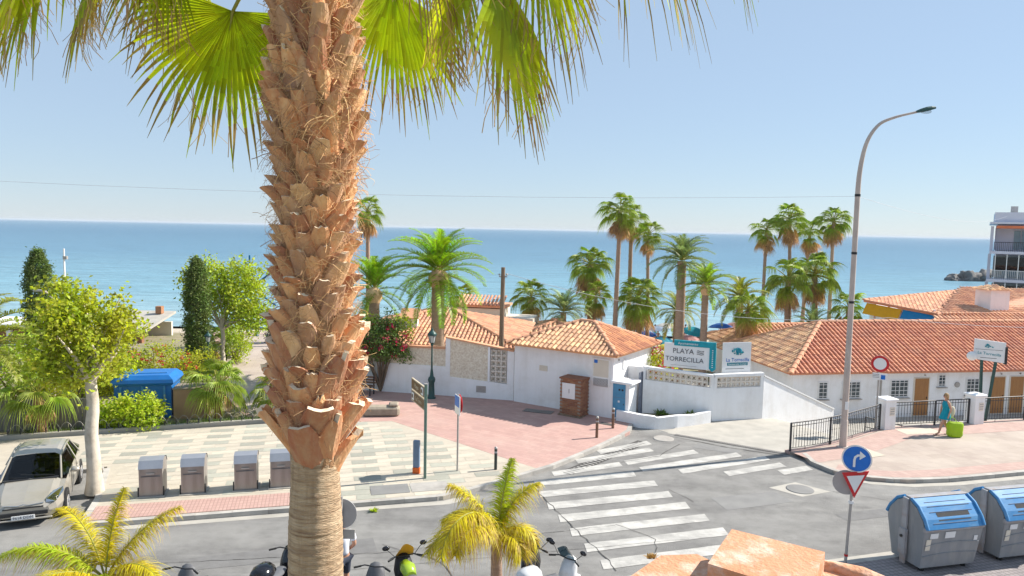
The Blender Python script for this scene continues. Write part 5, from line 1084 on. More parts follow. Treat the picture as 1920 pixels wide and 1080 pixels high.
for k in range(3): mb.tube([on(A + t * (1.4 + .06 * i), 2.92 - .07 * k + .02 * math.sin(i * 1.6), .012) for i in range(6)], .012, 4)
mb.build('wave_emblem', 'text_grey', SG)
mb = MB(); mb.box((*(A + t * .85 + n * .006), 2.24), (1.1, .006, .012), math.atan2(t.y, t.x)); mb.build('small_print', 'galv', SG)
mb = MB()
for q in (A + t * .3, B - t * .05): mb.box((q.x - n.x * .08, q.y - n.y * .08, 1.55), (.07, .07, 3.1), math.atan2(t.y, t.x))
mb.build('posts', 'wood_pole', SG)
A, B = Vector((9.1, 30.55)), Vector((10.42, 30.9)); t = (B - A).normalized(); n = Vector((t.y, -t.x)); tx = (t.x, t.y, 0)
SG = board('restaurant_sign', 'square white restaurant sign with turquoise emblem on the driveway wall', A, B, 1.98, 1.98, 3.32, 3.32, .05, 'sign_white')
mb = MB(); rg = random.Random(2)
for k in range(22):
    a = rg.uniform(0, 6.28); r = rg.uniform(.1, .24); cx, cz = .72 + r * 1.15 * math.cos(a), 2.95 + r * .75 * math.sin(a); c = A + t * cx
    mb.tube([on(c, cz, .012), on(c + t * rg.uniform(-.1, .1), cz + rg.uniform(-.06, .06), .013)], [.045, .02], 5)
mb.build('emblem', 'teal', SG); mb = MB(); mb.ball(on(A + t * .72, 2.97, .012), (.17, .02, .12), 10, 6); mb.build('emblem', 'parasol0', SG)
text('lettering', 'La Torrecilla', .22, 'sign_blue', frame(on(A + t * .72, 2.56, .01), tx, upv), SG); 
mb = MB(); mb.box((*(A + t * .72 + n * .004), 2.38), (1.0, .006, .13), math.atan2(t.y, t.x)); BD = mb.build('band', 'teal_dark', SG); text('lettering', 'Restaurante Lounge', .11, 'sign_white', frame(on(A + t * .72, 2.38, .01), tx, upv), BD)
mb = MB(); mb.box((*(A + t * .6 + n * .004), 2.18), (.9, .006, .02), math.atan2(t.y, t.x)); mb.build('small_print', 'text_grey', SG)
mb = MB()
for q in (A + t * .2, B - t * .2): mb.box((q.x - n.x * .09, q.y - n.y * .09, 1.5), (.06, .06, 3.0), math.atan2(t.y, t.x))
mb.build('posts', 'galv', SG)

# ---- hip roof house helper
def hip_house(name, label, FL, FR, depth, z0, ez, rz, mmF, mmS, cs, rs, ov=0.4, wallm='white_wall', singles=0, rin=None):
    FL, FR = Vector(FL), Vector(FR); t = (FR - FL).normalized(); n = Vector((-t.y, t.x)); T = thing(name, label, 'building', (FL.x, FL.y, 0), math.atan2(t.y, t.x)); Wd = (FR - FL).length
    mb = MB(); mb.prism([(0, 0), (Wd, 0), (Wd, depth), (0, depth)], z0, ez - .02); mb.build('wall', wallm, T)
    A_, B_, C_, D_ = (-ov, -ov, ez), (Wd + ov, -ov, ez), (Wd + ov, depth + ov, ez), (-ov, depth + ov, ez); ri = rin or depth / 2
    r1, r2 = (ri, depth / 2, rz), (Wd - ri, depth / 2, rz); mb = MB()
    for pl in ([A_, B_, r2, r1], [B_, C_, r2], [C_, D_, r1, r2], [D_, A_, r1]): slab_poly(mb, pl, 0.09)
    RF = mb.build('roof', mmF, T); tiles_joined(RF, [[A_, B_, r2, r1]], cs, rs, mmF, .012); tiles_joined(RF, [[D_, A_, r1], [B_, C_, r2]], cs, rs, mmS, .012)
    for a, c in ((A_, r1), (B_, r2), (D_, r1), (r1, r2)): ridge(RF, a, c, 0.14, 'tile_soft', ln=.5)
    return T, Wd, RF
# long low house
LH, LWd, LRF = hip_house('long_house', 'long low white house with hipped terracotta roof below the street', (15.25, 38.35), (46, 43.7), 8.3, -2.4, 0.6, 2.78, 'tile_far', 'tile_pale', .27, .42)
def lwin(s, z0, z1, w, panes=2, bars=4):
    mb = MB(); mb.box((s, -.005, (z0 + z1) / 2), (w + .12, .05, z1 - z0 + .12)); W_ = mb.build('window', 'white_plain', LH)
    for k in range(panes):
        cx = s - w / 2 + (k + .5) * w / panes; mb = MB(); mb.box((cx, -.034, (z0 + z1) / 2), (w / panes - .05, .012, z1 - z0 - .03)); mb.build('pane', 'win_dark', W_)
    mb = MB()
    for k in range(bars): mb.box((s, -.06, lerp(z0, z1, (k + .5) / bars)), (w, .02, .025))
    for k in range(panes * 2 + 1): mb.box((s - w / 2 + k * w / panes / 2, -.065, (z0 + z1) / 2), (.02, .018, z1 - z0))
    mb.build('grille', 'white_plain', W_); mb = MB(); mb.box((s, -.08, z0 - .09), (w + .2, .16, .05)); mb.build('sill', 'galv', W_)
def ldoor(s, w=.85):
    mb = MB(); mb.box((s, -.01, -.9), (w + .16, .05, 2.2)); F_ = mb.build('door_frame', 'cream_wall', LH); mb = MB(); mb.box((s, -.04, -.9), (w, .03, 2.08)); D2 = mb.build('door', 'wood_door', F_)
    for j in range(3): mb = MB(); mb.box((s, -.058, -1.5 + j * .62), (w - .24, .012, .42), bev=.004); mb.build('door_panel', 'wood_door', F_)
    mb = MB(); mb.box((s + w / 2 - .1, -.07, -.95), (.03, .05, .12)); mb.build('handle', 'plastic_black', F_); mb = MB(); mb.ball((s + .15, -.06, .33), .05, 8, 5); mb.build('wall_lamp', 'galv', LH)
lwin(3.5, -.85, .0, 1.05); lwin(1.8, -.85, 0, .5, 1); lwin(6.45, -.85, .05, 1.05); ldoor(7.85); mb = MB(); lwin(9.1, -.3, .3, .42, 1, 3); lwin(11.2, -.8, .05, 1.0); ldoor(12.75); ldoor(14.0); lwin(15.6, -.8, .05, 1.0)
mb = MB(); mb.tube([(10.1, 0, -.25), (10.1, -.06, -.25)], .16, 14); mb.build('vent', 'galv', LH)
mb = MB(); mb.tube([(5.3, -.05, .5), (5.3, -.05, -2)], .04, 6); mb.build('downpipe', 'galv', LH)
mb = MB(); mb.tube([(16.0, 0, -1.6), (16.0, -.4, -1.6)], .45, 20); AC = mb.build('air_unit', 'galv', LH)
# rear annex and the awning house
hip_house('annex', 'low tile roofed annex behind the corner of the long house', (15.6, 48.2), (24.5, 49.8), 5.0, -2.8, .35, 1.55, 'tile_soft', 'tile_pale', .3, .45)
AW = thing('awning_house', 'large terracotta roofed house with yellow and blue awnings behind the long house', 'building')
a0, b0 = Vector((25.7, 52.4, 3.3)), Vector((28.5, 47.9, 2.86)); mb = MB()
mb.prism([(27.2, 52.3), (29.4, 49.0), (46, 53), (46, 62), (30, 60)], -2.9, 2.6); mb.build('wall', 'white_wall', AW)
mb = MB(); RA = [b0, Vector((46, 50.5, 3.1)), Vector((46, 56, 4.1)), Vector((35, 56.2, 3.8)), a0]; 
slab_poly(mb, [b0, Vector((35, 56.2, 3.85)), a0], .1); slab_poly(mb, [b0, Vector((47, 51.2, 2.9)), Vector((47, 57, 4.2)), Vector((35, 56.2, 3.85))], .1)
RF = mb.build('roof', 'tile_soft', AW); tiles_joined(RF, [[a0, b0, Vector((35, 56.2, 3.85))], [b0, Vector((47, 51.2, 2.9)), Vector((47, 57, 4.2)), Vector((35, 56.2, 3.85))]], .3, .45, 'tile_soft', .01)
fr = [Vector((25.8, 44.6, 1.5)), Vector((47, 47.6, 1.5)), Vector((47, 51.4, 3.1)), Vector((28.6, 48.2, 2.95))]
mb = MB(); slab_poly(mb, fr, .1); RF2 = mb.build('lower_roof', 'tile_soft', AW); tiles_joined(RF2, [fr], .3, .45, 'tile_soft', .01); mb = MB(); mb.prism([(27.6, 45.4), (46, 48), (46, 51), (29, 48.6)], -2.8, 1.3); mb.build('lower_wall', 'white_wall', AW)
ridge(RF, a0, Vector((35, 56.2, 3.85)), .15, 'tile_soft', ln=.5); ridge(RF, b0, a0, .1, 'tile_soft', ln=.5)
d = (b0 - a0); outw = Vector((-d.y, d.x, 0)).normalized(); outw = outw if outw.x < 0 else -outw
for (t0, t1, mm, nm) in ((.05, .54, 'awning_yellow', 'yellow'), (.56, .98, 'awning_blue', 'blue')):
    p, q = a0 + d * t0 + Vector((0, 0, -.12)), a0 + d * t1 + Vector((0, 0, -.12)); p2, q2 = p + outw * .5 + Vector((0, 0, -.75)), q + outw * .5 + Vector((0, 0, -.75))
    mb = MB(); slab_poly(mb, [p2, q2, q, p], .02); o = mb.build('awning', mm, AW); o['label'] = nm + ' canvas awning'
mb = MB()
for k in range(5): p = a0 + d * (.1 + .2 * k) + Vector((.5, .3, 0)); mb.box((p.x, p.y, .3), (.12, .12, 5.6))
mb.build('terrace_posts', 'white_plain', AW)
mb = MB()
for z in (-.2, .3, .8): mb.tube([(25.2, 52.6, z), (28.3, 47.6, z)], .03, 5)
mb.build('terrace_rail', 'galv', AW)
for k in range(3): p = a0 + d * (.3 + .25 * k) + Vector((1.45, .9, 0)); mb = MB(); mb.box((p.x, p.y, .9), (.08, 1.0, 1.8), math.atan2(d.y, d.x) + math.pi / 2); mb.build('window', 'win_dark', AW)
CH = mb = MB(); mb.box((0, 0, 0), (1.5, 1.3, 1.7)); CHO = MB().box((33.6, 50.2, 3.55), (1.55, 1.3, 1.8), R(12)).build('chimney', 'white_wall', AW)
mb = MB(); c = (33.6, 50.2); s_ = .95
q = [(33.6 - .98, 50.2 - .9, 4.46), (33.6 + .98, 50.2 - .75, 4.46), (33.6 + .9, 50.2 + .85, 4.46), (33.6 - 1.0, 50.2 + .8, 4.46)]; ap = (33.6, 50.2, 4.78)
for i in range(4): mb.add([q[i], q[(i + 1) % 4], ap], [(0, 1, 2)])
mb.add(q, [(3, 2, 1, 0)]); CP = mb.build('chimney_cap', 'tile_pale', CHO); tiles_joined(CHO, [[q[0], q[1], ap], [q[3], q[0], ap]], .22, .3, 'tile_pale')
# ---- house behind the plaza wall
hip_house('garden_house', 'house with broad terracotta roof behind the plaza wall and date palm', (-9.2, 38.9), (0.0, 37.9), 9.6, -2.5, 1.75, 3.1, 'tile_soft', 'tile_soft', .23, .4, .5, 'cream_wall', rin=4.2)
GC = thing('roof_turret', 'small white turret with tiled cap beyond the garden house roof', 'building', (-2.0, 50.5, -2.7), R(-10)); mb = MB(); mb.box((0, 0, 2.6), (3.4, 2.4, 5.2)); mb.build('wall', 'cream_wall', GC); mb = MB(); mb.box((0, 0, 5.35), (3.7, 2.7, .14)); RFt = mb.build('cap', 'tile_soft', GC); tiles_joined(RFt, [[(-1.8, -1.35, 5.42), (1.8, -1.35, 5.42), (1.8, .4, 6.0), (-1.8, .4, 6.0)]], .25, .35, 'tile_soft')
mb = MB(); mb.box((2.6, 0.2, 2.3), (2.2, 2.4, 4.6)); mb.build('side_block', 'cream_wall', GC)
hip_house('garden_annex', 'pale rendered annex with low tile roof to seaward of the garden house', (1.2, 48.5), (4.6, 48.0), 4.0, -2.8, 1.05, 1.7, 'tile_pale', 'tile_pale', .3, .45, .3, 'cream_wall')
GT = thing('garden_chimney', 'white chimney with slanted tiled cap beside the bougainvillea', 'chimney', (-5.75, 40.6, 1.6)); mb = MB(); mb.box((0, 0, .55), (.9, .8, 1.5)); mb.build('stack', 'white_wall', GT); mb = MB(); slab_poly(mb, [(-.55, -.5, 1.3), (.55, -.5, 1.3), (.55, .5, 1.75), (-.55, .5, 1.75)], .06); mb.build('cap', 'tile_soft', GT)
# ---- apartment block
AP = thing('apartment_block', 'pale lilac apartment block with stacked balconies at the shore', 'building', (54.4, 82, -3.0), R(-33)); mb = MB()
mb.box((9.4, 6.6, 6.6), (18, 10, 13.2)); mb.build('wall', 'apt_wall', AP); mb = MB(); mb.box((9.3, 5.6, 13.4), (18.4, 12.2, 1.1)); mb.build('roof_parapet', 'apt_wall', AP)
mb = MB(); mb.box((9.3, 5.5, 12.75), (19.2, 13.0, .22)); mb.build('roof_slab', 'apt_wall', AP); mb = MB(); mb.box((2.0, 5, 14.35), (.7, .7, .9)); mb.build('flue', 'galv', AP)
for fl in range(4):
    z = 12.6 - 3.15 * (fl + 1); mb = MB(); mb.box((2.0, .2, z), (4.4 + .2 * fl, 2.9, .3)); B_ = mb.build('balcony', 'apt_wall', AP)
    mb = MB(); mb.box((3.95 + .1 * fl, .2, z + 1.55), (.45, 2.6, 2.8)); mb.build('pier', 'apt_wall', AP); mb = MB(); mb.box((-.05 - .1 * fl, .9, z + 1.55), (.3, 1.2, 2.8)); mb.build('pier', 'apt_wall', AP)
    mb = MB(); mb.box((2.0, 1.55, z + 1.5), (3.5, .06, 2.5)); W_ = mb.build('window', 'curtain' if fl else 'apt_wall', AP)
    for k in range(3): mb = MB(); mb.box((2.35 + k * .72 - (.9 if fl else 0), 1.48, z + 1.4), (.62, .04, 2.1)); mb.build('pane', 'win_pale', W_)
    mb = MB(); mb.tube([(.2, -1.15, z + 1.15), (3.8, -1.15, z + 1.15)], .035, 5)
    for k in range(22): mb.tube([(.2 + k * 3.6 / 21, -1.15, z + .15), (.2 + k * 3.6 / 21, -1.15, z + 1.15)], .018, 4)
    mb.build('railing', 'black_metal' if fl == 0 else 'white_plain', B_)
    if fl:
        for k in range(4): mb = MB(); mb.box((.4 + k * 1.08, -1.1, z + 1.6), (.08, .06, 2.7)); mb.build('mullion', 'white_plain', B_)
        for k in range(3): mb = MB(); mb.box((.94 + k * 1.08, -1.08, z + 1.9), (1.0, .02, 1.5)); mb.build('glazing', 'window_glass', B_)
    else: mb = MB(); mb.box((2.0, .1, z + 2.85), (3.4, 2.0, .3)); mb.build('awning', 'apt_orange', B_)
# ---- beach pavilion and low house on the left
PV = thing('beach_pavilion', 'white flat roofed beach pavilion with brick pillars by the sea', 'building', (-25.5, 48.5, 0.05)); mb = MB(); slab_poly(mb, [(-1.9, -2.6, 1.0), (2.0, -2.6, 1.0), (2.0, 1.6, 1.75), (-1.9, 1.6, 1.75)], .15); mb.build('roof', 'concrete', PV)
for k in range(4): mb = MB(); mb.box((-1.4 + k * .95, -2.2, .5), (.3, .3, 1.0)); mb.build('pillar', 'brick', PV)
mb = MB(); mb.box((0, 1.2, .5), (3.8, .2, 1.1)); mb.build('back_wall', 'cream_wall', PV); mb = MB(); mb.box((0, -2.3, -.1), (3.9, .3, .25)); mb.build('base_wall', 'white_wall', PV); mb = MB(); mb.box((1.2, 0.9, 1.9), (.4, .4, .5)); mb.build('roof_stub', 'brick', PV)
BH = thing('beach_house', 'low house with dark red front and white posts at the shore', 'building', (-33.0, 45.0, 0)); mb = MB(); mb.box((0, 1.5, .6), (7, 3, 1.3)); mb.build('wall', 'brick', BH); mb = MB(); mb.box((0, 1.3, 1.35), (7.4, 3.6, .2)); mb.build('roof', 'white_wall', BH)
for k in range(5): mb = MB(); mb.box((-3 + 1.5 * k, -.2, .6), (.25, .25, 1.3)); mb.build('post', 'white_wall', BH)
mb = MB(); mb.box((0, -.3, .05), (7.2, .3, .35)); mb.build('plinth', 'white_wall', BH)

# ================================================================ STREET FURNITURE
random.seed(70)
# tall curved street lamp
SL = thing('street_lamp', 'tall curved arm street lamp on the corner pavement', 'street lamp', (12.48, 26.35, 0.12))
mb = MB(); ctl = [Vector(p) for p in ((0, 0, 8.4), (0, 0, 9.4), (0.02, 0, 10.1), (.1, 0, 10.75), (.22, 0, 11.25), (.42, 0, 11.65), (.7, 0, 11.95), (1.1, 0, 12.13), (1.5, 0, 12.25), (1.95, 0, 12.36))]; pts = [(0, 0, 0), (0, 0, 2.5), (0, 0, 6)]
for i in range(1, len(ctl) - 2):
    a, b_, c, d = ctl[i - 1:i + 3]
    for t in (0, .25, .5, .75): pts.append(.5 * ((2 * b_) + (c - a) * t + (2 * a - 5 * b_ + 4 * c - d) * t * t + (3 * b_ - a - 3 * c + d) * t ** 3))
pts += [ctl[-2], ctl[-1]]; mb.tube(pts, [lerp(.115, .04, min(1, (i / (len(pts) - 1)) * .75 + .25 * (i > 1))) for i in range(len(pts))], 12); mb.build('pole', 'lamp_paint', SL)
mb = MB(); mb.tube([(0, 0, 0), (0, 0, .02), (0, 0, .03)], [.22, .22, .16], 12); mb.tube([(0, 0, 0), (0, 0, 1.0), (0, 0, 1.05)], [.135, .135, .118], 12); mb.build('base', 'lamp_paint', SL)
mb = MB(); hd = Vector((.97, 0, .22)); c = Vector((1.92, 0, 12.35))
for i, (w_, h_) in enumerate([(.07, .05), (.13, .09), (.16, .11), (.15, .1), (.1, .06)]):
    p = c + hd * (i * .17); r_ = [(p.x, s * w_, p.z + q) for s, q in ((-1, -h_ * .4), (1, -h_ * .4), (1, h_ * .5), (.6, h_), (-.6, h_), (-1, h_ * .5))]; mb.v += [Vector(v) for v in r_]
for i in range(4):
    for k in range(6): mb.f.append((i * 6 + k, i * 6 + (k + 1) % 6, i * 6 + 6 + (k + 1) % 6, i * 6 + 6 + k)); mb.m.append(0); mb.sm.append(False)
mb.f += [(5, 4, 3, 2, 1, 0), (24, 25, 26, 27, 28, 29)]; mb.m += [0, 0]; mb.sm += [False, False]; LH_ = mb.build('lamp_head', 'green_metal', SL)
mb = MB(); mb.ball(c + hd * .38 + Vector((0, 0, -.06)), (.2, .12, .07), 10, 6); mb.build('lens', 'lamp_glass', LH_)
for z in (9.3, 7.2, 5.4): mb = MB(); mb.tube([(0, 0, z), (0, 0, z + .09)], .1, 12); mb.build('clamp', 'plastic_black', SL)
mb = MB(); mb.box((0, -.115, 1.6), (.12, .02, .3)); mb.build('sticker', 'sign_white', SL)
# cables
def cable(name, label, pts, r=.012, sagm=0.0):
    out = []
    for (a, b_) in zip(pts, pts[1:]):
        a, b_ = Vector(a), Vector(b_)
        for i in range(14): t = i / 14; out.append(a.lerp(b_, t) - Vector((0, 0, 4 * sagm * t * (1 - t))))
    out.append(Vector(pts[-1])); mb = MB(); mb.tube(out, r, 5); tag(mb.build(name, 'cable'), label, 'cable')
cable('overhead_cable', 'thin overhead cable from the street lamp across to the promenade', [(12.45, 26.35, 9.43), (-42, 24, 10.6)], .005, .8)
cable('overhead_cable', 'thin overhead cable from the street lamp to the apartment block', [(12.5, 26.4, 9.43), (56, 82, 10.6)], .007, .8)
cable('overhead_cable', 'cable from the wooden pole over the long house roof', [(-.45, 34.6, 5.9), (20, 38.0, 3.7), (46, 41, 4.6)], .011, .9)
WP = thing('wooden_pole', 'weathered wooden cable pole behind the plaza wall', 'pole', (-.46, 34.6, -.2)); mb = MB(); mb.tube([(0, 0, 0), (0, 0, 3), (.02, 0, 6.35)], [.14, .125, .1], 10); mb.build('pole', 'wood_pole', WP); mb = MB(); mb.box((.02, 0, 5.9), (.4, .05, .06)); mb.ball((.2, 0, 6.0), .05, 8, 5); mb.ball((-.16, 0, 6.0), .05, 8, 5); mb.build('insulators', 'galv', WP)
# lanterns
def lantern(label, x, y, z, s=1.0):
    T = thing('lantern_post', label, 'street lamp', (x, y, z), 0, 'green lantern posts'); mb = MB()
    mb.lathe((0, 0, 0), [(.2 * s, 0), (.2 * s, .06 * s), (.15 * s, .1 * s), (.13 * s, .75 * s), (.16 * s, .8 * s), (.18 * s, .9 * s), (.15 * s, 1.0 * s), (.09 * s, 1.06 * s), (.07 * s, 1.25 * s), (.05 * s, 1.4 * s)], 12); mb.build('base', 'green_metal', T)
    mb = MB(); mb.tube([(0, 0, 1.35 * s), (0, 0, 2.0 * s), (0, 0, 2.62 * s)], [.045 * s, .038 * s, .034 * s], 8); mb.lathe((0, 0, 0), [(.05 * s, 2.5 * s), (.08 * s, 2.56 * s), (.03 * s, 2.64 * s)], 8); mb.build('pole', 'green_metal', T)
    mb = MB()
    for k in range(6): a = k * math.pi / 3; mb.tube([(.11 * s * math.cos(a), .11 * s * math.sin(a), 2.64 * s), (.19 * s * math.cos(a), .19 * s * math.sin(a), 3.02 * s)], .012 * s, 4)
    mb.lathe((0, 0, 0), [(.06 * s, 2.6 * s), (.125 * s, 2.63 * s), (.125 * s, 2.66 * s)], 6); mb.lathe((0, 0, 0), [(.22 * s, 3.0 * s), (.23 * s, 3.04 * s), (.17 * s, 3.14 * s), (.09 * s, 3.2 * s), (.06 * s, 3.24 * s), (.07 * s, 3.27 * s), (.02 * s, 3.34 * s), (.005, 3.4 * s)], 12); LN = mb.build('lantern', 'green_metal', T)
    mb = MB(); mb.lathe((0, 0, 0), [(.112 * s, 2.66 * s), (.18 * s, 3.0 * s)], 6, smooth=False); mb.build('glass', 'frost', LN); mb = MB(); mb.ball((0, 0, 2.82 * s), (.05 * s, .05 * s, .1 * s), 8, 6); mb.build('bulb', 'white_plain', LN)
lantern('green lantern post against the white plaza wall', -3.62, 32.75, .12, .98)
lantern('green lantern post beside the narrow cypress', -15.0, 35.3, .12, .76); lantern('green lantern post at the raised bed corner', -16.2, 40.6, .12, .72)
lantern('green lantern post beside the promenade shrub', -17.0, 44.7, .12, .74); lantern('green lantern post near the sea railing', -17.9, 50.2, .12, .85)
# fingerpost with brown signs
FS = thing('finger_post', 'green post with two brown direction signs on the slab pavement', 'sign', (-2.62, 22.1, .12)); mb = MB(); mb.box((0, 0, 1.5), (.085, .085, 3.0)); mb.build('post', 'sign_green', FS); mb = MB(); mb.box((0, 0, 3.01), (.1, .1, .03)); mb.build('cap', 'galv', FS)
dv = Vector((-.62, 1.45, 0)).normalized(); an = math.atan2(dv.y, dv.x)
tx_ = -dv; nrm = Vector((-dv.y, dv.x, 0)); nrm = -nrm if nrm.y > 0 else nrm
for z, s_, ic in ((2.72, 'Playas', .1), (2.33, 'La Torre', .9)):
    c = dv * .84; mb = MB(); mb.box((c.x, c.y, z), (1.52, .05, .36), an); S_ = mb.build('sign_board', 'sign_tan', FS); f = nrm * .027
    mb = MB(); mb.box((c.x + f.x, c.y + f.y, z), (1.46, .012, .29), an); mb.build('brown_face', 'sign_brown', S_)
    f = nrm * .036; k = dv * (.3 if ic < .5 else 1.38)
    mb = MB(); mb.box((k.x + f.x, k.y + f.y, z), (.26, .008, .24), an); mb.build('pictogram', 'sign_white', S_)
    k2 = dv * (.95 if ic < .5 else .7); f = nrm * .04; text('lettering', s_, .2, 'sign_tan', frame((k2.x + f.x, k2.y + f.y, z), tx_, (0, 0, 1)), S_)
    mb = MB(); g = nrm * .042; mb.tube([(k.x + g.x - .05 * dv.x, k.y + g.y - .05 * dv.y, z - .05), (k.x + g.x + .02 * dv.x, k.y + g.y + .02 * dv.y, z + .06)], .018, 5); mb.tube([(k.x + g.x + .06 * dv.x, k.y + g.y + .06 * dv.y, z - .06), (k.x + g.x + .06 * dv.x, k.y + g.y + .06 * dv.y, z + .04)], .014, 5); mb.build('symbol', 'sign_brown', S_)
# blue and orange bollard
BB = thing('information_bollard', 'slim blue grey slab bollard with orange foot beside the fingerpost', 'bollard', (-2.95, 22.55, .12), R(-8)); mb = MB(); mb.box((0, 0, .64), (.21, .12, .88), bev=.015); mb.build('shaft', 'bollard_blue', BB); mb = MB(); mb.box((0, 0, .1), (.23, .14, .2), bev=.01); mb.build('foot', 'orange', BB)
# parking sign seen edge-on
PS = thing('parking_sign', 'blue square sign seen edge on upon a grey pole', 'sign', (-1.66, 22.85, .12)); mb = MB(); mb.tube([(0, 0, 0), (0, 0, 2.55)], .03, 8); mb.build('pole', 'galv', PS)
an = R(112); mb = MB(); mb.box((-.02, -.04, 2.2), (.5, .03, .62), an, bev=.008); mb.build('plate', 'sign_white', PS); q = Vector((math.sin(an), -math.cos(an), 0)); q = -q if q.x > 0 else q
mb = MB(); mb.box((-.02 + q.x * .018, -.04 + q.y * .018, 2.32), (.42, .012, .34), an); mb.build('blue_face', 'sign_blue', PS)
mb = MB(); c = Vector((.03, .05, 2.22)); mb.tube([c, c + Vector((-q.x, -q.y, 0)) * .02], .3, 24); mb.build('round_plate', 'sign_red', PS)
# bollards
def bollard(label, x, y, h, r, mm): T = thing('bollard', label, 'bollard', (x, y, .12), 0, 'round bollards'); mb = MB(); mb.tube([(0, 0, 0), (0, 0, h)], r, 12); mb.build('shaft', mm, T); mb = MB(); mb.lathe((0, 0, 0), [(r * 1.08, h - .02), (r * 1.08, h + .02), (r * .5, h + .05)], 12); mb.build('cap', 'galv', T); mb = MB(); mb.tube([(0, 0, h * .78), (0, 0, h * .86)], r * 1.03, 12); mb.build('band', 'bin_cap', T)
bollard('thin brown bollard on the red plaza kerb nearer the crossing', 3.35, 26.95, .78, .055, 'bollard'); bollard('thin brown bollard on the red plaza beside the blue cabinet', 4.15, 28.3, .78, .055, 'bollard'); bollard('thin dark bollard with yellow marks behind the yellow queen palm', -.42, 23.05, .72, .05, 'bollard_dark')
# four refuse chutes
C_ = []
for i, (x, y) in enumerate([(-10.3, 20.35), (-9.22, 20.62), (-7.82, 20.98), (-6.85, 21.25)]):
    T = thing('waste_chute', ['grey steel refuse chute next to the plane tree trunk', 'grey steel refuse chute second from the plane tree', 'grey steel refuse chute third from the plane tree', 'grey steel refuse chute partly hidden by the near palm trunk'][i], 'bin', (x, y, .12), R(14), 'steel refuse chutes in a row')
    mb = MB(); prof = [(-.3, 0), (.3, 0), (.3, .85), (.22, 1.0), (.05, 1.1), (-.14, 1.08), (-.26, .98), (-.3, .84)]
    prof = [(-.28, 0), (.3, 0), (.3, .9), (.2, 1.05), (0, 1.1), (-.2, 1.04), (-.3, .86)]
    n = len(prof); mb.v = [(sx * .31, p[0], p[1]) for sx in (-1, 1) for p in prof]
    mb.f = [tuple(range(n - 1, -1, -1)), tuple(range(n, 2 * n))] + [(i_, (i_ + 1) % n, n + (i_ + 1) % n, n + i_) for i_ in range(n)]; mb.m = [0] * len(mb.f); mb.sm = [False] * len(mb.f); mb.build('body', 'bin_steel', T)
    mb = MB(); cp = [(-.315, .84), (-.21, 1.06), (0, 1.125), (.21, 1.07), (.315, .9)]
    for a, c in zip(cp, cp[1:]): mb.quad((-.325, a[0], a[1]), (.325, a[0], a[1]), (.325, c[0], c[1]), (-.325, c[0], c[1]))
    mb.build('cap', 'bin_cap', T)
    for sx in (-1, 1): mb = MB(); mb.box((sx * .335, -.27, .15), (.03, .05, .3)); mb.build('hinge', 'plastic_black', T)
    mb = MB(); mb.box((0, -.31, .62), (.5, .012, .02)); mb.build('drawer_line', 'seat_grey', T); mb = MB(); mb.box((0, -.325, .7), (.22, .03, .03)); mb.build('handle', 'galv', T); mb = MB(); mb.box((0, 0, .02), (.74, .72, .04), bev=.008); mb.build('plinth', 'concrete', T)
# pale grey paving patches and service covers
for k, (a, c, mm) in enumerate([((-4.0, 20.55), (-2.9, 20.85), 'patch'), ((-2.85, 20.87), (-1.75, 21.15), 'kerb')]):
    mb = MB(); a, c = Vector(a), Vector(c); n = Vector((-.26, .97)) * .75; mb.add([(*a, .1335), (*c, .1335), (*(c + n), .1335), (*(a + n), .1335)], [(0, 1, 2, 3)]); mb.build('service_cover', mm, PAVE)
mb = MB(); mb.box((-7.35, 21.3, .132), (.22, .5, .012), R(14)); mb.build('service_cover', 'slab_grey', PAVE)

# traffic sign at the near kerb
TS = thing('traffic_sign', 'blue right turn disc above a give way triangle on a grey pole', 'sign', (8.13, 16.7, .12)); lean = Vector((.27, .1, 0))
P_ = lambda z: Vector((.1, .02, 0)) * (z / 2.8) + Vector((0, 0, z)); mb = MB(); mb.tube([P_(0), P_(2.85)], .035, 10); mb.build('pole', 'galv', TS); mb = MB(); mb.tube([P_(0.22), P_(.27)], .045, 10); mb.build('collar', 'sign_red', TS); mb = MB(); mb.box(P_(1.55), (.09, .08, .07)); mb.build('bracket', 'sign_white', TS)
fa = Vector((.25, -1, 0)).normalized(); rt = Vector((1, .25, 0)).normalized(); 
def disc(T, name, c, r, mm, back='sign_back', fa=fa, rt=rt, rim='sign_white', fk=.9):
    mb = MB(); mb.tube([c - fa * .02, c], r, 32, 0, smooth=False); D = mb.build(name, back, T)
    mb = MB(); mb.tube([c + fa * .001, c + fa * .004], r * .99, 32, 0, smooth=False); mb.build('rim', rim, D); mb = MB(); mb.tube([c + fa * .006, c + fa * .009], r * fk, 32, smooth=False); mb.build('face', mm, D); return D
c = P_(2.62) + fa * .06; fa1 = Vector((-.5, -1, 0)).normalized(); rt1 = Vector((1, -.5, 0)).normalized(); D = disc(TS, 'mandatory_disc', c, .33, 'sign_blue', fa=fa1, rt=rt1)
up3 = Vector((0, 0, 1)); W_ = lambda x, z: c + rt1 * x + up3 * z + fa1 * .014
mb = MB(); path = [(-.05, -.2), (-.05, -.03), (-.035, .04), (.02, .09), (.07, .095)]; w0 = .026
L1 = []; 
for i, (x, z) in enumerate(path):
    a = Vector(path[max(0, i - 1)]); b_ = Vector(path[min(4, i + 1)]); t = (b_ - a).normalized(); nn = Vector((-t.y, t.x)) * w0; L1 += [W_(x + nn.x, z + nn.y), W_(x - nn.x, z - nn.y)]
mb.add(L1, [(2 * i + 1, 2 * i + 3, 2 * i + 2, 2 * i) for i in range(4)]); mb.add([W_(.06, .2), W_(.06, -.01), W_(.19, .095)], [(0, 1, 2)]); mb.build('arrow', 'sign_white', D)
c2 = P_(2.05) + fa * .06; fa2 = Vector((.2, -1, 0)).normalized(); rt2 = Vector((1, .2, 0)).normalized()
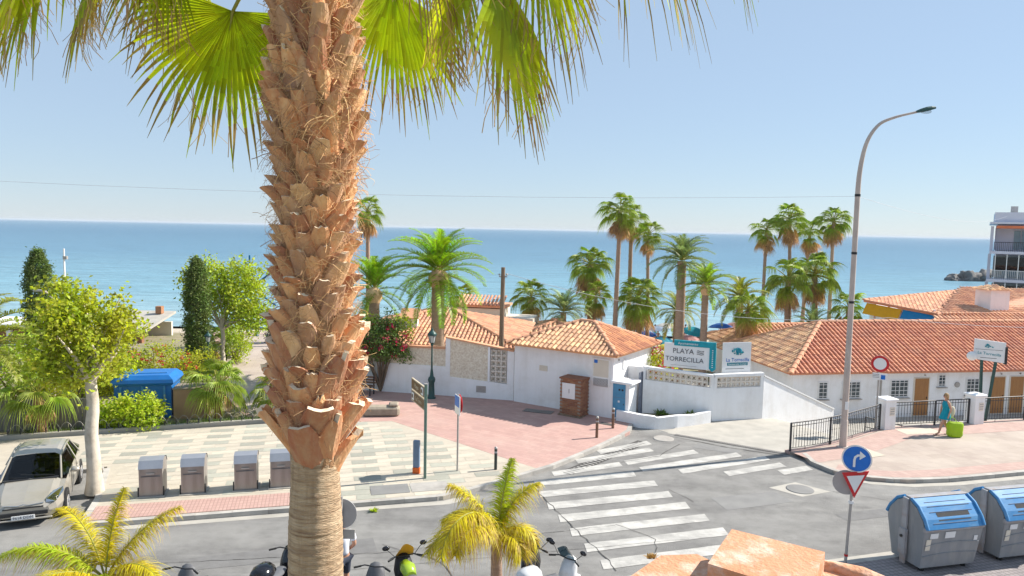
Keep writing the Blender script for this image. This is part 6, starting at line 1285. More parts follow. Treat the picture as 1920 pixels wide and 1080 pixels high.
def tri(s, o): return [c2 + rt2 * x * s + up3 * z * s + fa2 * o for x, z in ((-.36, .26), (.36, .26), (0, -.37))]
def tprism(s, o0, o1):
    mb = MB(); a, b_ = tri(s, o0), tri(s, o1); mb.add(a + b_, [(0, 1, 2), (5, 4, 3), (0, 3, 4, 1), (1, 4, 5, 2), (2, 5, 3, 0)]); return mb
G_ = tprism(1.0, 0, .02).build('give_way_triangle', 'sign_red', TS); tprism(.66, .021, .026).build('face', 'sign_white', G_)
mb = MB(); cb = P_(2.0) + Vector((-.12, .08, 0)); mb.tube([cb, cb + Vector((.3, 1, 0)).normalized() * .02], .3, 28, smooth=False); mb.build('rear_disc', 'sign_back', TS)
# sign seen from behind next to the near trunk
BS = thing('road_sign_back', 'grey back of a round road sign behind the near palm trunk', 'sign', (-3.38, 14.2, .12)); mb = MB(); mb.tube([(0, 0, 0), (0, 0, 2.4)], .035, 8); mb.build('pole', 'galv', BS); mb = MB(); mb.tube([(0, .04, 2.03), (.0, .06, 2.03)], .31, 28, smooth=False); mb.build('disc', 'sign_back', BS); mb = MB(); mb.box((.02, .05, 1.6), (.5, .02, .2)); mb.build('lower_plate', 'kerb', BS)
# no-entry for vehicles sign by the railings
NS = thing('prohibition_sign', 'white disc with red rim on a pole by the railing pillar', 'sign', (15.0, 28.95, .12)); mb = MB(); mb.tube([(0, 0, 0), (0, 0, 3.0)], .035, 8); mb.build('pole', 'galv', NS)
c = Vector((0, -.05, 2.72)); faN = Vector((-.6, -1, 0)).normalized(); D = disc(NS, 'disc', c, .34, 'sign_white', fa=faN, rim='sign_red', fk=.7)
mb = MB(); mb.box((.02, -.06, 2.2), (.55, .02, .28), R(-25)); PL = mb.build('plate', 'sign_white', NS); mb = MB(); mb.box((.12, -.115, 2.18), (.16, .012, .18), R(-25)); mb.build('symbol', 'sign_blue', PL)
mb = MB()
for k in range(3): mb.box((-.12, -.005, 2.28 - .06 * k), (.24, .012, .015), R(-25))
mb.build('small_print', 'text_grey', PL)
# ---- railings and pillars
def railing(label, pts, z, h=1.0, posts=()):
    T = thing('railing', label, 'railing'); pts = [Vector(p) for p in pts]; acc = [0]
    for a, c in zip(pts, pts[1:]): acc.append(acc[-1] + (c - a).length)
    def at(s):
        for i in range(len(pts) - 1):
            if s <= acc[i + 1] + 1e-6: return pts[i].lerp(pts[i + 1], (s - acc[i]) / (acc[i + 1] - acc[i]))
    tot = acc[-1]; n = int(tot / .14); 
    for zz, r_, nm in ((h, .026, 'top_rail'), (h - .13, .014, 'upper_rail'), (.12, .014, 'bottom_rail')):
        mb = MB(); mb.tube([(p.x, p.y, z + zz) for p in [at(tot * k / 12) for k in range(13)]], r_, 5); mb.build(nm, 'black_metal', T)
    bar = MB(); bar.tube([(0, 0, .12), (0, 0, h)], .011, 4); bar.ball((0, 0, .55), .022, 5, 4); bm_ = bar.mesh('baluster', 'black_metal')
    for i in range(1, n): p = at(tot * i / n); link('baluster', bm_, T, (p.x, p.y, z))
    for s in [0] + [p_ * tot for p_ in posts] + [tot]:
        p = at(min(s, tot)); mb = MB(); mb.box((p.x, p.y, z + h / 2), (.06, .06, h)); mb.build('post', 'black_metal', T)
    for k in range(4): p = at(tot * (k + .5) / 4); mb = MB(); mb.tube([(p.x, p.y, z - .02), (p.x, p.y, z + .13)], .012, 4); mb.build('foot', 'black_metal', T)
    return T
fz = .115
railing('black railing curving up from the driveway mouth to the first pillar', [(10.26, 25.72), (11.42, 26.25), (12.7, 27.05), (14.0, 28.05), (15.15, 28.95)], fz, 1.05, (.36,))
railing('black railing between the two white pillars', [(15.85, 29.28), (17.8, 29.78), (19.6, 30.25)], fz, 1.05, (.55,))
railing('black railing running on beyond the second white pillar', [(20.15, 30.4), (23.0, 31.12), (27.0, 32.15)], fz, 1.05, (.35, .7))
def pillar(label, x, y, rz):
    T = thing('gate_pillar', label, 'pillar', (x, y, .1), rz); mb = MB(); mb.box((0, 0, .6), (.52, .52, 1.24), bev=.01); mb.build('shaft', 'white_wall', T); mb = MB(); mb.box((0, 0, 1.25), (.64, .64, .09), bev=.02); mb.add([(-.3, -.3, 1.295), (.3, -.3, 1.295), (.3, .3, 1.295), (-.3, .3, 1.295), (0, 0, 1.37)], [(0, 1, 4), (1, 2, 4), (2, 3, 4), (3, 0, 4)]); mb.build('cap', 'white_wall', T)
    mb = MB(); mb.box((.06, -.265, .78), (.24, .016, .36)); PQ = mb.build('plaque', 'lattice', T)
    for i in range(3): mb = MB(); mb.box((.06, -.277, .68 + i * .1), (.19, .008, .03)); mb.build('relief', 'galv', PQ)
pillar('white pillar with plaque beside the prohibition sign', 15.5, 29.15, R(15)); pillar('white pillar with plaque beside the walking woman', 19.88, 30.3, R(15))
RR = thing('ramp_handrail', 'dark handrail descending beside the ramp below the street', 'handrail'); mb = MB(); a, c = Vector((15.9, 31.6, -.05)), Vector((20.3, 33.2, -1.25))
mb.tube([a, c], .03, 6); mb.tube([a - Vector((0, 0, .45)), c - Vector((0, 0, .45))], .02, 6); mb.build('rails', 'black_metal', RR)
for k in range(5): p = a.lerp(c, k / 4); mb = MB(); mb.tube([p, p - Vector((0, 0, 1.1))], .025, 6); mb.build('post', 'black_metal', RR)
# hotel sign on two raking legs
HS = thing('hotel_sign', 'white angled sign on two raking dark posts beyond the railing', 'sign', (20.7, 30.75, .05)); A, B = Vector((-.55, .28)), Vector((.5, -.2)); t = (B - A).normalized(); n = Vector((t.y, -t.x)); mb = MB(); panel(mb, A, B, 2.72, 2.62, 3.6, 3.5, 0, .1); PN = mb.build('panel', 'sign_white', HS); tx = (t.x, t.y, -.08)
mb = MB(); rg = random.Random(8)
for k in range(12): x, z = .52 + rg.uniform(-.13, .13), 3.33 + rg.uniform(-.07, .07); p = A + t * x + n * .004; mb.tube([(p.x, p.y, z), (p.x + t.x * .06, p.y + t.y * .06, z - .03)], [.03, .012], 5)
mb.build('emblem', 'teal', PN); text('lettering', 'La Torrecilla', .17, 'teal', frame((*(A + t * .57 + n * .008), 2.98), tx, (0, 0, 1)), PN); mb = MB(); p = A + t * .55 + n * .003; mb.box((p.x, p.y, 3.16), (1.0, .004, .015), math.atan2(t.y, t.x)); mb.box((p.x, p.y, 2.8), (.6, .004, .02), math.atan2(t.y, t.x)); mb.build('print_line', 'text_grey', PN)
for x0, x1 in ((-.12, .0), (.38, .06)): mb = MB(); mb.box(((x0 + x1) / 2, .34 - x0 * .55, 1.55), (.09, .09, 3.15), rot=Quaternion((0, 1, 0), math.atan2(x0 - x1, 3.1))); mb.build('post', 'green_metal', HS)
mb = MB(); mb.ball((-.66, .22, 2.85), (.22, .16, .2), 12, 8); mb.build('floodlight', 'white_plain', HS); mb = MB(); mb.box((.53, -.16, 2.95), (.1, .12, .75)); mb.build('control_box', 'plastic_black', HS)

# ================================================================ LEFT BED: fence, bin store, block, hoops
FN = thing('board_fence', 'weathered grey board fence behind the parked car', 'fence'); a, c = Vector((-24, 25.0)), Vector((-15.9, 26.75)); n = 34; bmh = MB().box((0, 0, 0), (.225, .03, 1.2)).mesh('board', 'fence_grey'); an = math.atan2((c - a).y, (c - a).x)
for i in range(n): p = a.lerp(c, (i + .5) / n); link('board', bmh, FN, (p.x, p.y + (.012 if i % 2 else 0), .7 + rnd(-.02, .02)), an)
mb = MB(); q = a.lerp(c, .5); mb.box((q.x, q.y + .05, 1.0), ((c - a).length, .05, .08), an); mb.box((q.x, q.y + .05, .4), ((c - a).length, .05, .08), an); mb.build('rails', 'fence_grey', FN)
BX = thing('bin_store', 'bright blue lidded container in the bed behind the lime shrub', 'container', (-14.75, 28.9, .18), R(12)); mb = MB(); mb.prism([(-1.05, -.75), (1.05, -.75), (1.05, .75), (-1.05, .75)], 0, 1.35); mb.build('body', 'blue_box', BX)
mb = MB(); lv = []
for s_, z in ((1.0, 1.33), (1.06, 1.42), (1.02, 1.56), (.86, 1.72)): lv.append([(x * 1.1 * s_, y * .8 * s_, z) for x, y in ((-1, -1), (1, -1), (1, 1), (-1, 1))])
mb.v = [v for l in lv for v in l]; mb.f = [(i * 4 + k, i * 4 + (k + 1) % 4, i * 4 + 4 + (k + 1) % 4, i * 4 + 4 + k) for i in range(3) for k in range(4)] + [(12, 13, 14, 15), (3, 2, 1, 0)]; mb.m = [0] * len(mb.f); mb.sm = [False] * len(mb.f); LD = mb.build('lid', 'blue_box', BX)
mb = MB(); mb.box((0, -.25, 1.735), (1.6, .06, .03)); mb.build('lid_rib', 'blue_lid', LD)
for sx in (-.8, 0, .8): mb = MB(); mb.box((sx, -.77, .7), (.08, .06, 1.2)); mb.build('body_rib', 'blue_lid', BX)
TBk = thing('plinth_block', 'tan rendered block beside the blue container', 'block', (-12.95, 28.9, .12), R(12)); mb = MB(); mb.box((0, 0, .6), (1.25, .9, 1.2), bev=.02); mb.build('body', 'box_brown', TBk); mb = MB(); mb.box((0, 0, 1.23), (1.3, .96, .07), bev=.015); mb.build('top', 'stone', TBk)
HF = thing('hoop_fence', 'low wire hoop edging along the planting bed', 'fence'); a, c = Vector((-18.0, 25.32)), Vector((-9.8, 28.1)); n = 22
for i in range(n):
    p, q = a.lerp(c, i / n), a.lerp(c, (i + 1.35) / n); mb = MB(); mb.tube([(lerp(p.x, q.x, k / 10), lerp(p.y, q.y, k / 10), .25 + .36 * math.sin(math.pi * k / 10)) for k in range(11)], .006, 4); mb.build('hoop', 'galv', HF)
    mb = MB(); mb.tube([(p.x, p.y, .1), (p.x, p.y, .42)], .02, 5); mb.ball((p.x, p.y, .43), .032, 6, 4); mb.build('stake', 'black_metal', HF)
# raised bed kerb, bench, boulder planter, mast, railing at the sea, climbing frame, hedge
RB = thing('raised_bed', 'low stone edged bed along the promenade', 'planter'); mb = MB(); pl = [Vector(p) for p in ((-17.2, 37.6), (-14.9, 37.2), (-15.4, 39.2), (-16.6, 42.2))]
for a, c in zip(pl, pl[1:]): wall_seg(mb, a, c, 0, .5, .5, .2)
mb.build('edge', 'stone', RB)
BN = thing('park_bench', 'dark wooden bench against the plaza wall', 'bench', (-6.95, 33.45, .12), R(-12))
for k in range(3): mb = MB(); mb.box((0, -.12 - .13 * k, .44), (1.3, .1, .035)); mb.build('seat_slat', 'bollard', BN)
for k in range(3): mb = MB(); mb.box((0, .02 + .03 * k, .55 + .12 * k), (1.3, .03, .09)); mb.build('back_slat', 'bollard', BN)
for sx in (-.55, .55): mb = MB(); mb.box((sx, -.42, .22), (.05, .05, .44)); mb.box((sx, .03, .42), (.05, .05, .84)); mb.box((sx, -.2, .4), (.05, .5, .04)); mb.build('leg', 'black_metal', BN)
PLT = thing('stone_planter', 'rough low stone block at the edge of the red plaza', 'stone', (-5.35, 29.6, .12), R(6)); mb = MB(); mb.box((0, 0, .2), (1.5, .6, .4), bev=.08); mb.v = [tuple(Vector(v) * (1 + .06 * noise.noise(Vector(v) * 5))) for v in mb.v]; mb.build('block', 'stone', PLT); mb = MB(); mb.box((.5, .02, .46), (.4, .5, .14), bev=.05); mb.build('top_stone', 'stone', PLT)
MS = thing('white_mast', 'thin white mast with small lamp rising before the sea', 'mast', (-34.6, 55.5, -1.2)); mb = MB(); mb.tube([(0, 0, 0), (0, 0, 7.0)], [.09, .06], 8); mb.build('pole', 'white_plain', MS); mb = MB(); mb.box((.1, 0, 6.3), (.3, .2, .25)); mb.build('lamp', 'galv', MS)
KL = thing('small_street_lamp', 'short grey lamp with bent head beside the dark cypress', 'street lamp', (-19.6, 30.5, .1)); mb = MB(); mb.tube([(0, 0, 0), (0, 0, 4.6), (-.1, 0, 4.75), (-.3, 0, 4.85)], [.06, .05, .05, .04], 8); mb.build('pole', 'lamp_paint', KL); mb = MB(); mb.box((-.5, 0, 4.88), (.5, .2, .1), bev=.03); mb.build('head', 'galv', KL)
SR = thing('sea_railing', 'blue railing along the end of the promenade above the sea', 'railing')
for z in (.55, 1.0): mb = MB(); mb.tube([(-23, 51.4, z), (-14.5, 51.4, z)], .04, 6); mb.build('rail', 'rope_blue', SR)
for k in range(8): mb = MB(); mb.tube([(-23 + k * 1.2, 51.4, .1), (-23 + k * 1.2, 51.4, 1.05)], .045, 6); mb.build('post', 'rope_blue', SR)
CF = thing('climbing_frame', 'blue poled rope climbing frame on the beach', 'play frame'); 
for a, c in (((-20.6, 56, -2.5), (-20.8, 56, 5.2)), ((-20.0, 55, -2.5), (-20.1, 55, 5.6)), ((-17.7, 54, 4.7), (-20.0, 55, 3.1)), ((-20.0, 55, 3.1), (-17.8, 54, 1.9)), ((-24.3, 55, 5.4), (-23.2, 55, 4.6))): mb = MB(); mb.tube([a, c], .07, 6); mb.build('bar', 'rope_blue', CF)
HG = thing('clipped_hedge', 'dark green clipped hedge block at the end of the promenade', 'hedge', (-15.75, 47.5, .12)); rg = random.Random(31); mb = MB(); cents = [(Vector((rg.uniform(-.45, .45), rg.uniform(-.4, .4), rg.uniform(.1, 1.5))), 1) for k in range(90)]; leaf_cloud(mb, cents, 26, .1, .1, rg); tag(mb.build('leaves', 'hedge_far', HG), kind='stuff'); mb = MB(); mb.tube([(0, 0, 0), (0, 0, 1)], .05, 6); mb.build('stem', 'bark', HG)
# foreground terrace pillar
TP = thing('terrace_pillar', 'sunlit terracotta orange pillar top of the near terrace parapet', 'parapet')
q = [(.77, 2.66), (1.06, 2.44), (1.27, 2.78), (.96, 2.985)]
mb = MB(); mb.prism(q, 0.0, 6.74); mb.build('pillar', 'terracotta', TP)
def quadoff(q, d): c = Vector((sum(p[0] for p in q) / 4, sum(p[1] for p in q) / 4)); return [tuple(c + (Vector(p) - c) * (1 + d)) for p in q]
mb = MB(); mb.prism([(.30, 2.55), (.95, 2.35), (1.0, 2.75), (.82, 3.0), (.66, 2.98)], 0.0, 6.62); mb.build('parapet_wall', 'terracotta', TP)
mb = MB(); mb.prism([(1.1, 2.5), (1.62, 2.4), (1.46, 2.7), (1.25, 2.85)], 0.0, 6.66); mb.build('parapet_return', 'terracotta', TP)
mb = MB(); mb.tube([(1.24, 2.83, 6.65), (1.32, 2.8, 6.66), (1.4, 2.74, 6.655), (1.5, 2.64, 6.65)], [.04, .035, .04, .035], 8); mb.v = [tuple(Vector(v) + Vector((rnd(-.006, .006),) * 3)) for v in mb.v]; mb.build('coping_edge', 'terracotta', TP)
tuft('dry moss tuft on the terracotta parapet', .62, 2.99, 6.6, 70, .035, 'queen_dry', 'moss_tuft')

# ================================================================ CONTAINERS, VEHICLES
def container(label, x, y, rz):
    T = thing('refuse_container', label, 'container', (x, y, .12), rz, 'large street refuse containers'); hl = .83
    prof = [(-.44, .12), (.44, .12), (.58, 1.06), (.5, 1.28), (.3, 1.52), (.08, 1.64), (-.08, 1.64), (-.3, 1.52), (-.5, 1.28), (-.58, 1.06)]
    mb = MB(); n = len(prof); sh = [.93 if p[1] < .2 else 1.0 for p in prof]
    mb.v = [(sx * hl * s, p[0], p[1]) for sx in (-1, 1) for p, s in zip(prof, sh)]; mb.f = [tuple(range(n - 1, -1, -1)), tuple(range(n, 2 * n))] + [(i, (i + 1) % n, n + (i + 1) % n, n + i) for i in range(n)]; mb.m = [0] * len(mb.f); mb.sm = [False] * len(mb.f); mb.build('body', 'bin_body', T)
    for k, z in enumerate((.42, .7)):
        for sy in (-1,): mb = MB(); w = lerp(.44, .58, (z - .12) / .94) + .012; mb.tube([(lerp(-.76, .76, i / 10), sy * w, z + .05 * math.sin(math.pi * i / 10)) for i in range(11)], .014, 5); mb.build('body_rib', 'bin_body', T)
    mb = MB(); mb.box((0, -.575, 1.1), (1.72, .09, .1), bev=.02); mb.build('front_lip', 'bin_frame', T)
    for sy in (-1, 1):
        pr = [(.1, 1.66), (.32, 1.545), (.53, 1.3), (.63, 1.1)]; mb = MB(); vs = []
        for sx in (-1, 1):
            for q in pr: vs.append((sx * .8, sy * q[0], q[1] + .02))
            for q in pr: vs.append((sx * .8, sy * (q[0] - .02), q[1] - .012))
        fs = []
        for i in range(3): fs += [(i, i + 1, 8 + i + 1, 8 + i), (4 + i + 1, 4 + i, 12 + i, 12 + i + 1), (i + 1, i, 4 + i, 4 + i + 1), (8 + i, 9 + i, 13 + i, 12 + i)]
        fs += [(3, 7, 15, 11), (0, 8, 12, 4)]
        mb.add(vs, fs); LD = mb.build('lid', 'blue_lid', T)
        for sx in (-1, 1):
            mb = MB(); mb.tube([(sx * .8, sy * q[0], q[1] + .02) for q in pr], .042, 8); mb.build('lid_rim', 'blue_lid', LD)
        def on_lid(t): k = min(2, int(t * 3)); f = t * 3 - k; return (lerp(pr[k][0], pr[k + 1][0], f) * sy, lerp(pr[k][1], pr[k + 1][1], f) + .024)
        for t in (.2, .36, .5, .82): q = on_lid(t); mb = MB(); mb.box((.02, q[0], q[1]), (1.16 + .1 * t, .012, .012)); mb.build('groove', 'door_grey', LD)
        a, c = on_lid(.52), on_lid(.74); mb = MB(); mb.add([(-.42, a[0], a[1] + .006), (.5, a[0], a[1] + .006), (.5, c[0], c[1] + .006), (-.42, c[0], c[1] + .006)], [(0, 1, 2, 3) if sy < 0 else (3, 2, 1, 0)]); mb.build('slot', 'plastic_black', LD)
    mb = MB(); mb.box((0, 0, 1.685), (1.62, .16, .04), bev=.012); mb.build('top_beam', 'bin_frame', T)
    for sx in (-1, 1):
        mb = MB(); mb.box((sx * .865, 0, .88), (.06, .15, 1.6), bev=.01); F_ = mb.build('lifting_arm', 'bin_frame', T); mb = MB(); mb.box((sx * .885, 0, .62), (.09, .2, .62), bev=.01); mb.build('arm_plate', 'bin_frame', F_); mb = MB(); mb.tube([(sx * .92, 0, .75), (sx * .96, 0, .75)], .035, 8); mb.build('pin', 'plastic_black', F_)
        for sy in (-1, 1): mb = MB(); mb.tube([(sx * .6, sy * .3, 0), (sx * .6, sy * .3, .14)], .06, 8); mb.build('foot', 'rubber', T)
    for (cx, z, w, h, mm) in ((-.55, .94, .22, .13, 'sign_white'), (-.1, .94, .28, .16, 'sign_white'), (.66, .8, .1, .12, 'sign_white')):
        y_ = -(lerp(.44, .58, (z - .12) / .94) + .012); mb = MB(); mb.box((cx, y_, z), (w, .01, h), rot=Quaternion((1, 0, 0), .145)); mb.build('sticker', mm, T)
    mb = MB(); mb.box((-.68, -(lerp(.44, .58, .6 / .94) + .012), .72), (.13, .01, .28), rot=Quaternion((1, 0, 0), .145)); mb.build('sticker', 'cream_wall', T)
container('grey street refuse container with blue lids beside the give way sign', 10.35, 16.95, R(14))
container('grey street refuse container with blue lids farther from the give way sign', 12.65, 17.6, R(14))

# ---- silver beige hatchback
CAR = thing('parked_car', 'beige hatchback parked nose out beside the plane tree', 'car', (-12.55, 18.1, 0), R(90 + 24))
ST = [(0.0, .3, .52, .58, .56, .45), (.1, .22, .6, .74, .65, .6), (.45, .2, .72, .85, .79, .66), (1.05, .2, .88, .88, .96, .68), (1.85, .2, .92, .885, 1.42, .56), (2.45, .2, .94, .885, 1.49, .58), (3.2, .2, .97, .88, 1.46, .56), (3.75, .22, 1.0, .86, 1.3, .52), (4.1, .25, .98, .8, 1.02, .6), (4.22, .32, .8, .7, .84, .55)]
def section(s): x, zl, zb, w, zr, rw = s; return [(x, w * .8, zl), (x, w * .97, zl + .12), (x, w, lerp(zl, zb, .55)), (x, w * .95, zb), (x, rw + .03, zr - .07), (x, rw * .82, zr), (x, 0, zr + .02)]
secs = [section(s) for s in ST]; body = MB(); ws = MB(); rwn = MB(); wl = [MB(), MB()]; wr = [MB(), MB()]
for i in range(len(secs) - 1):
    for k in range(6):
        for sy in (1, -1):
            a, b_, c, d = [Vector((p[0], p[1] * sy, p[2])) for p in (secs[i][k], secs[i + 1][k], secs[i + 1][k + 1], secs[i][k + 1])]
            f = (0, 1, 2, 3) if sy > 0 else (3, 2, 1, 0)
            if k >= 4 and i == 3: ws.add([a, b_, c, d], [f], 0, True)
            elif k >= 4 and i == 7: rwn.add([a, b_, c, d], [f], 0, True)
            elif k == 3 and i in (3, 4, 5, 6):
                (wl if sy > 0 else wr)[0 if i < 5 else 1].add([a.lerp(d, .06), b_.lerp(c, .06), c.lerp(b_, .08), d.lerp(a, .08)], [f], 0, True)
                body.add([a, b_, b_.lerp(c, .06), a.lerp(d, .06)], [f], 0, True); body.add([d.lerp(a, .08), c.lerp(b_, .08), c, d], [f], 0, True)
            else: body.add([a, b_, c, d], [f], 0, True)
n = len(secs[0]); nose = [Vector(p) for p in secs[0]] + [Vector((p[0], -p[1], p[2])) for p in secs[0][:-1]][::-1]; body.add(nose, [tuple(range(len(nose)))]); tail = [Vector(p) for p in secs[-1]] + [Vector((p[0], -p[1], p[2])) for p in secs[-1][:-1]][::-1]; body.add(tail, [tuple(range(len(tail) - 1, -1, -1))])
BO = body.build('body', 'car_paint', CAR); ws.build('windscreen', 'windscreen', CAR); rwn.build('rear_window', 'windscreen', CAR)
for w_ in wl + wr: w_.build('side_window', 'windscreen', CAR)
mb = MB(); mb.box((2.5, 0, .55), (2.6, 1.5, .5)); mb.box((1.45, 0, .82), (.6, 1.4, .16)); mb.box((2.3, .4, .9), (.2, .5, .5)); mb.box((2.3, -.4, .9), (.2, .5, .5)); mb.box((3.3, 0, .9), (.2, 1.3, .4)); mb.build('interior', 'interior', CAR)
for sy in (1, -1):
    mb = MB()
    for a, c in zip(range(3, 7), range(4, 8)):
        pass
    mb.tube([Vector((secs[k][4][0], secs[k][4][1] * sy * 1.0, secs[k][4][2] + .01)) for k in (3, 4, 5, 6, 7)], .028, 6); mb.build('pillar_trim', 'car_paint', CAR)
    mb = MB(); p = lambda k, t: Vector((lerp(secs[k][3][0], secs[k + 1][3][0], t), 0, 0)); mb.tube([(2.62, sy * .868, .96), (2.68, sy * .63, 1.43)], .022, 5); mb.tube([(3.35, sy * .86, .99), (3.28, sy * .6, 1.4)], .022, 5); mb.build('window_post', 'car_paint', CAR)
    mb = MB(); mb.ball((1.45, sy * 1.0, 1.0), (.09, .12, .075), 10, 6); mb.box((1.5, sy * .92, .95), (.06, .12, .04)); MR = mb.build('mirror', 'car_paint', CAR); mb = MB(); mb.box((1.54, sy * 1.0, 1.0), (.02, .17, .1)); mb.build('mirror_glass', 'chrome', MR)
    mb = MB(); hv = [(.08, sy * .5, .6), (.08, sy * .72, .6), (.42, sy * .855, .75), (.62, sy * .82, .815), (.4, sy * .62, .79), (.12, sy * .5, .68)]; hv = [Vector(v) + Vector((-.02, 0, .015)) for v in hv]; mb.add(hv, [tuple(range(6)) if sy < 0 else tuple(range(5, -1, -1))]); HLt = mb.build('headlight', 'chrome', CAR); mb = MB(); mb.ball((.2, sy * .66, .68), (.09, .1, .06), 8, 6); mb.build('lamp_lens', 'lamp_glass', HLt)
    for wx in (.78, 3.38):
        W_ = thing('x', 'x', 'x'); del W_['label']; del W_['category']; bpy.data.objects.remove(W_)
        mb = MB(); mb.tube([(wx, sy * .7, .31), (wx, sy * .72, .31), (wx, sy * .88, .31), (wx, sy * .9, .31)], [.29, .315, .315, .29], 24, smooth=False); TY = mb.build('wheel', 'rubber', CAR)
        mb = MB(); mb.tube([(wx, sy * .895, .31), (wx, sy * .906, .31)], [.2, .19], 18, smooth=False); mb.build('rim', 'galv', TY); mb = MB()
        for k in range(5): a = k * 1.2566; mb.box((wx + .1 * math.cos(a), sy * .912, .31 + .1 * math.sin(a)), (.17, .012, .045), rot=Quaternion((0, 1, 0), -a))
        mb.build('spokes', 'bin_cap', TY); mb = MB(); mb.tube([(wx, sy * .6, .33), (wx, sy * .887, .33)], .375, 20, smooth=False); mb.build('wheel_arch', 'plastic_black', CAR)
    mb = MB(); mb.box((2.75, sy * .895, .8), (.2, .03, .03), bev=.008); mb.build('door_handle', 'car_paint', CAR)
    mb = MB(); mb.tube([(1.6, sy * .884, .3), (1.58, sy * .89, .6), (1.75, sy * .85, .9)], .006, 4); mb.tube([(2.65, sy * .886, .28), (2.66, sy * .89, .6), (2.64, sy * .856, .95)], .006, 4); mb.build('door_seam', 'plastic_black', CAR)
mb = MB(); mb.box((-.005, 0, .385), (.05, 1.1, .1), bev=.01); mb.build('lower_grille', 'plastic_black', CAR); mb = MB(); mb.box((.0, 0, .54), (.05, .9, .03), bev=.005); mb.build('upper_grille', 'plastic_black', CAR)
mb = MB(); mb.tube([(.035, -.45, .62), (.0, -.12, .6), (-.012, 0, .63), (.0, .12, .6), (.035, .45, .62)], .013, 6); mb.build('chrome_chevron', 'chrome', CAR)
mb = MB(); mb.box((-.03, 0, .3), (.02, .52, .11), bev=.004); NP = mb.build('number_plate', 'sign_white', CAR); text('lettering', '9618 DDM', .1, 'text_grey', frame((-.043, 0, .3), (0, -1, 0), (0, 0, 1)), NP)
mb = MB(); mb.box((-.01, 0, .24), (.06, 1.3, .05), bev=.02); mb.build('bumper_lip', 'car_paint', CAR)
mb = MB(); mb.tube([(1.1, -.55, 1.0), (1.14, -.1, 1.03), (1.2, .25, 1.06)], .01, 4); mb.tube([(1.08, .1, .99), (1.13, .5, 1.02)], .01, 4); mb.build('wiper', 'plastic_black', CAR); mb = MB(); mb.box((1.04, 0, .97), (.1, 1.3, .015)); mb.build('cowl', 'plastic_black', CAR)

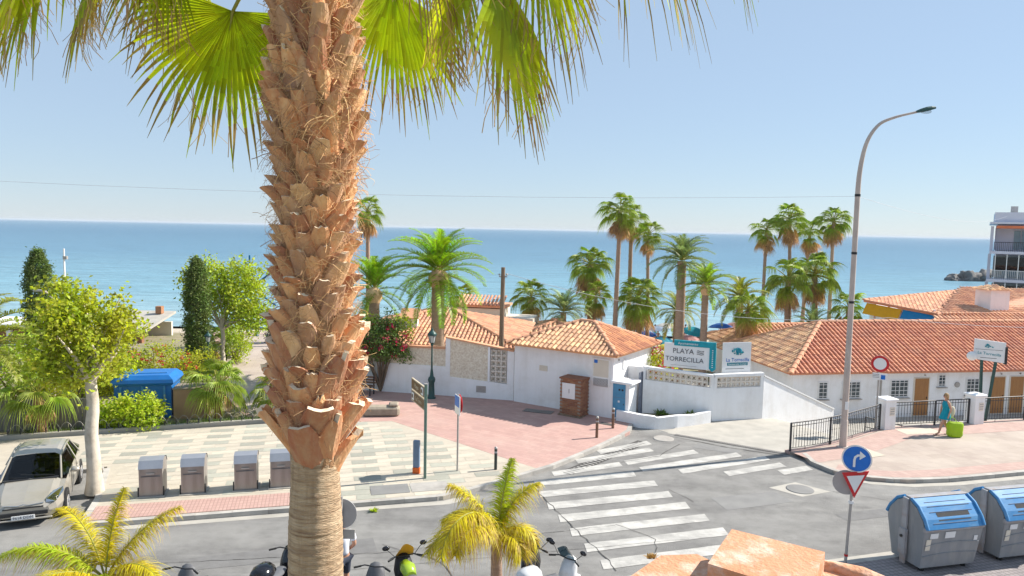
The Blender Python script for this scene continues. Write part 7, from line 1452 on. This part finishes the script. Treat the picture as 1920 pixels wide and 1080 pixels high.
# ---- motorbikes and scooters
def loft(mb, secs, mi=0):
    n = len(secs[0]); b0 = len(mb.v)
    for s in secs: mb.v += [tuple(p) for p in s]
    for i in range(len(secs) - 1):
        for k in range(n): mb.f.append((b0 + i * n + k, b0 + i * n + (k + 1) % n, b0 + (i + 1) * n + (k + 1) % n, b0 + (i + 1) * n + k)); mb.m.append(mi); mb.sm.append(True)
    mb.f.append(tuple(b0 + k for k in range(n - 1, -1, -1))); mb.m.append(mi); mb.sm.append(False); e = b0 + (len(secs) - 1) * n; mb.f.append(tuple(e + k for k in range(n))); mb.m.append(mi); mb.sm.append(False)
def ell(x, z, w, h, n=10): return [(x, w * math.cos(2 * math.pi * k / n), z + h * math.sin(2 * math.pi * k / n)) for k in range(n)]
def bike(name, label, x, y, rz, paint, screen=None, box=None, sport=False, mirrors=True, screenh=.35):
    T = thing(name, label, 'motorbike', (x, y, 0), rz, 'parked motorbikes and scooters'); tr = .29 if sport else .24
    for wx in (.66, -.6):
        mb = MB(); mb.tube([(wx + tr * math.cos(a), 0, tr + .01 + tr * math.sin(a)) for a in [k * math.pi / 10 for k in range(21)]], .055, 6, cap=False); W_ = mb.build('wheel', 'rubber', T); mb = MB(); mb.tube([(wx, -.03, tr), (wx, .03, tr)], tr * .75, 16, smooth=False); mb.build('rim', 'galv', W_)
    mb = MB(); loft(mb, [ell(-.92, .75, .06, .05), ell(-.75, .68, .15, .13), ell(-.4, .6, .2, .18), ell(-.05, .5, .2, .17), ell(.2, .33, .2, .1), ell(.45, .4, .16, .12)]); mb.build('rear_fairing', paint, T)
    mb = MB(); loft(mb, [ell(-.85, .8, .08, .05), ell(-.6, .82, .15, .06), ell(-.2, .78, .16, .06), ell(.08, .76, .1, .05)]); mb.build('seat', 'seat_grey', T)
    if sport: mb = MB(); loft(mb, [ell(-.02, .78, .12, .1), ell(.2, .85, .17, .14), ell(.42, .84, .12, .12)]); mb.build('tank', 'moto_green' if screen == 'moto_amber' else paint, T)
    mb = MB(); loft(mb, [ell(.38, .5, .2, .25), ell(.52, .72, .22, .24), ell(.6, .9, .17, .16), ell(.62, .98, .1, .06)]); FS_ = mb.build('front_fairing', paint, T)
    mb = MB(); mb.ball((.68, 0, .82), (.07, .11, .08), 10, 6); mb.build('headlight', 'lamp_glass', FS_)
    for sy in (-1, 1): mb = MB(); mb.tube([(.66, sy * .09, tr), (.52, sy * .09, .75)], .03, 6); mb.build('fork', 'galv', T)
    mb = MB(); mb.box((.72, 0, tr * 2 + .02), (.36, .13, .03), bev=.012); mb.build('mudguard', paint, T)
    mb = MB(); mb.tube([(.34, -.36, 1.02), (.44, -.2, 1.04), (.48, 0, 1.0), (.44, .2, 1.04), (.34, .36, 1.02)], .014, 6); HB = mb.build('handlebar', 'plastic_black', T)
    for sy in (-1, 1): mb = MB(); mb.tube([(.4, sy * .26, 1.03), (.32, sy * .39, 1.02)], .021, 6); mb.build('grip', 'rubber', HB); mb = MB(); mb.tube([(.46, sy * .24, 1.03), (.44, sy * .38, 1.0)], .007, 4); mb.build('lever', 'galv', HB)
    if mirrors:
        for sy in (-1, 1):
            mb = MB(); mb.tube([(.44, sy * .22, 1.04), (.48, sy * .34, 1.16), (.46, sy * .4, 1.22)], .008, 5); MS_ = mb.build('mirror_stem', 'plastic_black', HB); mb = MB(); mb.ball((.45, sy * .41, 1.25), (.03, .085, .055), 10, 6); mb.build('mirror', 'plastic_gloss', MS_)
    if screen:
        mb = MB(); vs = []; m_ = 6
        for i in range(5):
            t = i / 4
            for k in range(m_ + 1): s = k / m_ * 2 - 1; vs.append((.64 - t * .26 - .1 * s * s, s * .2 * (1 - .3 * t * t), .96 + screenh * t - .05 * s * s * t))
        mb.add(vs, [(i * 7 + k, i * 7 + k + 1, i * 7 + 8 + k, i * 7 + 7 + k) for i in range(4) for k in range(m_)], 0, True); mb.build('windscreen', screen, T)
    if box:
        mb = MB(); loft(mb, [ell(-1.1, 1.1, .12, .1), ell(-1.05, 1.1, .2, .16), ell(-.85, 1.1, .235, .185), ell(-.66, 1.1, .2, .16), ell(-.6, 1.1, .12, .1)]); BX_ = mb.build('top_box', box, T); mb = MB(); mb.box((-.86, 0, .89), (.42, .3, .04)); mb.build('rack', 'black_metal', T); mb = MB(); mb.tube([(-1.06 + .2 * (1 - math.cos(a)), .235 * math.sin(a), 1.06) for a in [(-1.2 + k * .24) for k in range(11)]], .012, 5); mb.build('seam_trim', 'sign_white', BX_)
    mb = MB(); mb.tube([(-.5, -.2, .3), (-.95, -.22, .42)], [.05, .06], 8); mb.build('exhaust', 'galv', T); mb = MB(); mb.tube([(-.05, .15, .25), (-.1, .32, 0.005)], .014, 5); mb.build('kickstand', 'black_metal', T); mb = MB(); mb.box((-1.0, 0, .58), (.02, .2, .16)); mb.build('number_plate', 'sign_white', T)
    mb = MB(); mb.box((-.1, 0, .28), (.6, .2, .16), bev=.03); mb.build('engine', 'plastic_black', T)
bike('scooter', 'scooter with glossy black top box parked left of the near trunk', -4.75, 14.6, R(85), 'plastic_gloss', None, 'plastic_gloss', False, False)
bike('scooter', 'grey seated scooter parked just beside the man in white', -2.8, 13.85, R(80), 'seat_grey', None, None, mirrors=False)
bike('motorbike', 'black motorbike with lime green tank and amber windscreen', -1.98, 14.4, R(115), 'plastic_black', 'moto_amber', None, True)
bike('scooter', 'white scooter with broad rounded front and round top box', 1.0, 14.5, R(50), 'moto_white', 'windscreen', 'moto_white', False)
bike('motorbike', 'black motorbike with tall screen beside the white scooter', .45, 14.85, R(80), 'plastic_black', 'windscreen', None, True, True, .5)
bike('scooter', 'grey scooter with only its top showing before the road', -6.6, 13.6, R(80), 'seat_grey', None, 'seat_grey', False, False)
bike('scooter', 'white scooter with clear screen between the grey and black ones', -5.85, 12.95, R(70), 'moto_white', 'lamp_glass', None, False, False, .3)

# ================================================================ PEOPLE
def skin(name, joints, edges, parent, mats, root, sub=2, faces=None):
    me = bpy.data.meshes.new(name); names = list(joints); idx = {k: i for i, k in enumerate(names)}
    me.from_pydata([joints[k][:3] for k in names], [(idx[a], idx[b_]) for a, b_ in edges], []); o = bpy.data.objects.new(name, me); COL.objects.link(o)
    md = o.modifiers.new('s', 'SKIN'); md.use_smooth_shade = True; md.branch_smoothing = .3
    for i, k in enumerate(names):
        sv = me.skin_vertices[0].data[i]; r = joints[k][3]; sv.radius = r if isinstance(r, tuple) else (r, r); sv.use_root = (k == root)
    ss = o.modifiers.new('u', 'SUBSURF'); ss.levels = sub; ss.render_levels = sub
    dg = bpy.context.evaluated_depsgraph_get(); dg.update(); m2 = bpy.data.meshes.new_from_object(o.evaluated_get(dg)); bpy.data.objects.remove(o); m2.materials.clear()
    for m_ in (mats if isinstance(mats, (list, tuple)) else [mats]): m2.materials.append(MATS[m_])
    for p in m2.polygons: p.use_smooth = True
    return link(name, m2, parent) if parent is not False else m2
def head(mb, c, fwd, s=1.0):
    c = Vector(c); mb.ball(c, (.078 * s, .095 * s, .118 * s), 14, 10)
# woman in the blue dress walking left
WM = thing('person', 'woman in a turquoise dress walking with a lime green bag', 'person', (17.45, 28.3, .125), R(180))   # local +x is her walking direction (to picture left)
J = {'pel': (0, 0, .9, (.13, .1)), 'wst': (.01, 0, 1.06, (.11, .085)), 'cst': (.02, 0, 1.24, (.125, .095)), 'nk0': (.02, 0, 1.38, .06), 'nk': (.03, 0, 1.43, .045), 'hd0': (.04, 0, 1.5, .07), 'hd': (.05, 0, 1.58, .085), 'hd1': (.04, 0, 1.65, .06),
     'shl': (.02, .15, 1.34, .055), 'ell': (-.06, .21, 1.08, .04), 'wrl': (.02, .22, .84, .028), 'shr': (.02, -.15, 1.34, .055), 'elr': (.06, -.22, 1.08, .04), 'wrr': (.1, -.2, .88, .028),
     'hpl': (0, .09, .84, .09), 'knl': (.2, .09, .48, .058), 'anl': (.3, .09, .1, .037), 'tol': (.43, .09, .04, .03), 'hpr': (0, -.09, .84, .09), 'knr': (-.02, -.09, .46, .058), 'anr': (-.2, -.09, .12, .037), 'tor': (-.11, -.09, .03, .03)}
for s_, sg in (('l', 1), ('r', -1)):
    w_ = J['wr' + s_]; 
    J['pm' + s_] = (w_[0] + .015, w_[1], w_[2] - .07, .025)
    for k in range(4): J['f%s%d' % (s_, k)] = (w_[0] + .03 + .005 * k, w_[1] + (k - 1.5) * .018, w_[2] - .15 + .008 * abs(k - 1.5), .009)
    J['th' + s_] = (w_[0] + .05, w_[1] - sg * .02, w_[2] - .09, .009)
E_ = [('pel', 'wst'), ('wst', 'cst'), ('cst', 'nk0'), ('nk0', 'nk'), ('nk', 'hd0'), ('hd0', 'hd'), ('hd', 'hd1')]
for s_ in 'lr': E_ += [('nk0', 'sh' + s_), ('sh' + s_, 'el' + s_), ('el' + s_, 'wr' + s_), ('wr' + s_, 'pm' + s_), ('pel', 'hp' + s_), ('hp' + s_, 'kn' + s_), ('kn' + s_, 'an' + s_), ('an' + s_, 'to' + s_), ('pm' + s_, 'th' + s_)] + [('pm' + s_, 'f%s%d' % (s_, k)) for k in range(4)]
skin('body', J, E_, WM, 'skin', 'pel')
def ringcloth(rings, name, m_, parent, seg=20):
    mb = MB(); 
    for i, (c, rx, ry) in enumerate(rings):
        for k in range(seg): a = 2 * math.pi * k / seg; w_ = 1 + (.06 * math.sin(a * 5 + i) if i > 3 else 0); mb.v.append((c[0] + rx * w_ * math.cos(a), c[1] + ry * w_ * math.sin(a), c[2]))
    for i in range(len(rings) - 1):
        for k in range(seg): mb.f.append((i * seg + k, i * seg + (k + 1) % seg, (i + 1) * seg + (k + 1) % seg, (i + 1) * seg + k)); mb.m.append(0); mb.sm.append(True)
    return mb.build(name, m_, parent)
ringcloth([((.02, 0, 1.38), .07, .12), ((.02, 0, 1.32), .1, .17), ((.025, 0, 1.22), .125, .17), ((.01, 0, 1.06), .11, .145), ((0, 0, .92), .145, .19), ((.02, 0, .78), .18, .215), ((.04, 0, .66), .21, .23)][::-1], 'dress', 'dress', WM)
def hair(c, m_, parent, longh=.12, s=1.0):
    mb = MB(); c = Vector(c); seg = 14; rows = []
    for i in range(8):
        t = i / 7; ph = math.pi * (.02 + .6 * t)
        for k in range(seg):
            a = 2 * math.pi * k / seg; fr = max(0, math.cos(a)); drop = ph * (1 - .42 * fr)
            mb.v.append(tuple(c + Vector((.098 * math.sin(drop) * math.cos(a) - .012, .098 * math.sin(drop) * math.sin(a), .115 * math.cos(drop) - longh * max(0, t - .6) * 2 * (1 - fr))) * s))
    for i in range(7):
        for k in range(seg): mb.f.append((i * seg + k, i * seg + (k + 1) % seg, (i + 1) * seg + (k + 1) % seg, (i + 1) * seg + k)); mb.m.append(0); mb.sm.append(True)
    mb.f.append(tuple(range(seg - 1, -1, -1))); mb.m.append(0); mb.sm.append(True); return mb.build('hair', m_, parent)
def face(c, parent, s=1.0):
    c = Vector(c); mb = MB(); mb.ball(c + Vector((.09, 0, -.015)), (.022, .013, .022), 8, 6); mb.build('nose', 'skin', parent)
    for sy in (-1, 1): mb = MB(); mb.ball(c + Vector((.078, sy * .03, .012)), (.012, .014, .009), 8, 5); mb.build('eye', 'plastic_black', parent); mb = MB(); mb.ball(c + Vector((-.005, sy * .085, -.005)), (.02, .012, .03), 8, 5); mb.build('ear', 'skin', parent)
    mb = MB(); mb.ball(c + Vector((.08, 0, -.055)), (.012, .026, .007), 8, 5); mb.build('mouth', 'hibiscus', parent)
hair((.05, 0, 1.59), 'hair', WM); face((.05, 0, 1.58), WM)
for s_, sg in (('l', 1), ('r', -1)): mb = MB(); tp = J['to' + s_]; mb.box((tp[0] - .05, tp[1], tp[2] - .025), (.25, .085, .025), bev=.01); mb.build('sandal', 'bollard', WM)
SBg = thing('shoulder_bag', 'pale canvas shoulder bag hanging at the walking woman back', 'bag', (17.7, 28.3, .125)); mb = MB(); mb.ball((0, .05, .95), (.13, .1, .25), 12, 8, top=.8); mb.build('sack', 'canvas', SBg); mb = MB(); mb.tube([(.0, .05, 1.12), (-.1, -.05, 1.28), (-.22, -.12, 1.4), (-.3, -.02, 1.3), (-.2, .08, 1.14)], .012, 5); mb.build('strap', 'canvas', SBg)
LB_ = thing('beach_bag', 'large translucent lime green beach bag carried beside the woman', 'bag', (17.68, 28.05, .13)); mb = MB(); secs_ = []
for t in range(9):
    z = .015 + t * .07; w = (.27 + .05 * t / 8) * (.86 if t in (0, 8) else 1); dd = .17 * (1 - .45 * (t / 8) ** 2); ring = []
    for k in range(24):
        a = k * math.pi / 12; ca, sa = math.cos(a), math.sin(a); q_ = (abs(ca) ** 4 + abs(sa) ** 4) ** -.25; cr = 1 + .09 * noise.noise((ca * 2.5, sa * 2.5, t * .9)) + .05 * noise.noise((ca * 6, sa * 6, t * 2.0))
        ring.append((w * ca * q_ * cr, dd * sa * q_ * cr, z + .035 * noise.noise((ca * 2, sa * 2, 5)) * (t > 6)))
    secs_.append(ring)
loft(mb, secs_); mb.build('sack', 'lime_bag', LB_); mb = MB(); mb.tube([(-.22, 0, .56), (-.2, 0, .72), (-.12, .03, .78), (-.02, .02, .72), (.08, 0, .57)], .012, 5); mb.build('handle', 'lime_bag', LB_)
# man in white shirt by the motorbikes
MN = thing('person', 'man in a white shirt standing behind the near palm trunk', 'person', (-3.5, 14.9, .01), R(130))
J2 = {k: (v[0], v[1], v[2] * 1.04, v[3]) for k, v in J.items()}
J2.update({'cst': (0.0, 0, 1.3, (.15, .11)), 'wst': (0, 0, 1.1, (.135, .1)), 'pel': (0, 0, .95, (.14, .105)), 'shl': (0, .19, 1.42, .065), 'shr': (0, -.19, 1.42, .065), 'ell': (-.02, .26, 1.14, .048), 'elr': (-.02, -.26, 1.14, .048), 'wrl': (.12, .24, .93, .033), 'wrr': (.16, -.2, .97, .033), 'knl': (.05, .1, .5, .065), 'anl': (0, .1, .1, .042), 'tol': (.14, .1, .04, .035), 'knr': (.05, -.1, .5, .065), 'anr': (0, -.1, .1, .042), 'tor': (.14, -.1, .04, .035)})
for s_, sg in (('l', 1), ('r', -1)):
    w_ = J2['wr' + s_]; J2['pm' + s_] = (w_[0] + .05, w_[1], w_[2] - .05, .03)
    for k in range(4): J2['f%s%d' % (s_, k)] = (w_[0] + .12, w_[1] + (k - 1.5) * .02, w_[2] - .1 - .004 * k, .01)
    J2['th' + s_] = (w_[0] + .08, w_[1] - sg * .04, w_[2] - .05, .01)
skin('body', J2, E_, MN, 'skin', 'pel')
JS = {k: (v[0], v[1], v[2], tuple(x + .022 for x in v[3]) if isinstance(v[3], tuple) else v[3] + .022) for k, v in J2.items() if k in ('pel', 'wst', 'cst', 'nk0', 'shl', 'shr')}
for s_ in 'lr': a, c = Vector(J2['sh' + s_][:3]), Vector(J2['el' + s_][:3]); m_ = a.lerp(c, .75); JS['sl' + s_] = (*m_, .075)
skin('shirt', JS, [('pel', 'wst'), ('wst', 'cst'), ('cst', 'nk0'), ('nk0', 'shl'), ('nk0', 'shr'), ('shl', 'sll'), ('shr', 'slr')], MN, 'shirt', 'pel')
JT = {k: (v[0], v[1], v[2], tuple(x + .012 for x in v[3]) if isinstance(v[3], tuple) else v[3] + .015) for k, v in J2.items() if k in ('pel', 'hpl', 'hpr', 'knl', 'knr')}
skin('shorts', JT, [('pel', 'hpl'), ('pel', 'hpr'), ('hpl', 'knl'), ('hpr', 'knr')], MN, 'shorts', 'pel')
hair((.05, 0, 1.65), 'hair_dark', MN, .02); face((.05, 0, 1.645), MN)
for s_ in 'lr': mb = MB(); tp = J2['to' + s_]; mb.box((tp[0] - .05, tp[1], .035), (.28, .1, .07), bev=.025); mb.build('shoe', 'sign_white', MN)

# ================================================================ THE BEACH
random.seed(90)
def parasol(label, x, y, ci, s=1.0, tilt=0):
    z = ground_z(x, y); T = thing('parasol', label, 'parasol', (x, y, z), 0, 'beach parasols'); mb = MB(); mb.tube([(0, 0, 0), (0, 0, 2.05 * s)], .025, 6); mb.build('pole', 'sign_white', T)
    mb = MB(); mb.lathe((0, 0, 0), [(1.15 * s, 1.62 * s), (1.12 * s, 1.66 * s), (.8 * s, 1.88 * s), (.4 * s, 2.03 * s), (.02, 2.1 * s)], 8, 0, False); o = mb.build('canopy', PARASOL[ci], T); o.rotation_euler = (0, tilt, rnd(0, 3))
CN = ['turquoise', 'salmon pink', 'deep blue', 'off white', 'pale yellow', 'orange', 'slate blue', 'magenta', 'teal']
SP = [(12.9, 61, 0, 'beside the thick date palm trunk'), (8.9, 53.5, 7, 'under the tall fan palms'), (11.3, 58.5, 1, 'beside the slim tall palm stem'), (12.2, 64, 2, 'behind the salmon pink one'), (16.6, 66, 8, 'near the waterline by the bright date palm'), (17.3, 60.5, 6, 'by the roof of the long house'), (18.2, 63.5, 5, 'beyond the slate blue one'), (12.0, 54.5, 4, 'just behind the beach name sign'), (14.6, 56, 3, 'between the two date palm trunks'), (10.6, 63, 3, 'behind the slim palm stem at the waterline'), (15.6, 62.5, 1, 'behind the bright date palm trunk'), (20, 68, 2, 'beyond the skirted palm'), (14.8, 68, 3, 'at the water edge between the trunks'), (13.6, 66.5, 6, 'at the water edge by the thick trunk'), (19.3, 58.5, 3, 'close to the annex roof'), (15.8, 55, 5, 'low on the sand by the driveway signs'), (4.6, 60, 3, 'between the pole and the palm group'), (22, 70, 1, 'by the bushy fan palms')]
for x, y, ci, w_ in SP: parasol(CN[ci] + ' beach parasol ' + w_, x, y, ci, rnd(.85, 1.1), rnd(-.25, .25))
# small bathers: one continuous body shared
J3 = {k: v for k, v in J.items() if not k.startswith('f') and not k.startswith('th')}; E3 = [e for e in E_ if e[0] in J3 and e[1] in J3]
bm_ = skin('body', J3, E3, False, 'skin', 'pel', 1)
SUIT = ['shorts', 'parasol7', 'parasol2', 'dress', 'plastic_black']
BP = [(13.7, 66.5), (15.1, 70), (16.4, 71.5), (14.5, 72), (12.6, 69), (11.6, 67), (17.8, 73), (19.2, 72), (25.5, 76), (27.0, 77), (28.5, 76.5), (22.0, 75), (14.2, 60.5), (15.2, 60), (16.2, 58.5), (12.7, 58), (17.4, 66), (10.8, 60.5)]
for i, (x, y) in enumerate(BP):
    T = thing('person', 'distant bather standing on the sand by the palms and parasols', 'person', (x, y, ground_z(x, y)), rnd(0, 6), 'distant bathers'); link('body', bm_, T); mb = MB(); mb.lathe((0, 0, 0), [(.15, .74), (.165, .85), (.15, 1.0)], 10); mb.build('swimwear', SUIT[i % 5], T); mb = MB(); mb.ball((.03, 0, 1.62), (.09, .09, .1), 8, 6); mb.build('hair', 'hair_dark', T)

# ================================================================ SUMMER HAZE over the sea
hm = bpy.data.materials.new('haze'); hm.use_nodes = True; nt = hm.node_tree; nt.nodes.clear()
ho = nt.nodes.new('ShaderNodeOutputMaterial'); pv = nt.nodes.new('ShaderNodeVolumePrincipled'); pv.inputs['Color'].default_value = (0.82, 0.9, 1.0, 1); pv.inputs['Density'].default_value = 0.0001; pv.inputs['Anisotropy'].default_value = 0.0
nt.links.new(pv.outputs[0], ho.inputs['Volume']); MATS['haze'] = hm
mb = MB(); mb.box((0, 7000, 4.5), (28400, 14600, 21.4)); tag(mb.build('haze', 'haze'), kind='stuff')
